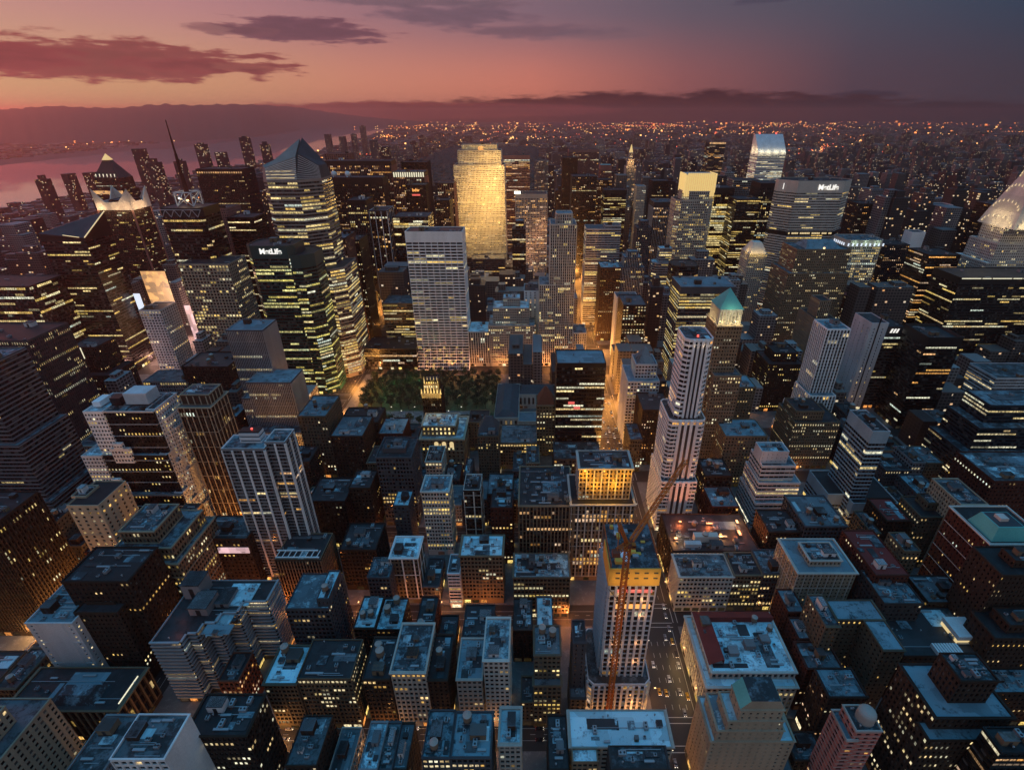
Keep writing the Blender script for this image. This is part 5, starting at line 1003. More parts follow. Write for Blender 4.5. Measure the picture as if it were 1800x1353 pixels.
# green pyramid over a lit lantern
f_ = F(1261, 1306, 572, 428, 30); z_ = f_['z']; x0, x1, y0, y1 = f_['x0'] + 1.5, f_['x1'] - 1.5, f_['y0'] + 3, f_['y1'] - 3
wing(PYR, WB(x0, x1, y0, y1, z_ + 14, z0=z_ - 1), 'limestone', S('rib', bay=3, flo=12, ww=.5, wh=.8, p=.9, fl=1, pal='yel', gl=.8, cap=1.5), 'limestone', 3)
zp = CAMH - (428 + 15) / rr(506)
frustum(PYR, 'pyramid_roof', x0 - .8, x1 + .8, y0 - .8, y1 + .8, z_ + 13.8, zp, 'copper', .02)
for q in (.15, .5, .85): light('crown_lamp', (x0 + (x1 - x0) * q, y0 - 2.0, z_ + 1.6), 3600, (1, .72, .30), .4, PYR)
for q in (.3, .7): light('crown_lamp', (x0 - 2.0, y0 + (y1 - y0) * q, z_ + 1.6), 3600, (1, .72, .30), .4, PYR)
for q in range(2): light('crown_lamp', ((x0 + x1) / 2, y0 - 7, z_ + 10 + q * 6), 1500, (.9, .9, .6), .4, PYR)
a = top(BLUEP); frustum(BLUEP, 'pyramid_roof', a[0] + 2, a[1] - 2, a[2] + 2, a[3] - 2, a[4], a[4] + 15, 'roof_blue', .06)
a = top(LINC); frustum(LINC, 'hip_roof', a[0] + 14, a[1] - 10, a[2] + 5, a[3] - 5, a[4] - .2, a[4] + 9, 'roof_blue', (.72, .2))
strip(LINC, 'lamp', (a[0] + a[1]) / 2 - 1, (a[0] + a[1]) / 2 + 1, a[2] + 1, a[2] + 2, a[4] + 1, a[4] + 3, 'lamp_warm')
a = top(WWP); ap = zof(270, 1280)
frustum(WWP, 'pyramid_roof', a[0], a[1], a[2], a[3], a[4], a[4] + (ap - a[4]) * .72, 'dgrey', .26)
cx, cy_, hw = (a[0] + a[1]) / 2, (a[2] + a[3]) / 2, (a[1] - a[0]) * .13
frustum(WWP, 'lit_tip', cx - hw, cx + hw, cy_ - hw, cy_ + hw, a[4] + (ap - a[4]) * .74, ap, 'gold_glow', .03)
f_ = F(158, 216, 334, 1250, 54); strip(WWP, 'light_band', f_['x0'] + 1, f_['x1'] - 1, f_['y0'] - .6, f_['y0'] - .2, f_['z'] - 9, f_['z'] - 2, 'panel_glow_gold')
for k in range(6): strip(WWP, 'roof_rib', a[0] + (a[1] - a[0]) * (k + .7) / 7, a[0] + (a[1] - a[0]) * (k + .8) / 7, a[2] + 1, a[2] + 3, a[4], a[4] + 9, 'strip_pale')
a = top(HELM); frustum(HELM, 'mansard_roof', a[0] + 1, a[1] - 1, a[2] + 1, a[3] - 1, a[4], a[4] + 16, 'limestone', (.5, .4))
for q in (.1, .4, .7): light('crown_lamp', (a[0] + (a[1] - a[0]) * q, a[2] - 3, a[4] + 3), 1800, (1, .66, .22), .6, HELM)
light('crown_lamp', (a[0] - 4, a[2] + 14, a[4] + 4), 1800, (1, .66, .22), .6, HELM)
# slanted floodlit roof
f_ = F(1333, 1382, 268, 1580, 56); z_ = f_['z']; zt = 279.0
m = MB((CITI.location.x, CITI.location.y, 0)); x0, x1, y0, y1 = f_['x0'], f_['x1'], f_['y0'], f_['y1']
zt = CAMH - 1630 / rr(236)
m.add([(x0, y0, z_), (x1, y0, z_), (x1, y1 - 12, zt), (x0, y1 - 12, zt), (x0, y1, z_), (x1, y1, z_), (x0, y1, zt), (x1, y1, zt)], [(0, 1, 2, 3), (3, 2, 7, 6), (6, 7, 5, 4)], 0)
m.add([(x0, y0, z_), (x0, y1 - 12, zt), (x0, y1, zt), (x0, y1, z_), (x1, y0, z_), (x1, y1 - 12, zt), (x1, y1, zt), (x1, y1, z_)], [(0, 1, 2, 3), (7, 6, 5, 4)], 0)
m.build('slanted_roof', ['pale'], CITI)
for q in (.12, .38, .64, .9): light('roof_floodlight', (x0 + (x1 - x0) * q, y0 - 2.5, z_ + 3), 6000, (1, .85, .5), .8, CITI)
for q in (.25, .75): light('roof_floodlight', (x0 - 7, y0 + (y1 - y0) * q, z_ + 4), 6000, (1, .8, .42), .8, CITI)
for q in (.2, .8): strip(CITI, 'warning_light', x0 + (x1 - x0) * q - 1.5, x0 + (x1 - x0) * q + 1.5, y1 - 4, y1 - 1, zt, zt + 4, 'beacon_red')
# V-notched dark glass tower
f_ = F(70, 148, 418, 650, 46); x0, x1, y0, y1, z_ = f_['x0'], f_['x1'], f_['y0'], f_['y1'], f_['z']
z2 = CAMH - y1 / rr(372)
m = MB((VN.location.x, VN.location.y, 0))
m.add([(x0, y0, z_ + 5), (x1, y0, z_ - .5), (x1, y1, z2), (x0, y1, z_ + 9), (x0, y0, z_ - 1), (x1, y0, z_ - 1), (x1, y1, z_ - 1), (x0, y1, z_ - 1)], [(0, 1, 2, 3), (4, 5, 1, 0), (5, 6, 2, 1), (6, 7, 3, 2), (7, 4, 0, 3)], [1, 0, 0, 0, 0]); m.build('notched_roof', ['black', 'slate'], VN)
m = MB((VN.location.x, VN.location.y, 0))
m.bar((x1 + .3, y0, z_ + .2), (x1 + .3, y1, z2 + .7), .9); m.build('light_line', ['skylight_glow'], VN)
m = MB((VN.location.x, VN.location.y, 0)); m.bar((x0 + 30, y0 - .4, z_ + 3.2), (x1 - 6, y0 - .4, z_ + .5), .7); m.build('light_line', ['skylight_glow'], VN)
# four floodlit fins
a = top(FINS); x0, x1, y0, y1, z_ = a
hi, lo_ = zof(332, 860), z_ + 9; xm, ym = (x0 + x1) / 2 - 4, (y0 + y1) / 2
for i, (P0, P1, nx_, ny_) in enumerate((((x0 - 1, y0 - 1), (x1 + 1, y0 - 1), 0, 1), ((x1 + 1, y0 - 1), (x1 + 1, y1 + 1), -1, 0), ((x1 + 1, y1 + 1), (x0 - 1, y1 + 1), 0, -1), ((x0 - 1, y1 + 1), (x0 - 1, y0 - 1), 1, 0))):
    m = MB((FINS.location.x, FINS.location.y, 0)); lp = lambda t: (P0[0] + (P1[0] - P0[0]) * t, P0[1] + (P1[1] - P0[1]) * t)
    prof = [(0, hi), (.28, lo_ + 1), (.66, lo_ + 1), (1, hi)]; th = 1.6
    for (ta, za), (tb, zb) in zip(prof[:-1], prof[1:]):
        a_, b_ = lp(ta), lp(tb); ai, bi = (a_[0] + nx_ * th, a_[1] + ny_ * th), (b_[0] + nx_ * th, b_[1] + ny_ * th)
        m.add([(*a_, z_ - 2), (*b_, z_ - 2), (*b_, zb), (*a_, za), (*ai, z_ - 2), (*bi, z_ - 2), (*bi, zb), (*ai, za)], [(0, 1, 2, 3), (7, 6, 5, 4), (3, 2, 6, 7)], 0)
    m.build('stone_screen', ['limestone'], FINS)
for xx in (x0 - .6, x1 - .4): strip(FINS, 'corner_pier', xx - .9, xx + 1.1, y0 - 1.3, y0 + 1, 0, z_ - 2, 'pink')
strip(FINS, 'corner_pier', x1 - .2, x1 + 1.2, y1 - 2, y1, 0, z_ - 2, 'pink')
for x, y in ((x0 + 6, y0 - 5), (x1 - 8, y0 - 5), (x1 - 22, y0 - 5), (x1 + 5, y0 + 8), (x1 + 5, y0 + 22)): light('fin_floodlight', (x, y, z_ + 1), 9000, (1, .62, .32), .6, FINS)
wing(FINS, WB(x0 + 12, x1 - 10, y0 + 12, y1 - 4, z_ + 12, z0=z_ - 1), 'brick', S('band', p=.3), seed=4)
# antenna mast and lit lattice
wing(ANT, dict(F(274, 352, 366, 690, 48, ch=5), z0=0), 'black', S('glass', bay=2.8, flo=4.0, wh=.6, p=.07, pal='yel', cap=10), 'dgrey', 41, 'roof_dark')
f_ = F(274, 352, 366, 690, 48); x0, x1, y0, y1, z_ = f_['x0'], f_['x1'], f_['y0'], f_['y1'], f_['z']; cx, cy_ = (x0 + x1) / 2 + 2, (y0 + y1) / 2
m = MB((ANT.location.x, ANT.location.y, 0)); r_ = 15
for i in range(4):
    a_, b_ = [(cx + r_ * math.cos(R(45 + 90 * q)), cy_ + r_ * math.sin(R(45 + 90 * q))) for q in (i, i + 1)]
    m.bar((*a_, z_), (*a_, z_ + 17), 1.1); m.bar((*a_, z_ + 17), (*b_, z_ + 17), 1.1); m.bar((*a_, z_), (*b_, z_ + 17), .7); m.bar((*b_, z_), (*a_, z_ + 17), .7)
m.build('roof_lattice', ['white'], ANT)
for i in range(4): light('lattice_lamp', (cx + 10 * math.cos(R(90 * i)), cy_ + 10 * math.sin(R(90 * i)), z_ + 7), 900, (1, .72, .4), .5, ANT)
strip(ANT, 'lamp', cx + 2, cx + 4, cy_ - 9, cy_ - 7, z_ + 6, z_ + 8, 'lamp_warm'); strip(ANT, 'lamp', cx - 8, cx - 6.5, cy_ - 9, cy_ - 7.5, z_ + 9, z_ + 10.5, 'lamp_white')
m = MB((ANT.location.x, ANT.location.y, 0)); zt = CAMH - cy_ / rr(211) if rr(211) > 0 else 320
m.cone((cx, cy_), 3.4, 2.4, z_, z_ + 34, 10); m.cone((cx, cy_), 2.2, 1.6, z_ + 34, z_ + 62, 8); m.cone((cx, cy_), 1.3, .5, z_ + 62, zt, 8); m.build('antenna', ['redbrick'], ANT)
m = MB((ANT.location.x, ANT.location.y, 0))
for i in range(10):
    u0 = x0 + (x1 - x0) * i / 10; u1 = x0 + (x1 - x0) * (i + 1) / 10; m.bar((u0, y0 - 1, z_ - 2 - (i % 2) * 9), (u1, y0 - 1, z_ - 11 + (i % 2) * 9), .7)
m.bar((x0, y0 - 1, z_ - 2), (x1, y0 - 1, z_ - 2), .9); m.build('truss_band', ['steel'], ANT)
# glowing glass crown
a = top(YCROWN); x0, x1, y0, y1, z_ = a; zc = CAMH - 915 / rr(304)
m = MB((YCROWN.location.x, YCROWN.location.y, 0)); n_ = 15
for i in range(n_):
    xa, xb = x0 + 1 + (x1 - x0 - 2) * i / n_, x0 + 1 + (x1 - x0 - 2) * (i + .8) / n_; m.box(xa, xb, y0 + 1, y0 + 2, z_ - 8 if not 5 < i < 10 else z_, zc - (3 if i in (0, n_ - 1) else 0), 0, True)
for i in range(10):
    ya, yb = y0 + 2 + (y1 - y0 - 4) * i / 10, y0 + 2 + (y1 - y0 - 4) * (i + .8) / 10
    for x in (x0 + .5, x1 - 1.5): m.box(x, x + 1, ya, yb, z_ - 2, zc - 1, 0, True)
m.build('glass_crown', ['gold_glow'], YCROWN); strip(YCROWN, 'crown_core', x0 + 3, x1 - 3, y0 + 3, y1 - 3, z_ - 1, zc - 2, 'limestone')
a = top(GCROWN); x0, x1, y0, y1, z_ = a
m = MB((GCROWN.location.x, GCROWN.location.y, 0))
for i in range(9): m.box(x0 + 2 + (x1 - x0 - 5) * i / 8, x0 + 4 + (x1 - x0 - 5) * i / 8, y0 - 1.0, y0 - .4, z_ - 8, z_ - 4, 0, True)
for i in range(6): m.box(x0 - 1, x0 - .4, y0 + 5 + i * 5.5, y0 + 7 + i * 5.5, z_ - 8, z_ - 4, 0, True)
m.build('crown_lights', ['sign_cool'], GCROWN)
for q in (.2, .5, .8): light('crown_lamp', (x0 + (x1 - x0) * q, y0 - 4, z_ - 3), 900, (.7, 1, .75), .5, GCROWN)
# signs and light bands
f_ = F(428, 512, 432, 582, 40); text(MLG, 'MetLife', (f_['x0'] + f_['x1']) / 2 + 2, f_['y0'] - .5, f_['z'] - 9, 8.2, 'sign_white')
f_ = F(1380, 1512, 318, 858, 54); text(MLW, 'MetLife', f_['x0'] + (f_['x1'] - f_['x0']) * .60, f_['y0'] - .6, f_['z'] - 13, 10.5, 'sign_white')
strip(MLW, 'lit_mark', f_['x0'] + 6, f_['x0'] + 10, f_['y0'] + 15.0, f_['y0'] + 15.5, f_['z'] - 14, f_['z'] - 5, 'sign_white')
m = MB((MLW.location.x, MLW.location.y, 0)); cxp = rect(f_['x0'] - .4, f_['x1'] + .4, f_['y0'] - .4, f_['y1'], 22)
for zz in (f_['z'] - 78,):
    for i in range(8):
        p, q = cxp[i], cxp[(i + 1) % 8]; m.quad((*p, zz - 5), (*q, zz - 5), (*q, zz + 1), (*p, zz + 1), 0)
m.build('waist_band', ['black'], MLW)
m = MB((MLW.location.x, MLW.location.y, 0)); rg = random.Random(8)
for i in range(26):
    if rg.random() < .8: x = f_['x0'] + 23 + i * (f_['x1'] - f_['x0'] - 46) / 26; m.box(x, x + 2.2, f_['y0'] - .9, f_['y0'] - .6, f_['z'] - 81, f_['z'] - 78.5, 0, True)
m.build('waist_lights', ['skylight_glow'], MLW)
f_ = F(1556, 1592, 574, 548, 38); m = MB((MARK.location.x, MARK.location.y, 0))
for k in range(3): x = f_['x0'] + 7 + k * 3.4; m.add([(x, f_['y0'] - .5, f_['z'] - 7.5), (x + 2.2, f_['y0'] - .5, f_['z'] - 7.5), (x + 3.6, f_['y0'] - .5, f_['z'] - 2.5), (x + 1.4, f_['y0'] - .5, f_['z'] - 2.5)], [(0, 1, 2, 3)], 0)
m.build('sign', ['sign_white'], MARK)
wing(MARK, WB(f_['x0'] - 19, f_['x0'] + .2, f_['y0'] - 4, f_['y0'] + 30, f_['z'] + 6), 'pale', S('punch', bay=9, ww=.12, flo=3.7, p=.05, cap=6), seed=5)
f_ = F(712, 748, 325, 1060, 40); text(ORSIGN, 'bdw', (f_['x0'] + f_['x1']) / 2, f_['y0'] - .8, f_['z'] - 12, 8, 'sign_orange'); strip(ORSIGN, 'light_band', f_['x0'] + 12, f_['x1'] - 12, f_['y0'] - .8, f_['y0'] - .3, f_['z'] - 20, f_['z'] - 17, 'sign_red')
f_ = F(1130, 1180, 720, 432, 36); strip(REDS, 'lit_sign_band', f_['x0'] + 16, f_['x1'] - .5, f_['y0'] - .7, f_['y0'] - .2, f_['z'] + .4, f_['z'] + 3.2, 'sign_red')
f_ = F(811, 873, 254, 1230, 40); text(GE, 'GE', (f_['x0'] + f_['x1']) / 2 + 3, f_['y0'] - .9, f_['z'] - 11, 9.5, 'sign_orange')
f_ = F(690, 745, 302, 1120, 44); m = MB((COLON.location.x, COLON.location.y, 0))
for i in range(14): x = f_['x0'] + 1 + (f_['x1'] - f_['x0'] - 4) * i / 13; m.box(x, x + 2.4, f_['y0'] - .9, f_['y0'] - .3, f_['z'] - 10, f_['z'] - 1, 0, True)
m.build('lit_colonnade', ['strip_pale'], COLON)
f_ = F(343, 425, 297, 1080, 50); m = MB((ROWL.location.x, ROWL.location.y, 0))
for i in range(20): x = f_['x0'] + 2 + (f_['x1'] - f_['x0'] - 6) * i / 19; m.box(x, x + 2.2, f_['y0'] - .9, f_['y0'] - .3, f_['z'] - 8, f_['z'] - 5, 0, True)
m.build('light_row', ['panel_glow_gold'], ROWL)
f_ = F(1690, 1900, 488, 640, 50); m = MB((BIGB.location.x, BIGB.location.y, 0))
for i in range(12): x = f_['x0'] + 1 + i * 13; m.box(x, x + (11 if i % 3 else 12.6), f_['y0'] - .9, f_['y0'] - .3, f_['z'] - 1.6, f_['z'] - .6, 0, True)
m.build('light_line', ['strip_pale'], BIGB)
f_ = F(118, 168, 610, 530, 30); strip(PANEL, 'lit_panel', f_['x0'] + 4, f_['x0'] + 15, f_['y0'] - .8, f_['y0'] - .3, f_['z'] - 14, f_['z'] - .5, 'strip_pale')
f_ = F(350, 434, 946, 275, 24); strip(SIGNB, 'lit_sign_band', f_['x0'], f_['x0'] + 9, f_['y0'] - .9, f_['y0'] - .3, 38, 48, 'sign_red'); m = MB((SIGNB.location.x, SIGNB.location.y, 0))
strip(SIGNB, 'lit_sign_band', f_['x0'] + 11, f_['x1'] - 1, f_['y0'] - .9, f_['y0'] - .3, 38, 43, 'billboard')
a = top(BEAC); strip(BEAC, 'beacon', a[0] - 2, a[0] + 10, a[2] - 1, a[2] + 1, a[4] + 1, a[4] + 6, 'lamp_white')
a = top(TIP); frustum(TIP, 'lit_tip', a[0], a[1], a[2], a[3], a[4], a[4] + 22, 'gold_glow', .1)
for k in range(3): light('tip_floodlight', (a[0] - 3 + k * 10, a[2] - 14, a[4] - 28 + k * 3), 9000, (1, .55, .22), 1, TIP)
a = top(FARL); strip(FARL, 'light_band', a[0], a[1], a[2] - 1, a[2], a[4] - 3, a[4] + 2, 'panel_glow_gold')
a = top(DISH)
for x, y, z in ((.12, .4, 0), (.36, .4, 0)): o = put(DISH, 'satellite_dish', 'dish', a[0] + (a[1] - a[0]) * x, a[2] + 8, a[4] - .1, (3.2, 3.2, 3.6)); o.rotation_euler = (R(-50), 0, 0)
# the white striped tower: three dark window strips between four white piers on each tier of its front
for (xa, xb, yt, D, zlo) in ((1206, 1257, 596, 345, zof(738, 341)), (1177, 1242, 738, 341, zof(846, 337)), (1163, 1226, 846, 337, 8)):
    zt = zof(yt, D); X0, X1 = xof(xa, D, zt), xof(xb, D, zt); c0, c1 = X0 + (X1 - X0) * .26, X0 + (X1 - X0) * .80; w = (c1 - c0) / 7
    for k in range(7): strip(WT, 'window_strip' if k % 2 else 'pier', c0 + k * w, c0 + (k + 1) * w, D - (.35 if k % 2 else 1.1), D + .2, zlo, zt - (5 if k % 2 else .6), 'navy' if k % 2 else 'white')
# blank panel on the pale slab
f_ = F(43, 126, 1094, 199, 28); strip(PSLAB, 'blank_panel', f_['x0'] + (f_['x1'] - f_['x0']) * .27, f_['x0'] + (f_['x1'] - f_['x0']) * .76, f_['y0'] - .15, f_['y0'] + .1, 2, f_['z'] - .8, 'pale')
for k in range(6): light('wall_fill_light', (xof(1235, 186, 20) - 5.5, 190 + k * 6.2, 7), 900, (1, .68, .26), .4)  # added fill lights, washing the corner store's west wall like street glow
# floodlights on the gold slab skyscraper, on setbacks and neighbouring roofs
f_ = F(797, 886, 290, 1222, 60); rg = random.Random(3)
for k, (fx, z, e) in enumerate(((.2, 150, 26), (.55, 135, 60), (.85, 150, 90), (.8, 190, 120), (.9, 215, 70), (.6, 175, 60), (.35, 190, 30), (.5, 95, 60), (.15, 80, 25), (.85, 95, 80), (.7, 235, 40))):
    light('facade_floodlight', (f_['x0'] + (f_['x1'] - f_['x0']) * fx, f_['y0'] - 26, z), e * 950, (1, .58, .16), 2.5, GE)
for k in range(4): light('facade_floodlight', (BEAC.location.x - 20 + k * 14, 1050, 40 + k * 26), 9000, (1, .45, .22), 2, BEAC)
# orange flooded top storeys of the square avenue tower
f_ = F(1019, 1112, 822, 289, 21)
for k in range(5): light('storey_floodlight', (f_['x0'] + (f_['x1'] - f_['x0']) * (.12 + .19 * k), f_['y0'] - 3.6, f_['z'] - 6 - (k % 2) * 9), 5200, (1, .46, .03), .5, ORANGE)
a = top(WT); z_ = a[4]
for q in (.1, .37, .63, .9): light('crown_lamp', (a[0] + (a[1] - a[0]) * q, a[2] - 2.2, z_ - 4), 60, (1, .72, .45), .3, WT)
for q in (.25, .6): light('crown_lamp', (a[0] - 2.2, a[2] + (a[3] - a[2]) * q, z_ - 4), 60, (1, .72, .45), .3, WT)
strip(WT, 'warning_light', (a[0] + a[1]) / 2 - .6, (a[0] + a[1]) / 2 + .6, a[2] + 6, a[2] + 7, z_ + .1, z_ + 1.6, 'beacon_red')
for q in (.1, .35, .6, .85): light('foot_lamp', (46 + 0 * q + xof(1163, 337, 30) - 46 + q * 22, 333, 6), 500, (1, .62, .28), .4)
for fx in (.3, .6): strip(SLABB, 'red_lit_rooms', xof(979, 421, 120) + 6 + fx * 18, xof(979, 421, 120) + 12 + fx * 18, 420.1, 420.6, 84 - fx * 18, 86.5 - fx * 18, 'sign_red')
f_ = F(741, 774, 690, 455, 18); x0, x1, y0, y1, z_ = f_['x0'], f_['x1'], f_['y0'], f_['y1'], f_['z']
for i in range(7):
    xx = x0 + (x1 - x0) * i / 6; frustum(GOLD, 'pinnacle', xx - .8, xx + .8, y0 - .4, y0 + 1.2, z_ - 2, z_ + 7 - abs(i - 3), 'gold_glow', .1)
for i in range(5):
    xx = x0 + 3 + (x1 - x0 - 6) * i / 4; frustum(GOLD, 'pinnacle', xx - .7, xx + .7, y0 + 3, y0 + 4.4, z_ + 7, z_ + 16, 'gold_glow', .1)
wing(GOLD, WB(x0 + 2.4, x1 - 2.4, y0 + 2.2, y1 - 3, z_ + 9, z0=z_ - 1), 'tan', S('rib', bay=2.2, p=.4, gl=1.4, pal='yel'), 'sand', 77); strip(GOLD, 'gilded_band', x0 - .3, x1 + .3, y0 - .5, y0 - .05, z_ - 6, z_ - .5, 'sand')
for q in (0, .5, 1): light('crown_lamp', (x0 + (x1 - x0) * q, y0 - 3.5, z_ - 3), 2400, (1, .62, .13), .4, GOLD); light('crown_lamp', (x0 + (x1 - x0) * q, y0 - 2, z_ + 8), 1300, (1, .62, .13), .4, GOLD)
# tapering crown with arches of lights on the tower at the right edge
a = top(CHRY); cx, cy_ = (a[0] + a[1]) / 2, (a[2] + a[3]) / 2; hw = (a[1] - a[0]) / 2 - 1; z_ = a[4]; lev = ((0, 1), (20, .84), (40, .64), (60, .45), (80, .28), (100, .14), (160, .015))
for (h0, k0), (h1, k1) in zip(lev[:-1], lev[1:]): frustum(CHRY, 'crown', cx - hw * k0, cx + hw * k0, cy_ - hw * k0, cy_ + hw * k0, z_ + h0, z_ + h1, 'limestone', k1 / k0)
for n_, (h0, k0) in enumerate(lev[:4]):
    m = MB((CHRY.location.x, CHRY.location.y, 0)); r0 = hw * k0 * .8
    for q in range(9):
        t0 = math.pi * (q + .5) / 9; xx, zz = cx + r0 * math.cos(t0), z_ + h0 + 1 + 11 * math.sin(t0)
        yy = cy_ - hw * k0 - .4
        m.add([(xx - 1.3, yy, zz), (xx + 1.3, yy, zz), (xx, yy + .9, zz + 3.6), (xx - .2, yy + .9, zz + 3.6)], [(0, 1, 2, 3)], 0)
        ya = cy_ + r0 * math.cos(t0); xa = cx - hw * k0 - .4; m.add([(xa, ya - 1.3, zz), (xa, ya + 1.3, zz), (xa + .9, ya, zz + 3.6), (xa + .9, ya - .2, zz + 3.6)], [(3, 2, 1, 0)], 0)
    m.build('arch_lights', ['skylight_glow'], CHRY)
for k in range(4): light('crown_lamp', (cx - hw * .6 + k * hw * .4, cy_ - hw - 5, z_ + 4 + k % 2 * 14), 3000, (1, .74, .38), .6, CHRY); light('crown_lamp', (cx - hw - 5, cy_ - hw * .5 + k * 8, z_ + 4 + k % 2 * 14), 3000, (1, .74, .38), .6, CHRY)
# ------------------------------------------------------------------ the faceted glass tower
BOA = B('glass_tower', 'faceted pale glass tower with a sloping pointed top and gold lit lower floors', 'office tower', 'taupe', S('band', bay=3, flo=4.1, wh=.55, p=.2, fl=.2, pal='yel', rec=.12, cap=2),
    [dict(WB(-313, -236, 630, 690, 150), poly=[(-313, 634), (-306, 630), (-250, 630), (-236, 642), (-236, 690), (-313, 690)], st=dict(p=.6, fl=.35)),
     dict(WB(-317, -252, 640, 696, 252), poly=[(-317, 650), (-309, 642), (-274, 642), (-252, 660), (-252, 696), (-317, 696)], z0=0)], trim='taupe', roof='roof_grey', n=0)
m = MB((BOA.location.x, BOA.location.y, 0)); zl, zpk = zof(291, 650), CAMH - 690 / rr(243)
def tri(*p): m.poly([p[0], p[1], p[2]])
b0, b1, b2, b3, b4, b5 = (-317, 650, 251), (-309, 642, 251), (-274, 642, 251), (-252, 660, 251), (-252, 696, 251), (-317, 696, 251)
m.poly([b0, b1, (-309, 644, zl - 2), (-315, 652, zl)]); m.poly([b1, b2, (-276, 655, zpk - 18), (-309, 644, zl - 2)]); m.poly([b5, b0, (-315, 652, zl), (-315, 690, zl + 4)])
m.poly([(-315, 652, zl), (-309, 644, zl - 2), (-276, 655, zpk - 18), (-277, 680, zpk), (-315, 690, zl + 4)]); m.poly([b2, (-276, 655, zpk - 18), (-277, 680, zpk), (-272, 680, 255)])
m.poly([(-315, 690, zl + 4), (-277, 680, zpk), (-277, 694, 252), b5]); m.build('glass_crown', ['taupe'], BOA)
m = MB((BOA.location.x, BOA.location.y, 0))
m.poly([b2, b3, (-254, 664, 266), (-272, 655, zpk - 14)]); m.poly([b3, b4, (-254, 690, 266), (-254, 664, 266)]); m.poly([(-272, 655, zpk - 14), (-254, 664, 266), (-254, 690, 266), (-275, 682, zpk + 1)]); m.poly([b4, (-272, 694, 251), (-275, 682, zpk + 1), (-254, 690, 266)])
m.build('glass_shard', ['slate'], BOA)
m = MB((BOA.location.x, BOA.location.y, 0))
for k, z in enumerate((254, 257.5, 261)): m.bar((-309, 643.0 - .7 + k * .7, z), (-276.5, 643.2 - .3 + k * 2.2, z), .5)
m.build('light_line', ['skylight_glow'], BOA)
m = MB((BOA.location.x, BOA.location.y, 0))
for k in range(1, 12):
    q = k / 12; a0, a1 = np.array((-309, 642, 251.)), np.array((-309, 644, zl - 2)); c0, c1 = np.array((-274, 642, 251.)), np.array((-276, 655, zpk - 18))
    m.bar(a0 + (a1 - a0) * q + (0, -.2, 0), c0 + (c1 - c0) * q + (0, -.2, 0), .5)
    d0, d1, e0, e1 = np.array((-274, 642, 251.)), np.array((-272, 655, zpk - 14)), np.array((-252, 660, 251.)), np.array((-254, 664, 266.)); m.bar(d0 + (d1 - d0) * q + (.1, -.3, 0), e0 + (e1 - e0) * q + (.1, -.3, 0), .35)
m.build('mullion', ['white'], BOA)
# ------------------------------------------------------------------ the crane building and its crane
cz = zof(993, 186); cx0, cx1 = xof(1075, 186, cz), xof(1160, 186, cz); pz = zof(1202, 180); px0, px1 = xof(1034, 180, pz), xof(1144, 180, pz)
CR = B('unfinished_tower', 'unfinished concrete tower behind an orange crane, top storeys wrapped in yellow panels', 'unfinished tower', 'pale', S('rib', bay=3.4, flo=3.9, ww=.72, wh=.84, p=.4, fl=.2, pal='org', pier=1, pw=1.25, pd=.8, gl=.5),
    [dict(WB(px0, px1, 180, 216, pz), ch=3), dict(WB(cx0, cx1, 186, 216, cz - 13), z0=0, st=dict(p=.05, fl=0, gl=.4, shop=0))], trim='pale', roof='roof_grey', n=0)
m = MB((CR.location.x, CR.location.y, 0))
for (xa, xb, ya, yb) in ((cx0 - .7, cx1 + .7, 184.6, 185.2), (cx0 - 1.2, cx0 - .6, 184.6, 205)): m.box(xa, xb, ya, yb, cz - 13, cz - 1.2, 0, True)
m.build('formwork_panel', ['yellow'], CR)
m = MB((CR.location.x, CR.location.y, 0))
for i in range(5):
    for j in range(2): x = cx0 + 2.2 + i * 4.8; m.box(x, x + 2.2, 184.45, 184.7, cz - 8 + j * 3.6, cz - 7.1 + j * 3.6, 0, True)
m.build('panel_slot', ['dgrey'], CR)
strip(CR, 'concrete_deck', cx0 - .3, cx1 + .3, 185.3, 217, cz - 12.8, cz - 1.6, 'roof_blue')
m = MB((CR.location.x, CR.location.y, 0))
for i in range(24):
    x = cx0 + (cx1 - cx0) * i / 23; m.bar((x, 217, cz - 1.6), (x, 217, cz + 1.6), .14); 
for i in range(24):
    y = 185.4 + 31 * i / 23
    for x in (cx0 - .2, cx1 + .2): m.bar((x, y, cz - 1.6), (x, y, cz + 1.2), .14)
for zz in (cz, cz + 1.2): m.bar((cx0, 217, zz), (cx1, 217, zz), .1); m.bar((cx0 - .2, 185.4, zz), (cx0 - .2, 217, zz), .1); m.bar((cx1 + .2, 185.4, zz), (cx1 + .2, 217, zz), .1)
m.build('guard_rail', ['orange'], CR)
rg = random.Random(11)
for i in range(26):
    x, y = rg.uniform(cx0 + 1, cx1 - 4), rg.uniform(187, 213); strip(CR, 'material_stack', x, x + rg.uniform(1, 4), y, y + rg.uniform(1, 4), cz - 1.65, cz - 1.65 + rg.uniform(.5, 2.4), rg.choice(('steel', 'slate', 'yellow', 'white', 'dgrey')))
m = MB((CR.location.x, CR.location.y, 0))
for z in np.arange(pz + 4, cz - 14, 3.2): m.box(cx0 - 2.2, cx0 - .15, 187, 213, z, z + .18, 0, True)
for y in np.arange(187, 214, 3.2): m.bar((cx0 - 2.1, y, pz), (cx0 - 2.1, y, cz - 13), .22)
m.build('scaffold', ['fabric_screen'], CR)
for k, z in enumerate((cz - 24, cz - 36, 62, 46, 18, 12)):
    for q in (.25, .75): light('work_lamp', (cx0 + (cx1 - cx0) * q, 184.0 if k < 4 else 178, z), 420 if k < 4 else 1200, (1, .42, .14), .4, CR)
strip(CR, 'lit_work_floor', cx0 + 3, cx1 - 2, 185.35, 185.75, cz - 19, cz - 17, 'sign_red'); strip(CR, 'lit_work_floor', cx0 + 3, cx1 - 2, 185.35, 185.75, cz - 31, cz - 28, 'sign_orange')
mx, my, mz = xof(1104, 177, 143), 177.0, 143.0
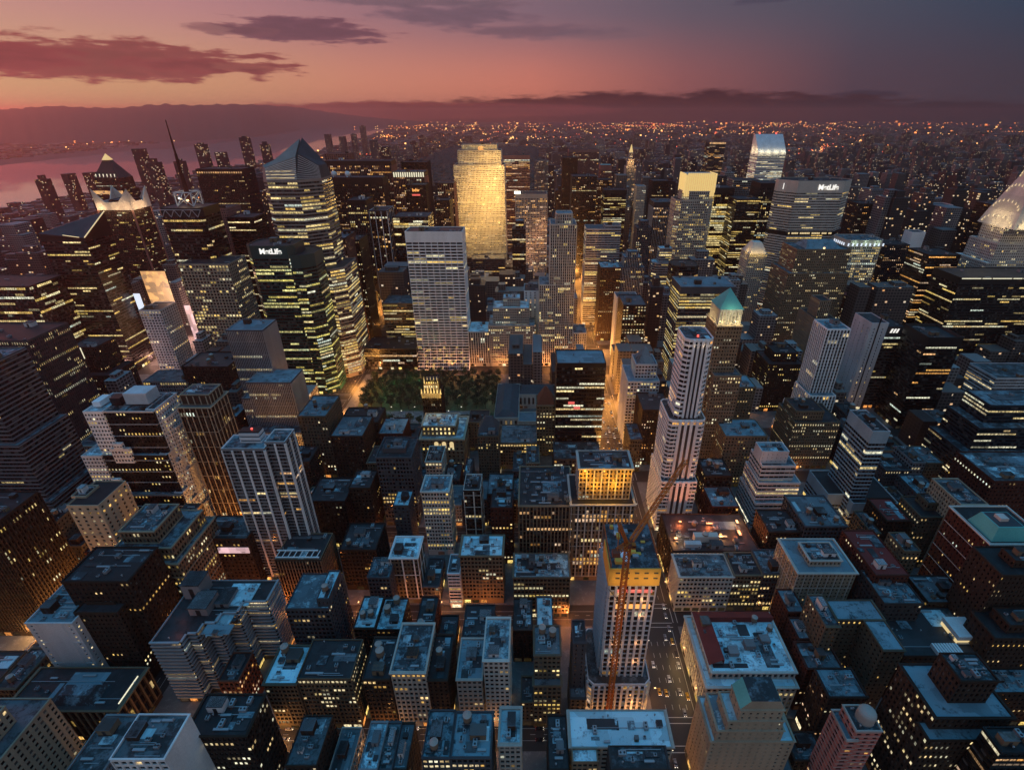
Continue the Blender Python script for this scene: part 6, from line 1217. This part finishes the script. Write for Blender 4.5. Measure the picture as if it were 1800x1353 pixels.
CRN = thing('tower_crane', 'orange lattice tower crane with raised jib, standing before the unfinished tower', 'crane', (mx, my, 0))
def lattice(m, a, b_, w, step, t_=.28):
    a, b_ = np.array(a, float), np.array(b_, float); d = b_ - a; L = np.linalg.norm(d); d /= L; up = np.array((0, 0, 1.0)) if abs(d[2]) < .8 else np.array((0, 1.0, 0))
    x = np.cross(d, up); x /= np.linalg.norm(x); y = np.cross(d, x); c = [(x * i + y * j) * w / 2 for i, j in ((1, 1), (-1, 1), (-1, -1), (1, -1))]
    for k in c: m.bar(a + k, b_ + k, t_)
    n = max(1, int(L / step))
    for i in range(n):
        p, q = a + d * L * i / n, a + d * L * (i + 1) / n
        for j in range(4):
            k0, k1 = c[j], c[(j + 1) % 4]; m.bar(p + k0, q + k1, t_ * .6); m.bar(p + k0, p + k1, t_ * .5)
m = MB((mx, my, 0)); lattice(m, (mx, my, .15), (mx, my, mz), 2.4, 2.6, .42); m.box(mx - 3, mx + 3, my - 3, my + 3, 0, .8); m.build('mast', ['orange'], CRN)
jt = (xof(1206, 214, zof(808, 214)), 214.0, zof(808, 214))
m = MB((mx, my, 0)); lattice(m, (mx + 1.6, my + 1, mz + 2), jt, 1.8, 2.6, .34); m.build('jib', ['orange'], CRN)
at_ = (xof(1089, 171, zof(922, 171)), 171.0, zof(922, 171))
m = MB((mx, my, 0)); lattice(m, (mx - .5, my, mz + 1), at_, 1.2, 2.0, .36); lattice(m, (mx, my, mz + 1), (mx - 6, my - 6, mz + 2.4), 2.0, 1.8, .3); m.bar(at_, (mx - 6, my - 6, mz + 2.4), .3); m.build('counter_jib', ['orange'], CRN)
m = MB((mx, my, 0)); m.bar(at_, jt, .12); m.bar((at_[0] + .4, at_[1], at_[2]), (jt[0] * .6 + mx * .4, jt[1] * .6 + my * .4, jt[2] * .6 + mz * .4), .12); m.bar(jt, (jt[0], jt[1], jt[2] - 45), .1); m.build('cable', ['dark_metal'], CRN)
m = MB((mx, my, 0)); m.box(mx - 8.4, mx - 5, my - 8, my - 5, mz + .2, mz + 2.8, 0, True); m.build('counterweight', ['rust'], CRN)
m = MB((mx, my, 0)); m.box(mx + 1.4, mx + 3.2, my - 2.2, my - .2, mz - .6, mz + 1.9, 0, True); m.box(mx + 1.5, mx + 3.1, my - 2.28, my - 2.2, mz + .3, mz + 1.6, 1, True); m.build('cab', ['orange', 'car_glass'], CRN)
m = MB((mx, my, 0)); m.cone((mx, my), 2.2, 2.2, mz - .4, mz + 1.2, 16); m.build('slewing_ring', ['rust'], CRN)
for k, z in enumerate((36, 72, 104)):
    m = MB((mx, my, 0))
    for s_ in (-1, 1): m.bar((mx + s_ * 1.2, my + 1.2, z), (mx + s_ * 5, 185.9 if z > pz else 179.9, z - .5), .3); m.bar((mx + s_ * 1.2, my + 1.2, z), (mx + s_ * 5, 185.9 if z > pz else 179.9, z - 7), .22)
    m.build('wall_tie', ['dark_metal'], CRN)
for q in (.15, .5, .85): light('panel_lamp', (cx0 + (cx1 - cx0) * q, 180.5, cz - 9), 900, (1, .62, .28), .4, CR)
for z in (30, 60, 90, 118): light('crane_lamp', (mx + .5, my - 5.5, z), 240, (1, .35, .12), .4, CRN)
# ------------------------------------------------------------------ library, red pyramid house, park
LIB = B('library', 'low grey library with long hipped roofs round a courtyard, beside the park', 'library', 'stone', S('rib', bay=5, flo=9, ww=.4, wh=.7, p=.08, base=4, cap=3), [F(868, 911, 734, 490, 82), F(911.5, 978, 693, 546, 26), F(911.5, 945, 740, 489, 20)], trim='limestone', roof='roof_grey', n=0, par=.6)
for f_ in (F(868, 911, 734, 490, 82), F(911.5, 978, 693, 546, 26)): frustum(LIB, 'hip_roof', f_['x0'] + 1, f_['x1'] - 1, f_['y0'] + 1, f_['y1'] - 1, f_['z'] - .5, f_['z'] + 5, 'slate', (.35, .8) if f_['y1'] - f_['y0'] > 60 else (.85, .3))
RP = B('brick_building', 'ornate tan block with a steep red pyramid roof, left of the black slab', 'office building', 'tan', S('punch', bay=3, p=.25, pal='yel'), [F(943, 976, 712, 447, 22, cornice=.8)], roof='roof_grey', n=0)
a = top(RP); frustum(RP, 'pyramid_roof', a[0] + .5, a[1] - .5, a[2] + .5, a[3] - .5, a[4], a[4] + 17, 'rust', .08)
PRK = (-215, 505, -40, 636)
m = MB(); m.box(-216, -42, 503, 638, .15, .19, 0); struct('park_lawn', m, ['lawn'])
m = MB(); m.box(-190, -66, 512, 540, .19, .23, 0); struct('park_terrace', m, ['sidewalk'])
def leaf_crown(seed, n, rx, rz, cz_, s_, mt='foliage'):
    rg = np.random.RandomState(seed); m = MB(); cl = rg.normal(0, 1, (14, 3)); cl /= np.linalg.norm(cl, axis=1)[:, None]; cl *= rg.uniform(.35, .85, (14, 1))
    c = cl[rg.randint(0, 14, n)] + rg.normal(0, .2, (n, 3)); c = c * (rx, rx, rz) + (0, 0, cz_)
    a = rg.normal(0, 1, (n, 3)); a /= np.linalg.norm(a, axis=1)[:, None]; b_ = np.cross(a, rg.normal(0, 1, (n, 3))); b_ /= np.linalg.norm(b_, axis=1)[:, None]
    sz = rg.uniform(.6, 1.3, (n, 1)) * s_
    V = np.stack([c - a * sz, c + b_ * sz * .6, c + a * sz, c - b_ * sz * .6], 1).reshape(-1, 3); m.add(V, np.arange(4 * n).reshape(-1, 4), 0)
    o = m.build('crown', [mt]); me = o.data; bpy.data.objects.remove(o); return me
CROWNS = [leaf_crown(k, 520, 5.2, 3.6, 9.0, .62) for k in range(3)]
m = MB(); m.cone((0, 0), .38, .22, 0, 5, 8)
for k in range(5): q = k * 1.257; m.bar((0, 0, 4.0 + k * .3), (2.6 * math.cos(q), 2.6 * math.sin(q), 7.6 + k * .3), .16)
o = m.build('trunk', ['bark']); TRUNK = o.data; bpy.data.objects.remove(o)
def tree(x, y, s_, label, group):
    t_ = thing('park_tree', label, 'tree', (x, y, .15), group); t_.scale = (s_, s_, s_); t_.rotation_euler = (0, 0, (x * 7 + y) % 6.28)
    link('trunk', TRUNK, t_); link('crown', CROWNS[int(x * 3 + y) % 3], t_); return t_
rg = random.Random(21)
for row, y in enumerate((508, 546, 556, 566, 576, 586, 596, 607, 618, 629)):
    x = -211 + (row % 2) * 4
    while x < -44:
        if not (512 < y < 544): tree(x + rg.uniform(-1.5, 1.5), y + rg.uniform(-1.5, 1.5), rg.uniform(.85, 1.3), 'dark leafy tree in the dense grove of the city park', 'trees of the city park')
        x += 11.5
def lamp_post(x, y, e=0, h=8.5, c=(1, .5, .16), rz=0.0, label='street lamp with a warm glowing head along the avenue kerb', group='street lamps', mt='lamp_warm'):
    t_ = thing('street_lamp', label, 'street lamp', (x, y, .15), group); t_.rotation_euler = (0, 0, rz)
    link('pole', LP['pole'], t_); link('lamp_head', LP[mt], t_)
    if e: light('lamp_light', (x, y, h + .15 - .9), e, c, .35)
    return t_
LP = {}
m = MB(); m.cone((0, 0), .14, .08, 0, 8.6, 8); m.bar((0, 0, 8.5), (2.0, 0, 8.9), .1); m.cone((0, 0), .25, .2, 0, .8, 8); o = m.build('pole', ['dark_metal']); LP['pole'] = o.data; bpy.data.objects.remove(o)
for mt in ('lamp_warm', 'lamp_white'):
    m = MB(); m.box(1.5, 2.7, -.3, .3, 8.72, 8.86, 0, True); o = m.build('lamp_head', [mt]); LP[mt] = o.data; bpy.data.objects.remove(o)
for k in range(9):
    x, y = -185 + k * 14, 526 + (k % 2) * 9; lamp_post(x, y, 300, c=(.75, .95, 1), label='white lamp standing on the pale park terrace', group='park terrace lamps', mt='lamp_white')
for x, y in ((-188, 570), (-150, 600), (-176, 590)): light('park_lamp', (x, y, 16), 1600, (.2, 1, .35), .5)
for k in range(9): lamp_post(-206 + k * 19, 552 + (k * 37) % 70, 500, c=(1, .8, .5), h=8.5, label='lamp glowing between the park trees', group='lamps among the park trees')
strip(MARK, 'slot_window', F(1556, 1592, 574, 548, 38)['x0'] - 11, F(1556, 1592, 574, 548, 38)['x0'] - 9.6, 543.7, 544.2, 10, 118, 'black')
# ================================================================== lower buildings filling the blocks, the far city, streets, haze
rng = random.Random(77)
def free(x0, x1, y0, y1, pad=1.0): return not any(x0 < f[1] + pad and x1 > f[0] - pad and y0 < f[3] + pad and y1 > f[2] - pad for f in FOOT)
FOOT += [(px0 - 3, px1, 170, 216, 120), (-216, -42, 500, 640, 1), (36, 46, 172, 182, 0), (-565, -440, 560, 800, 0)]
def inview(x, y, z):
    p = proj(x, y, z); return -60 < p[0] < 1860 and p[1] < 1420
lots = []
for (x0, x1, y0, y1, k) in BLOCKS:
    for half in (0, 1):
        ya, yb = (y0, (y0 + y1) / 2 - 1.5) if half == 0 else ((y0 + y1) / 2 + 1.5, y1)
        x = x0
        while x < x1 - 9:
            w = min(rng.choice((12, 15, 18, 22, 26)) * (1 if k < 42 else 1.45), x1 - x)
            if w < 9: break
            d = rng.uniform(.86, 1.0) * (yb - ya); 
            lots.append((x, x + w - .4, ya if half == 0 else yb - d, (ya + d) if half == 0 else yb, k)); x += w
fill = []
for (x0, x1, y0, y1, k) in lots:
    D = (y0 + y1) / 2
    if D < 100 or not inview((x0 + x1) / 2, D, 30): continue
    ok = False
    for shrink in (0, .25):
        xa, xb = x0 + (x1 - x0) * shrink, x1 - (x1 - x0) * shrink
        if xb - xa > 7 and free(xa, xb, y0, y1): ok = True; break
    if not ok: continue
    if D < 260: z = rng.choice((14, 18, 22, 27, 33, 38))
    elif D < 500: z = rng.choice((18, 24, 30, 36, 44))
    elif D < 660: z = rng.choice((24, 34, 46, 60))
    elif D < 1000: z = rng.choice((28, 40, 55, 75, 95, 115))
    else: z = rng.choice((30, 40, 55, 75, 95, 120, 140))
    if abs(x0) > 700 and D > 900: z *= .8
    if D > 655:
        px_ = proj((xa + xb) / 2, D, z)[0]; yc = np.interp(px_, [0, 330, 560, 700, 780, 900, 1000, 1100, 1200, 1450, 1550, 1800], [395, 400, 420, 440, 450, 470, 470, 440, 440, 500, 440, 400])
        z = max(16, min(z, CAMH - D / rr(yc + rng.uniform(0, 40))))
    fill.append((D, xa, xb, y0, y1, z))
fill.sort(key=lambda f: f[0] - .02 * f[5])
WALLS = [('brick', 'brown-red'), ('umber', 'dark brown'), ('tan', 'tan'), ('khaki', 'drab tan'), ('slate', 'slate grey'), ('grey', 'grey'), ('redbrick', 'dark red'), ('stone', 'pale stone'), ('dgrey', 'charcoal')]
NIND = 95
# lesser buildings: one by one while they are near, the rest as one mass of city
for i, (D, x0, x1, y0, y1, z) in enumerate(fill[:NIND]):
    wl, cw = WALLS[rng.randrange(9)]
    zone = 'near the foot of the view' if D < 260 else 'in the middle blocks'
    side = 'west of the lamp-lit avenue' if x1 < 88 else 'east of the lamp-lit avenue'
    lab = '%s low block filling a gap among taller neighbours %s' % (cw, side)
    nm = 'brick_building' if wl in ('brick', 'umber', 'redbrick', 'tan', 'khaki') else 'low_building'
    B(nm, lab, 'low building', wl, S(rng.choice(('punch', 'loft', 'punch')), p=rng.choice((.03, .06, .12)), pal=rng.choice(('warm', 'yel', 'pale', 'org')), bay=rng.uniform(2.4, 3.4), shop=.5),
      [WB(x0, x1, y0, y1, z, cornice=rng.choice((0, 0, .6)))], roof=rng.choice(('roof_dark', 'roof_dark', 'roof_grey', 'roof_grey', 'roof_blue')), n=rng.randint(1, 4) if D < 520 else 1, tanks=1 if rng.random() < .35 else 0, group='low blocks filling the gaps')
CITY = [MB(), MB(), MB()]
def mass(x0, x1, y0, y1, z, kind=None):
    m = CITY[rng.choice((0, 0, 1, 2)) if kind is None else kind]; m.box(x0, x1, y0, y1, -.2, z)
    if z > 40 and rng.random() < .5: dx, dy = (x1 - x0) * .25, (y1 - y0) * .25; m.box(x0 + dx, x1 - dx, y0 + dy, y1 - dy, z, z + rng.uniform(4, 12))
for (D, x0, x1, y0, y1, z) in fill[NIND:]: mass(x0, x1, y0, y1, z)
# upper town: blocks on both sides of the big park, then out to the horizon
rn = np.random.RandomState(9)
RIV = [ground(*q) for q in [(0, 372), (130, 346), (230, 330), (300, 316), (400, 298), (480, 283), (548, 270), (600, 254), (668, 232), (712, 211)]]
def bankx(D): return np.interp(D, [p[1] for p in RIV], [p[0] for p in RIV])
E1 = [ground(*q) for q in [(1385, 258), (1530, 262), (1640, 274), (1620, 280), (1500, 276), (1388, 268)]]; E2 = [ground(*q) for q in [(1390, 282), (1470, 292), (1600, 322), (1720, 352), (1720, 372), (1590, 340), (1500, 318), (1440, 300), (1388, 290)]]
def inpoly(x, y, P):
    c = False; n = len(P)
    for i in range(n):
        a, b_ = P[i], P[(i + 1) % n]
        if (a[1] > y) != (b_[1] > y) and x < (b_[0] - a[0]) * (y - a[1]) / (b_[1] - a[1]) + a[0]: c = not c
    return c
def wet(x, y):
    return inpoly(x, y, E1) or inpoly(x, y, E2)
y = 760.0
while y < 2040:
    for side in (-1, 1):
        x = 1300.0 if side > 0 else -1735.0
        while abs(x) < 3600:
            w = rng.uniform(22, 48)
            if inview(x, y, 30) and x > bankx(max(y, 2200)) + 40 and not wet(x, y): mass(x, x + w - 4, y, y + 30, rng.choice((14, 20, 26, 36, 50, 70)) if side > 0 or x > -900 else rng.choice((10, 14, 20, 28)))
            x += side * w
    y += 40
y = 2055.0
while y < 16000:
    st = 26 + (y - 2000) * .011; x = max(bankx(y) + 40, -.86 * y - 300)
    while x < .95 * y + 300:
        w = rng.uniform(.8, 2.0) * st
        inpark = -865 < x + w / 2 < 75 and 2040 < y < 6150
        if not inpark and rng.random() < .82 and not wet(x, y):
            near_park = abs(x + 390) < 620 or y < 3200
            h = rng.choice((14, 20, 26, 34, 44)) if y < 7000 else rng.choice((8, 12, 16, 22))
            if rng.random() < (.13 if y < 4500 else .05): h = rng.uniform(50, 125) if y < 7000 else rng.uniform(30, 60)
            if x < bankx(y) + 900 and y < 9000: h = min(h, rng.uniform(12, 34))
            mass(x, x + w * .8, y, y + st * .75, h)
        x += w
    y += st * 1.25
# towers along the river, dark against the water
for (x, yt, D, w) in ((66, 316, 1700, 22), (112, 306, 1900, 24), (150, 304, 1850, 24), (238, 262, 2100, 34), (264, 286, 1800, 30), (348, 254, 2200, 34), (383, 268, 2050, 28), (426, 242, 2500, 34), (462, 254, 2400, 28), (310, 284, 1950, 24),
    (574, 236, 3800, 36), (600, 240, 3600, 36), (620, 236, 4000, 32), (636, 222, 5000, 44), (655, 246, 3300, 40), (676, 258, 2600, 36)):
    z = max(20, zof(yt, D)); X = xof(x, D, z); mass(X - w / 2, X + w / 2, D, D + 36, z, 2 if D < 3000 else 0)
# more towers crowding the middle distance
for (xa, xb, ya, yb, n_, D0_, D1_) in ((960, 1330, 300, 380, 60, 1250, 2000), (1500, 1800, 330, 430, 80, 950, 1700), (1380, 1800, 300, 340, 40, 1600, 2200), (940, 1240, 276, 310, 46, 1900, 2700), (0, 330, 375, 450, 46, 950, 1700), (430, 800, 290, 360, 60, 1300, 2100), (600, 800, 262, 300, 40, 2000, 2600)):
    for _ in range(n_):
        D = rng.uniform(D0_, D1_); x_, y_ = rng.uniform(xa, xb), rng.uniform(ya, yb); z = zof(y_, D); w = rng.uniform(18, 34)
        if z < 25: continue
        X = xof(x_, D, z)
        if X < bankx(max(D, 2200)) + 60 or wet(X, D) or -880 < X < 90 and D > 2030: continue
        if free(X - w / 2, X + w / 2, D, D + 30, 2): mass(X - w / 2, X + w / 2, D, D + rng.uniform(24, 40), min(z, 190), rng.choice((0, 1, 2, 2)))
# far bank and outer districts
for _ in range(5200):
    y = 3200 + 11000 * rng.random() ** 1.5; x = -rng.uniform(.15, 1.15) * y
    w = rng.uniform(20, 60) * (1 + y / 9000)
    fb = np.interp(y, [3950, 4600, 5600, 7400, 9500, 14000, 19000], [-4100, -4200, -4300, -4700, -5000, -5400, -6000])
    if x < fb - 60 and inview(x, y, 5): mass(x, x + w, y, y + w * .7, rng.choice((6, 8, 10, 14, 20)))
for m, nm, mt in zip(CITY, ('distant_city', 'distant_pale_city', 'distant_dark_city'), ('far_wall', 'far_wall_pale', 'far_wall_dark')): o = m.build(nm, [mt]); o['kind'] = 'stuff'
# park canopy far behind the gold slab
m = MB(); n = 5200
px_, py_ = rn.uniform(-860, 70, n), rn.uniform(2050, 6140, n); sz = rn.uniform(9, 24, n)
for x, y, s_ in zip(px_, py_, sz):
    if -330 < x + (y - 4200) * .05 < -120 and 3900 < y < 4700: continue
    m.cone((x, y), s_, s_ * .75, 2, s_ * .55, 6, 0, False); m.cone((x + 1, y), s_ * .75, .5, s_ * .55, s_ * .85, 6, 0, False)
o = m.build('park_canopy', ['far_foliage']); o['kind'] = 'stuff'
# lights of the far districts
LM = dict(o=MB(), y=MB(), r=MB())
def spark(x, y, z, k, s_): m = LM[k]; m.box(x - s_, x + s_, y - s_, y + s_, z, z + 2 * s_, 0, True)
for _ in range(5600):
    D = 2100 + 22500 * rng.random() ** 1.7; az = rng.uniform(-43, 42); x = D * math.tan(R(az))
    if -865 < x < 75 and 2040 < D < 6150 and rng.random() < .97: continue
    if D < 14000 and np.interp(D, [3950, 5600, 9500, 14000], [-4100, -4300, -5000, -5400]) < x < bankx(D): continue
    if wet(x, D): continue
    cl = math.sin(x * .0031 + 1.3) * math.sin(D * .0017 + .4) + .5 * math.sin(x * .0093) * math.sin(D * .0061)
    if rng.random() > .16 + .75 * cl: continue
    s_ = D * rng.choice((.00034, .00044, .00055, .0007, .0011 if rng.random() < .25 else .0005))
    spark(x, D, rng.uniform(14, 40) if D < 7000 else rng.uniform(8, 26), rng.choice('oooyyr' if x > 600 else 'oooyyy'), s_)
for _ in range(120):                                                      # strings of lights along far streets
    D = rng.uniform(2600, 17000); az = rng.uniform(-30, 42); x = D * math.tan(R(az)); ang = rng.choice((0, 0, R(90), R(rng.uniform(0, 180)))); n_ = rng.randint(8, 26); k_ = rng.choice('ooyyr')
    for q in range(n_):
        xx, yy = x + math.cos(ang) * q * D * .006, D + math.sin(ang) * q * D * .02
        if (-865 < xx < 75 and 2040 < yy < 6150) or wet(xx, yy) or xx < bankx(yy) + 30 or rng.random() < .2: continue
        spark(xx, yy, 14 if yy < 7000 else 9, k_, yy * rng.choice((.0003, .0004, .0006)))
for a, X in (('av', -300), ('av', -60)):                                   # an avenue running on beyond the park
    for k in range(46): spark(X + rng.uniform(-12, 12), 6250 + k * 60, 12, 'y', 3.2 if X < -200 else 2.0)
for (xa, ya, xb, yb, n_) in ((1250, 252, 1330, 268, 40), (1385, 240, 1800, 268, 110), (1400, 266, 1620, 272, 46), (1560, 258, 1800, 262, 70), (300, 248, 420, 238, 70), (1440, 262, 1560, 254, 40), (1390, 300, 1470, 306, 20), (1660, 282, 1800, 296, 40)):
    for q in range(n_):
        t_ = rng.random(); x, D = ground(xa + (xb - xa) * t_ + rng.uniform(-4, 4), ya + (yb - ya) * t_ + rng.uniform(-2.5, 2.5)); spark(x, D, 10, 'y' if xa < 500 else rng.choice('oory'), D * .0005)
for hb in ('billboard', 'panel_glow_gold'):
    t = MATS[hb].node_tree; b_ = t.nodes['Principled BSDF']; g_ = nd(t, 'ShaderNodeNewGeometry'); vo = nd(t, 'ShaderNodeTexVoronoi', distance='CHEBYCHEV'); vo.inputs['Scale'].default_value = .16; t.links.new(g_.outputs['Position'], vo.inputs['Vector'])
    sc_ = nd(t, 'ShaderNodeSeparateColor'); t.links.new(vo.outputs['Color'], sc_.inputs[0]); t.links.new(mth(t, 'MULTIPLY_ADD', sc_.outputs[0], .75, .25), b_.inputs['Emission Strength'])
glow_mat('far_light_orange', (1, .27, .05), 4.0); glow_mat('far_light_yellow', (1, .50, .14), 3.5); glow_mat('far_light_red', (1, .12, .04), 3.0)
for k, nm, mt in (('o', 'distant_orange_lights', 'far_light_orange'), ('y', 'distant_yellow_lights', 'far_light_yellow'), ('r', 'distant_red_lights', 'far_light_red')): o = LM[k].build(nm, [mt]); o['kind'] = 'stuff'
# ------------------------------------------------------------------ street lamps and traffic
def avenue(key, y0, y1, step, e, both=True, lamp_to=1e9, c=(1, .40, .08)):
    X = AVE[key]; y = y0; k = 0
    while y < y1:
        if min(abs(y - ST(q)) for q in range(30, 60)) > 8:
            for s_ in ((-1, 1) if both else ((-1,) if k % 2 else (1,))):
                if y < lamp_to: lamp_post(X + s_ * 14.6, y, 0, rz=0 if s_ < 0 else math.pi)
                light('lamp_light', (X + s_ * 12.2, y, 8.0), e * rng.uniform(.6, 1.4), c, .4)
        y += step; k += 1
avenue('a5', 112, 330, 27, 1700, c=(1, .40, .11)); avenue('a5', 335, 1250, 38, 75000, False, 800)
avenue('a6', 170, 700, 36, 60000, False, 640); avenue('a6', 700, 1200, 60, 60000, False, 0)
avenue('a7', 420, 1300, 44, 50000, False, 0, (1, .50, .38)); avenue('mad', 300, 1000, 60, 14000, False, 500); avenue('park', 300, 1100, 70, 3000, False, 0); avenue('lex', 420, 1000, 80, 3000, False, 0)
def street(k, x0, x1, step, e, c=(1, .36, .07), posts=True):
    x = x0; q = 0; y = ST(k)
    while x < x1:
        s_ = 1 if q % 2 else -1
        if posts: lamp_post(x, y + s_ * 6.4, 0, rz=-s_ * R(90), label='street lamp with a warm glowing head on a side street kerb', group='side street lamps')
        light('lamp_light', (x, y + s_ * 4.4, 8.0), e * rng.uniform(.6, 1.4), c, .4); x += step; q += 1
street(36, -205, 70, 30, 5200, (1, .42, .12)); street(37, -215, 70, 30, 9000, (1, .30, .07)); street(36, 118, 330, 42, 500); street(37, 118, 340, 46, 900); street(38, -210, 60, 42, 3500, (1, .32, .08)); street(38, 118, 360, 50, 1100); street(39, -210, 60, 50, 1300); street(39, 118, 380, 50, 1500)
street(40, -210, 60, 40, 1500); street(42, -215, 60, 34, 14000, (1, .36, .10)); street(42, 118, 520, 50, 2600)
for k in (43, 44, 45, 46, 47): street(k, -230, 60, 70, 2200, posts=False); street(k, 118, 400, 70, 2200, posts=False)
for q in (170, 205, 240, 275, 300): light('crossing_lamp', (-247, q, 9), 9000, (1, .5, .18), .5)
x_, y_ = ground(60, 1120); lamp_post(x_, y_, 12000, label='bright street lamp flaring over the road at the left edge', group='street lamp at the left edge')
for k in range(7): light('lamp_light', (x_ + 2 - k * 1.5, y_ - 20 - k * 10, 9), 6000, (1, .52, .16), .5)
# lit hoardings by the pale slab; two are panels standing in for billboard-lit walls
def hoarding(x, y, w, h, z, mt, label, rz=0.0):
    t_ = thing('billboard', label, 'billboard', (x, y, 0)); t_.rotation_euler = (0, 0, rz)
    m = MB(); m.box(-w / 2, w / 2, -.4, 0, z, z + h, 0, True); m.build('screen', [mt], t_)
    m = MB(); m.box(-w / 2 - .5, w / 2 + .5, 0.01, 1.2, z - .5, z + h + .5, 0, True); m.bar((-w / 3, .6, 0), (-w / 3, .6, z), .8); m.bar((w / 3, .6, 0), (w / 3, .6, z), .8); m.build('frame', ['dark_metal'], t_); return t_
bx = F(243, 292, 545, 640, 40)
hoarding(-480, 716, 52, 68, 6, 'billboard', 'pink-white glowing panel standing in for a lit building side, right of the pale slab')  # glowing stand-in for the pink-white part of a wall lit by billboards
hoarding(-524, 702, 34, 104, 24, 'panel_glow_gold', 'tall gold glowing panel standing in for a lit building side behind the pale slab')  # added glowing panel in place of a building side lit gold by billboards
hoarding(-548, 690, 9, 34, 66, 'sign_cool', 'small blue-white lit hoarding left of the tall gold panel')
hoarding(-432, 668, 16, 60, 20, 'billboard', 'pale lit hoarding strip beside the dark antenna tower', R(40))
hoarding(-590, 735, 26, 40, 30, 'panel_glow_gold', 'orange lit hoarding deep between the left towers')
for k in range(6): light('billboard_glow', (-472 - k * 6, 706 - k * 4, 16 + k * 18), 12000, (1, .55, .36), 2)
# cars: one of each kind, then copies
def make_car(paint, label):
    t_ = thing('car', label, 'car', (0, 0, -50)); m = MB()
    m.add([(-.9, -2.2, .35), (.9, -2.2, .35), (.9, 2.2, .35), (-.9, 2.2, .35), (-.9, -2.25, .85), (.9, -2.25, .85), (.9, 2.25, .9), (-.9, 2.25, .9), (-.82, -1.2, .98), (.82, -1.2, .98), (.82, 1.75, 1.0), (-.82, 1.75, 1.0)],
        [(0, 1, 5, 4), (1, 2, 6, 5), (2, 3, 7, 6), (3, 0, 4, 7), (4, 5, 9, 8), (5, 6, 10, 9), (6, 7, 11, 10), (7, 4, 8, 11), (8, 9, 10, 11)], 0); m.build('body', [paint], t_)
    m = MB(); m.add([(-.8, -1.1, .98), (.8, -1.1, .98), (.8, 1.6, 1.0), (-.8, 1.6, 1.0), (-.65, -.4, 1.45), (.65, -.4, 1.45), (.65, 1.0, 1.45), (-.65, 1.0, 1.45)], [(0, 1, 5, 4), (1, 2, 6, 5), (2, 3, 7, 6), (3, 0, 4, 7)], 1)
    m.add([(-.66, -.42, 1.46), (.66, -.42, 1.46), (.66, 1.02, 1.46), (-.66, 1.02, 1.46)], [(0, 1, 2, 3)], 0); m.build('cabin', [paint, 'car_glass'], t_)
    for sx_ in (-1, 1):
        for sy_ in (-1.35, 1.35):
            m = MB()
            for q in range(10): a0, a1 = q * .6283, (q + 1) * .6283; m.quad((-.1, .32 * math.cos(a0), .32 * math.sin(a0)), (.1, .32 * math.cos(a0), .32 * math.sin(a0)), (.1, .32 * math.cos(a1), .32 * math.sin(a1)), (-.1, .32 * math.cos(a1), .32 * math.sin(a1)))
            m.poly([(sx_ * .1, .32 * math.cos(q * .6283), .32 * math.sin(q * .6283)) for q in range(10)]); m.build('wheel', ['rubber'], t_, (sx_ * .82, sy_, .32))
        m = MB(); m.box(sx_ * .62 - .2, sx_ * .62 + .2, -2.3, -2.2, .58, .8, 0, True); m.build('headlight', ['head_white'], t_)
        m = MB(); m.box(sx_ * .62 - .2, sx_ * .62 + .2, 2.2, 2.3, .6, .82, 0, True); m.build('taillight', ['tail_red'], t_)
    return t_
CARS = [make_car(p, 'car') for p in ('car_yellow', 'car_white', 'car_dark', 'car_silver')]; CN = ['yellow cab', 'white car', 'dark car', 'silver car']; used = [False] * 4
def put_car(k, x, y, rz, where, small=False):
    if not used[k] and not small: c = CARS[k]; used[k] = True
    else:
        c = CARS[k].copy(); COL.objects.link(c)
        for ch in CARS[k].children:
            if small and ch.name.split('.')[0] in ('wheel',): continue
            d = ch.copy(); COL.objects.link(d); d.parent = c
    c.location = (x, y, .0); c.rotation_euler = (0, 0, rz); c['label'] = '%s %s' % (CN[k], where); c['group'] = 'cars in the streets'
for y in np.arange(118, 330, 9.5):
    for lane in (-8.4, -4.2, 0, 4.2, 8.4):
        p = .75 if lane in (-8.4, 8.4) else (.34 if y < 190 else .22)
        if rng.random() < p * .85: put_car(rng.choice((0, 0, 1, 2, 3)), 88 + lane + rng.uniform(-.3, .3), y + rng.uniform(-2, 2), 0, 'in the near stretch of the lamp-lit avenue')
for y in np.arange(340, 620, 11):
    for lane in (-8.4, -4.2, 0, 4.2, 8.4):
        if rng.random() < .42: put_car(rng.choice((0, 0, 1, 2, 3)), 88 + lane, y + rng.uniform(-3, 3), 0, 'in the distant stretch of the lamp-lit avenue', True)
for x in np.arange(-195, 64, 10.5):
    for s_ in (-1, 1):
        if rng.random() < .42: put_car(rng.choice((0, 1, 2, 3)), x, 171 + s_ * 3.0, R(90), 'on the first cross street')
for y in np.arange(180, 330, 10):
    for lane in (-8, -4, 0, 4):
        if rng.random() < .2: put_car(rng.choice((0, 1, 2, 3)), -245 + lane, y, math.pi, 'on the wide avenue at the left')
for k in range(4):
    if not used[k]: put_car(k, 88 - 4.2 + k, 108 - k * 7, 0, 'at the bottom of the lamp-lit avenue')
# ------------------------------------------------------------------ haze over the whole view
hz = bpy.data.materials.new('haze'); hz.use_nodes = True; t = hz.node_tree; t.nodes.clear()
pv = nd(t, 'ShaderNodeVolumePrincipled'); pv.inputs['Color'].default_value = (1.0, .58, .54, 1); pv.inputs['Density'].default_value = 5.8e-5; pv.inputs['Anisotropy'].default_value = .76
om = nd(t, 'ShaderNodeOutputMaterial'); t.links.new(pv.outputs[0], om.inputs['Volume'])
MATS['haze'] = hz
m = MB(); m.box(-23000, 23000, -400, 27000, -1.5, 535, 0, True); o = m.build('haze', ['haze']); o['kind'] = 'stuff'
cy.volume_step_rate = 10; cy.volume_max_steps = 64
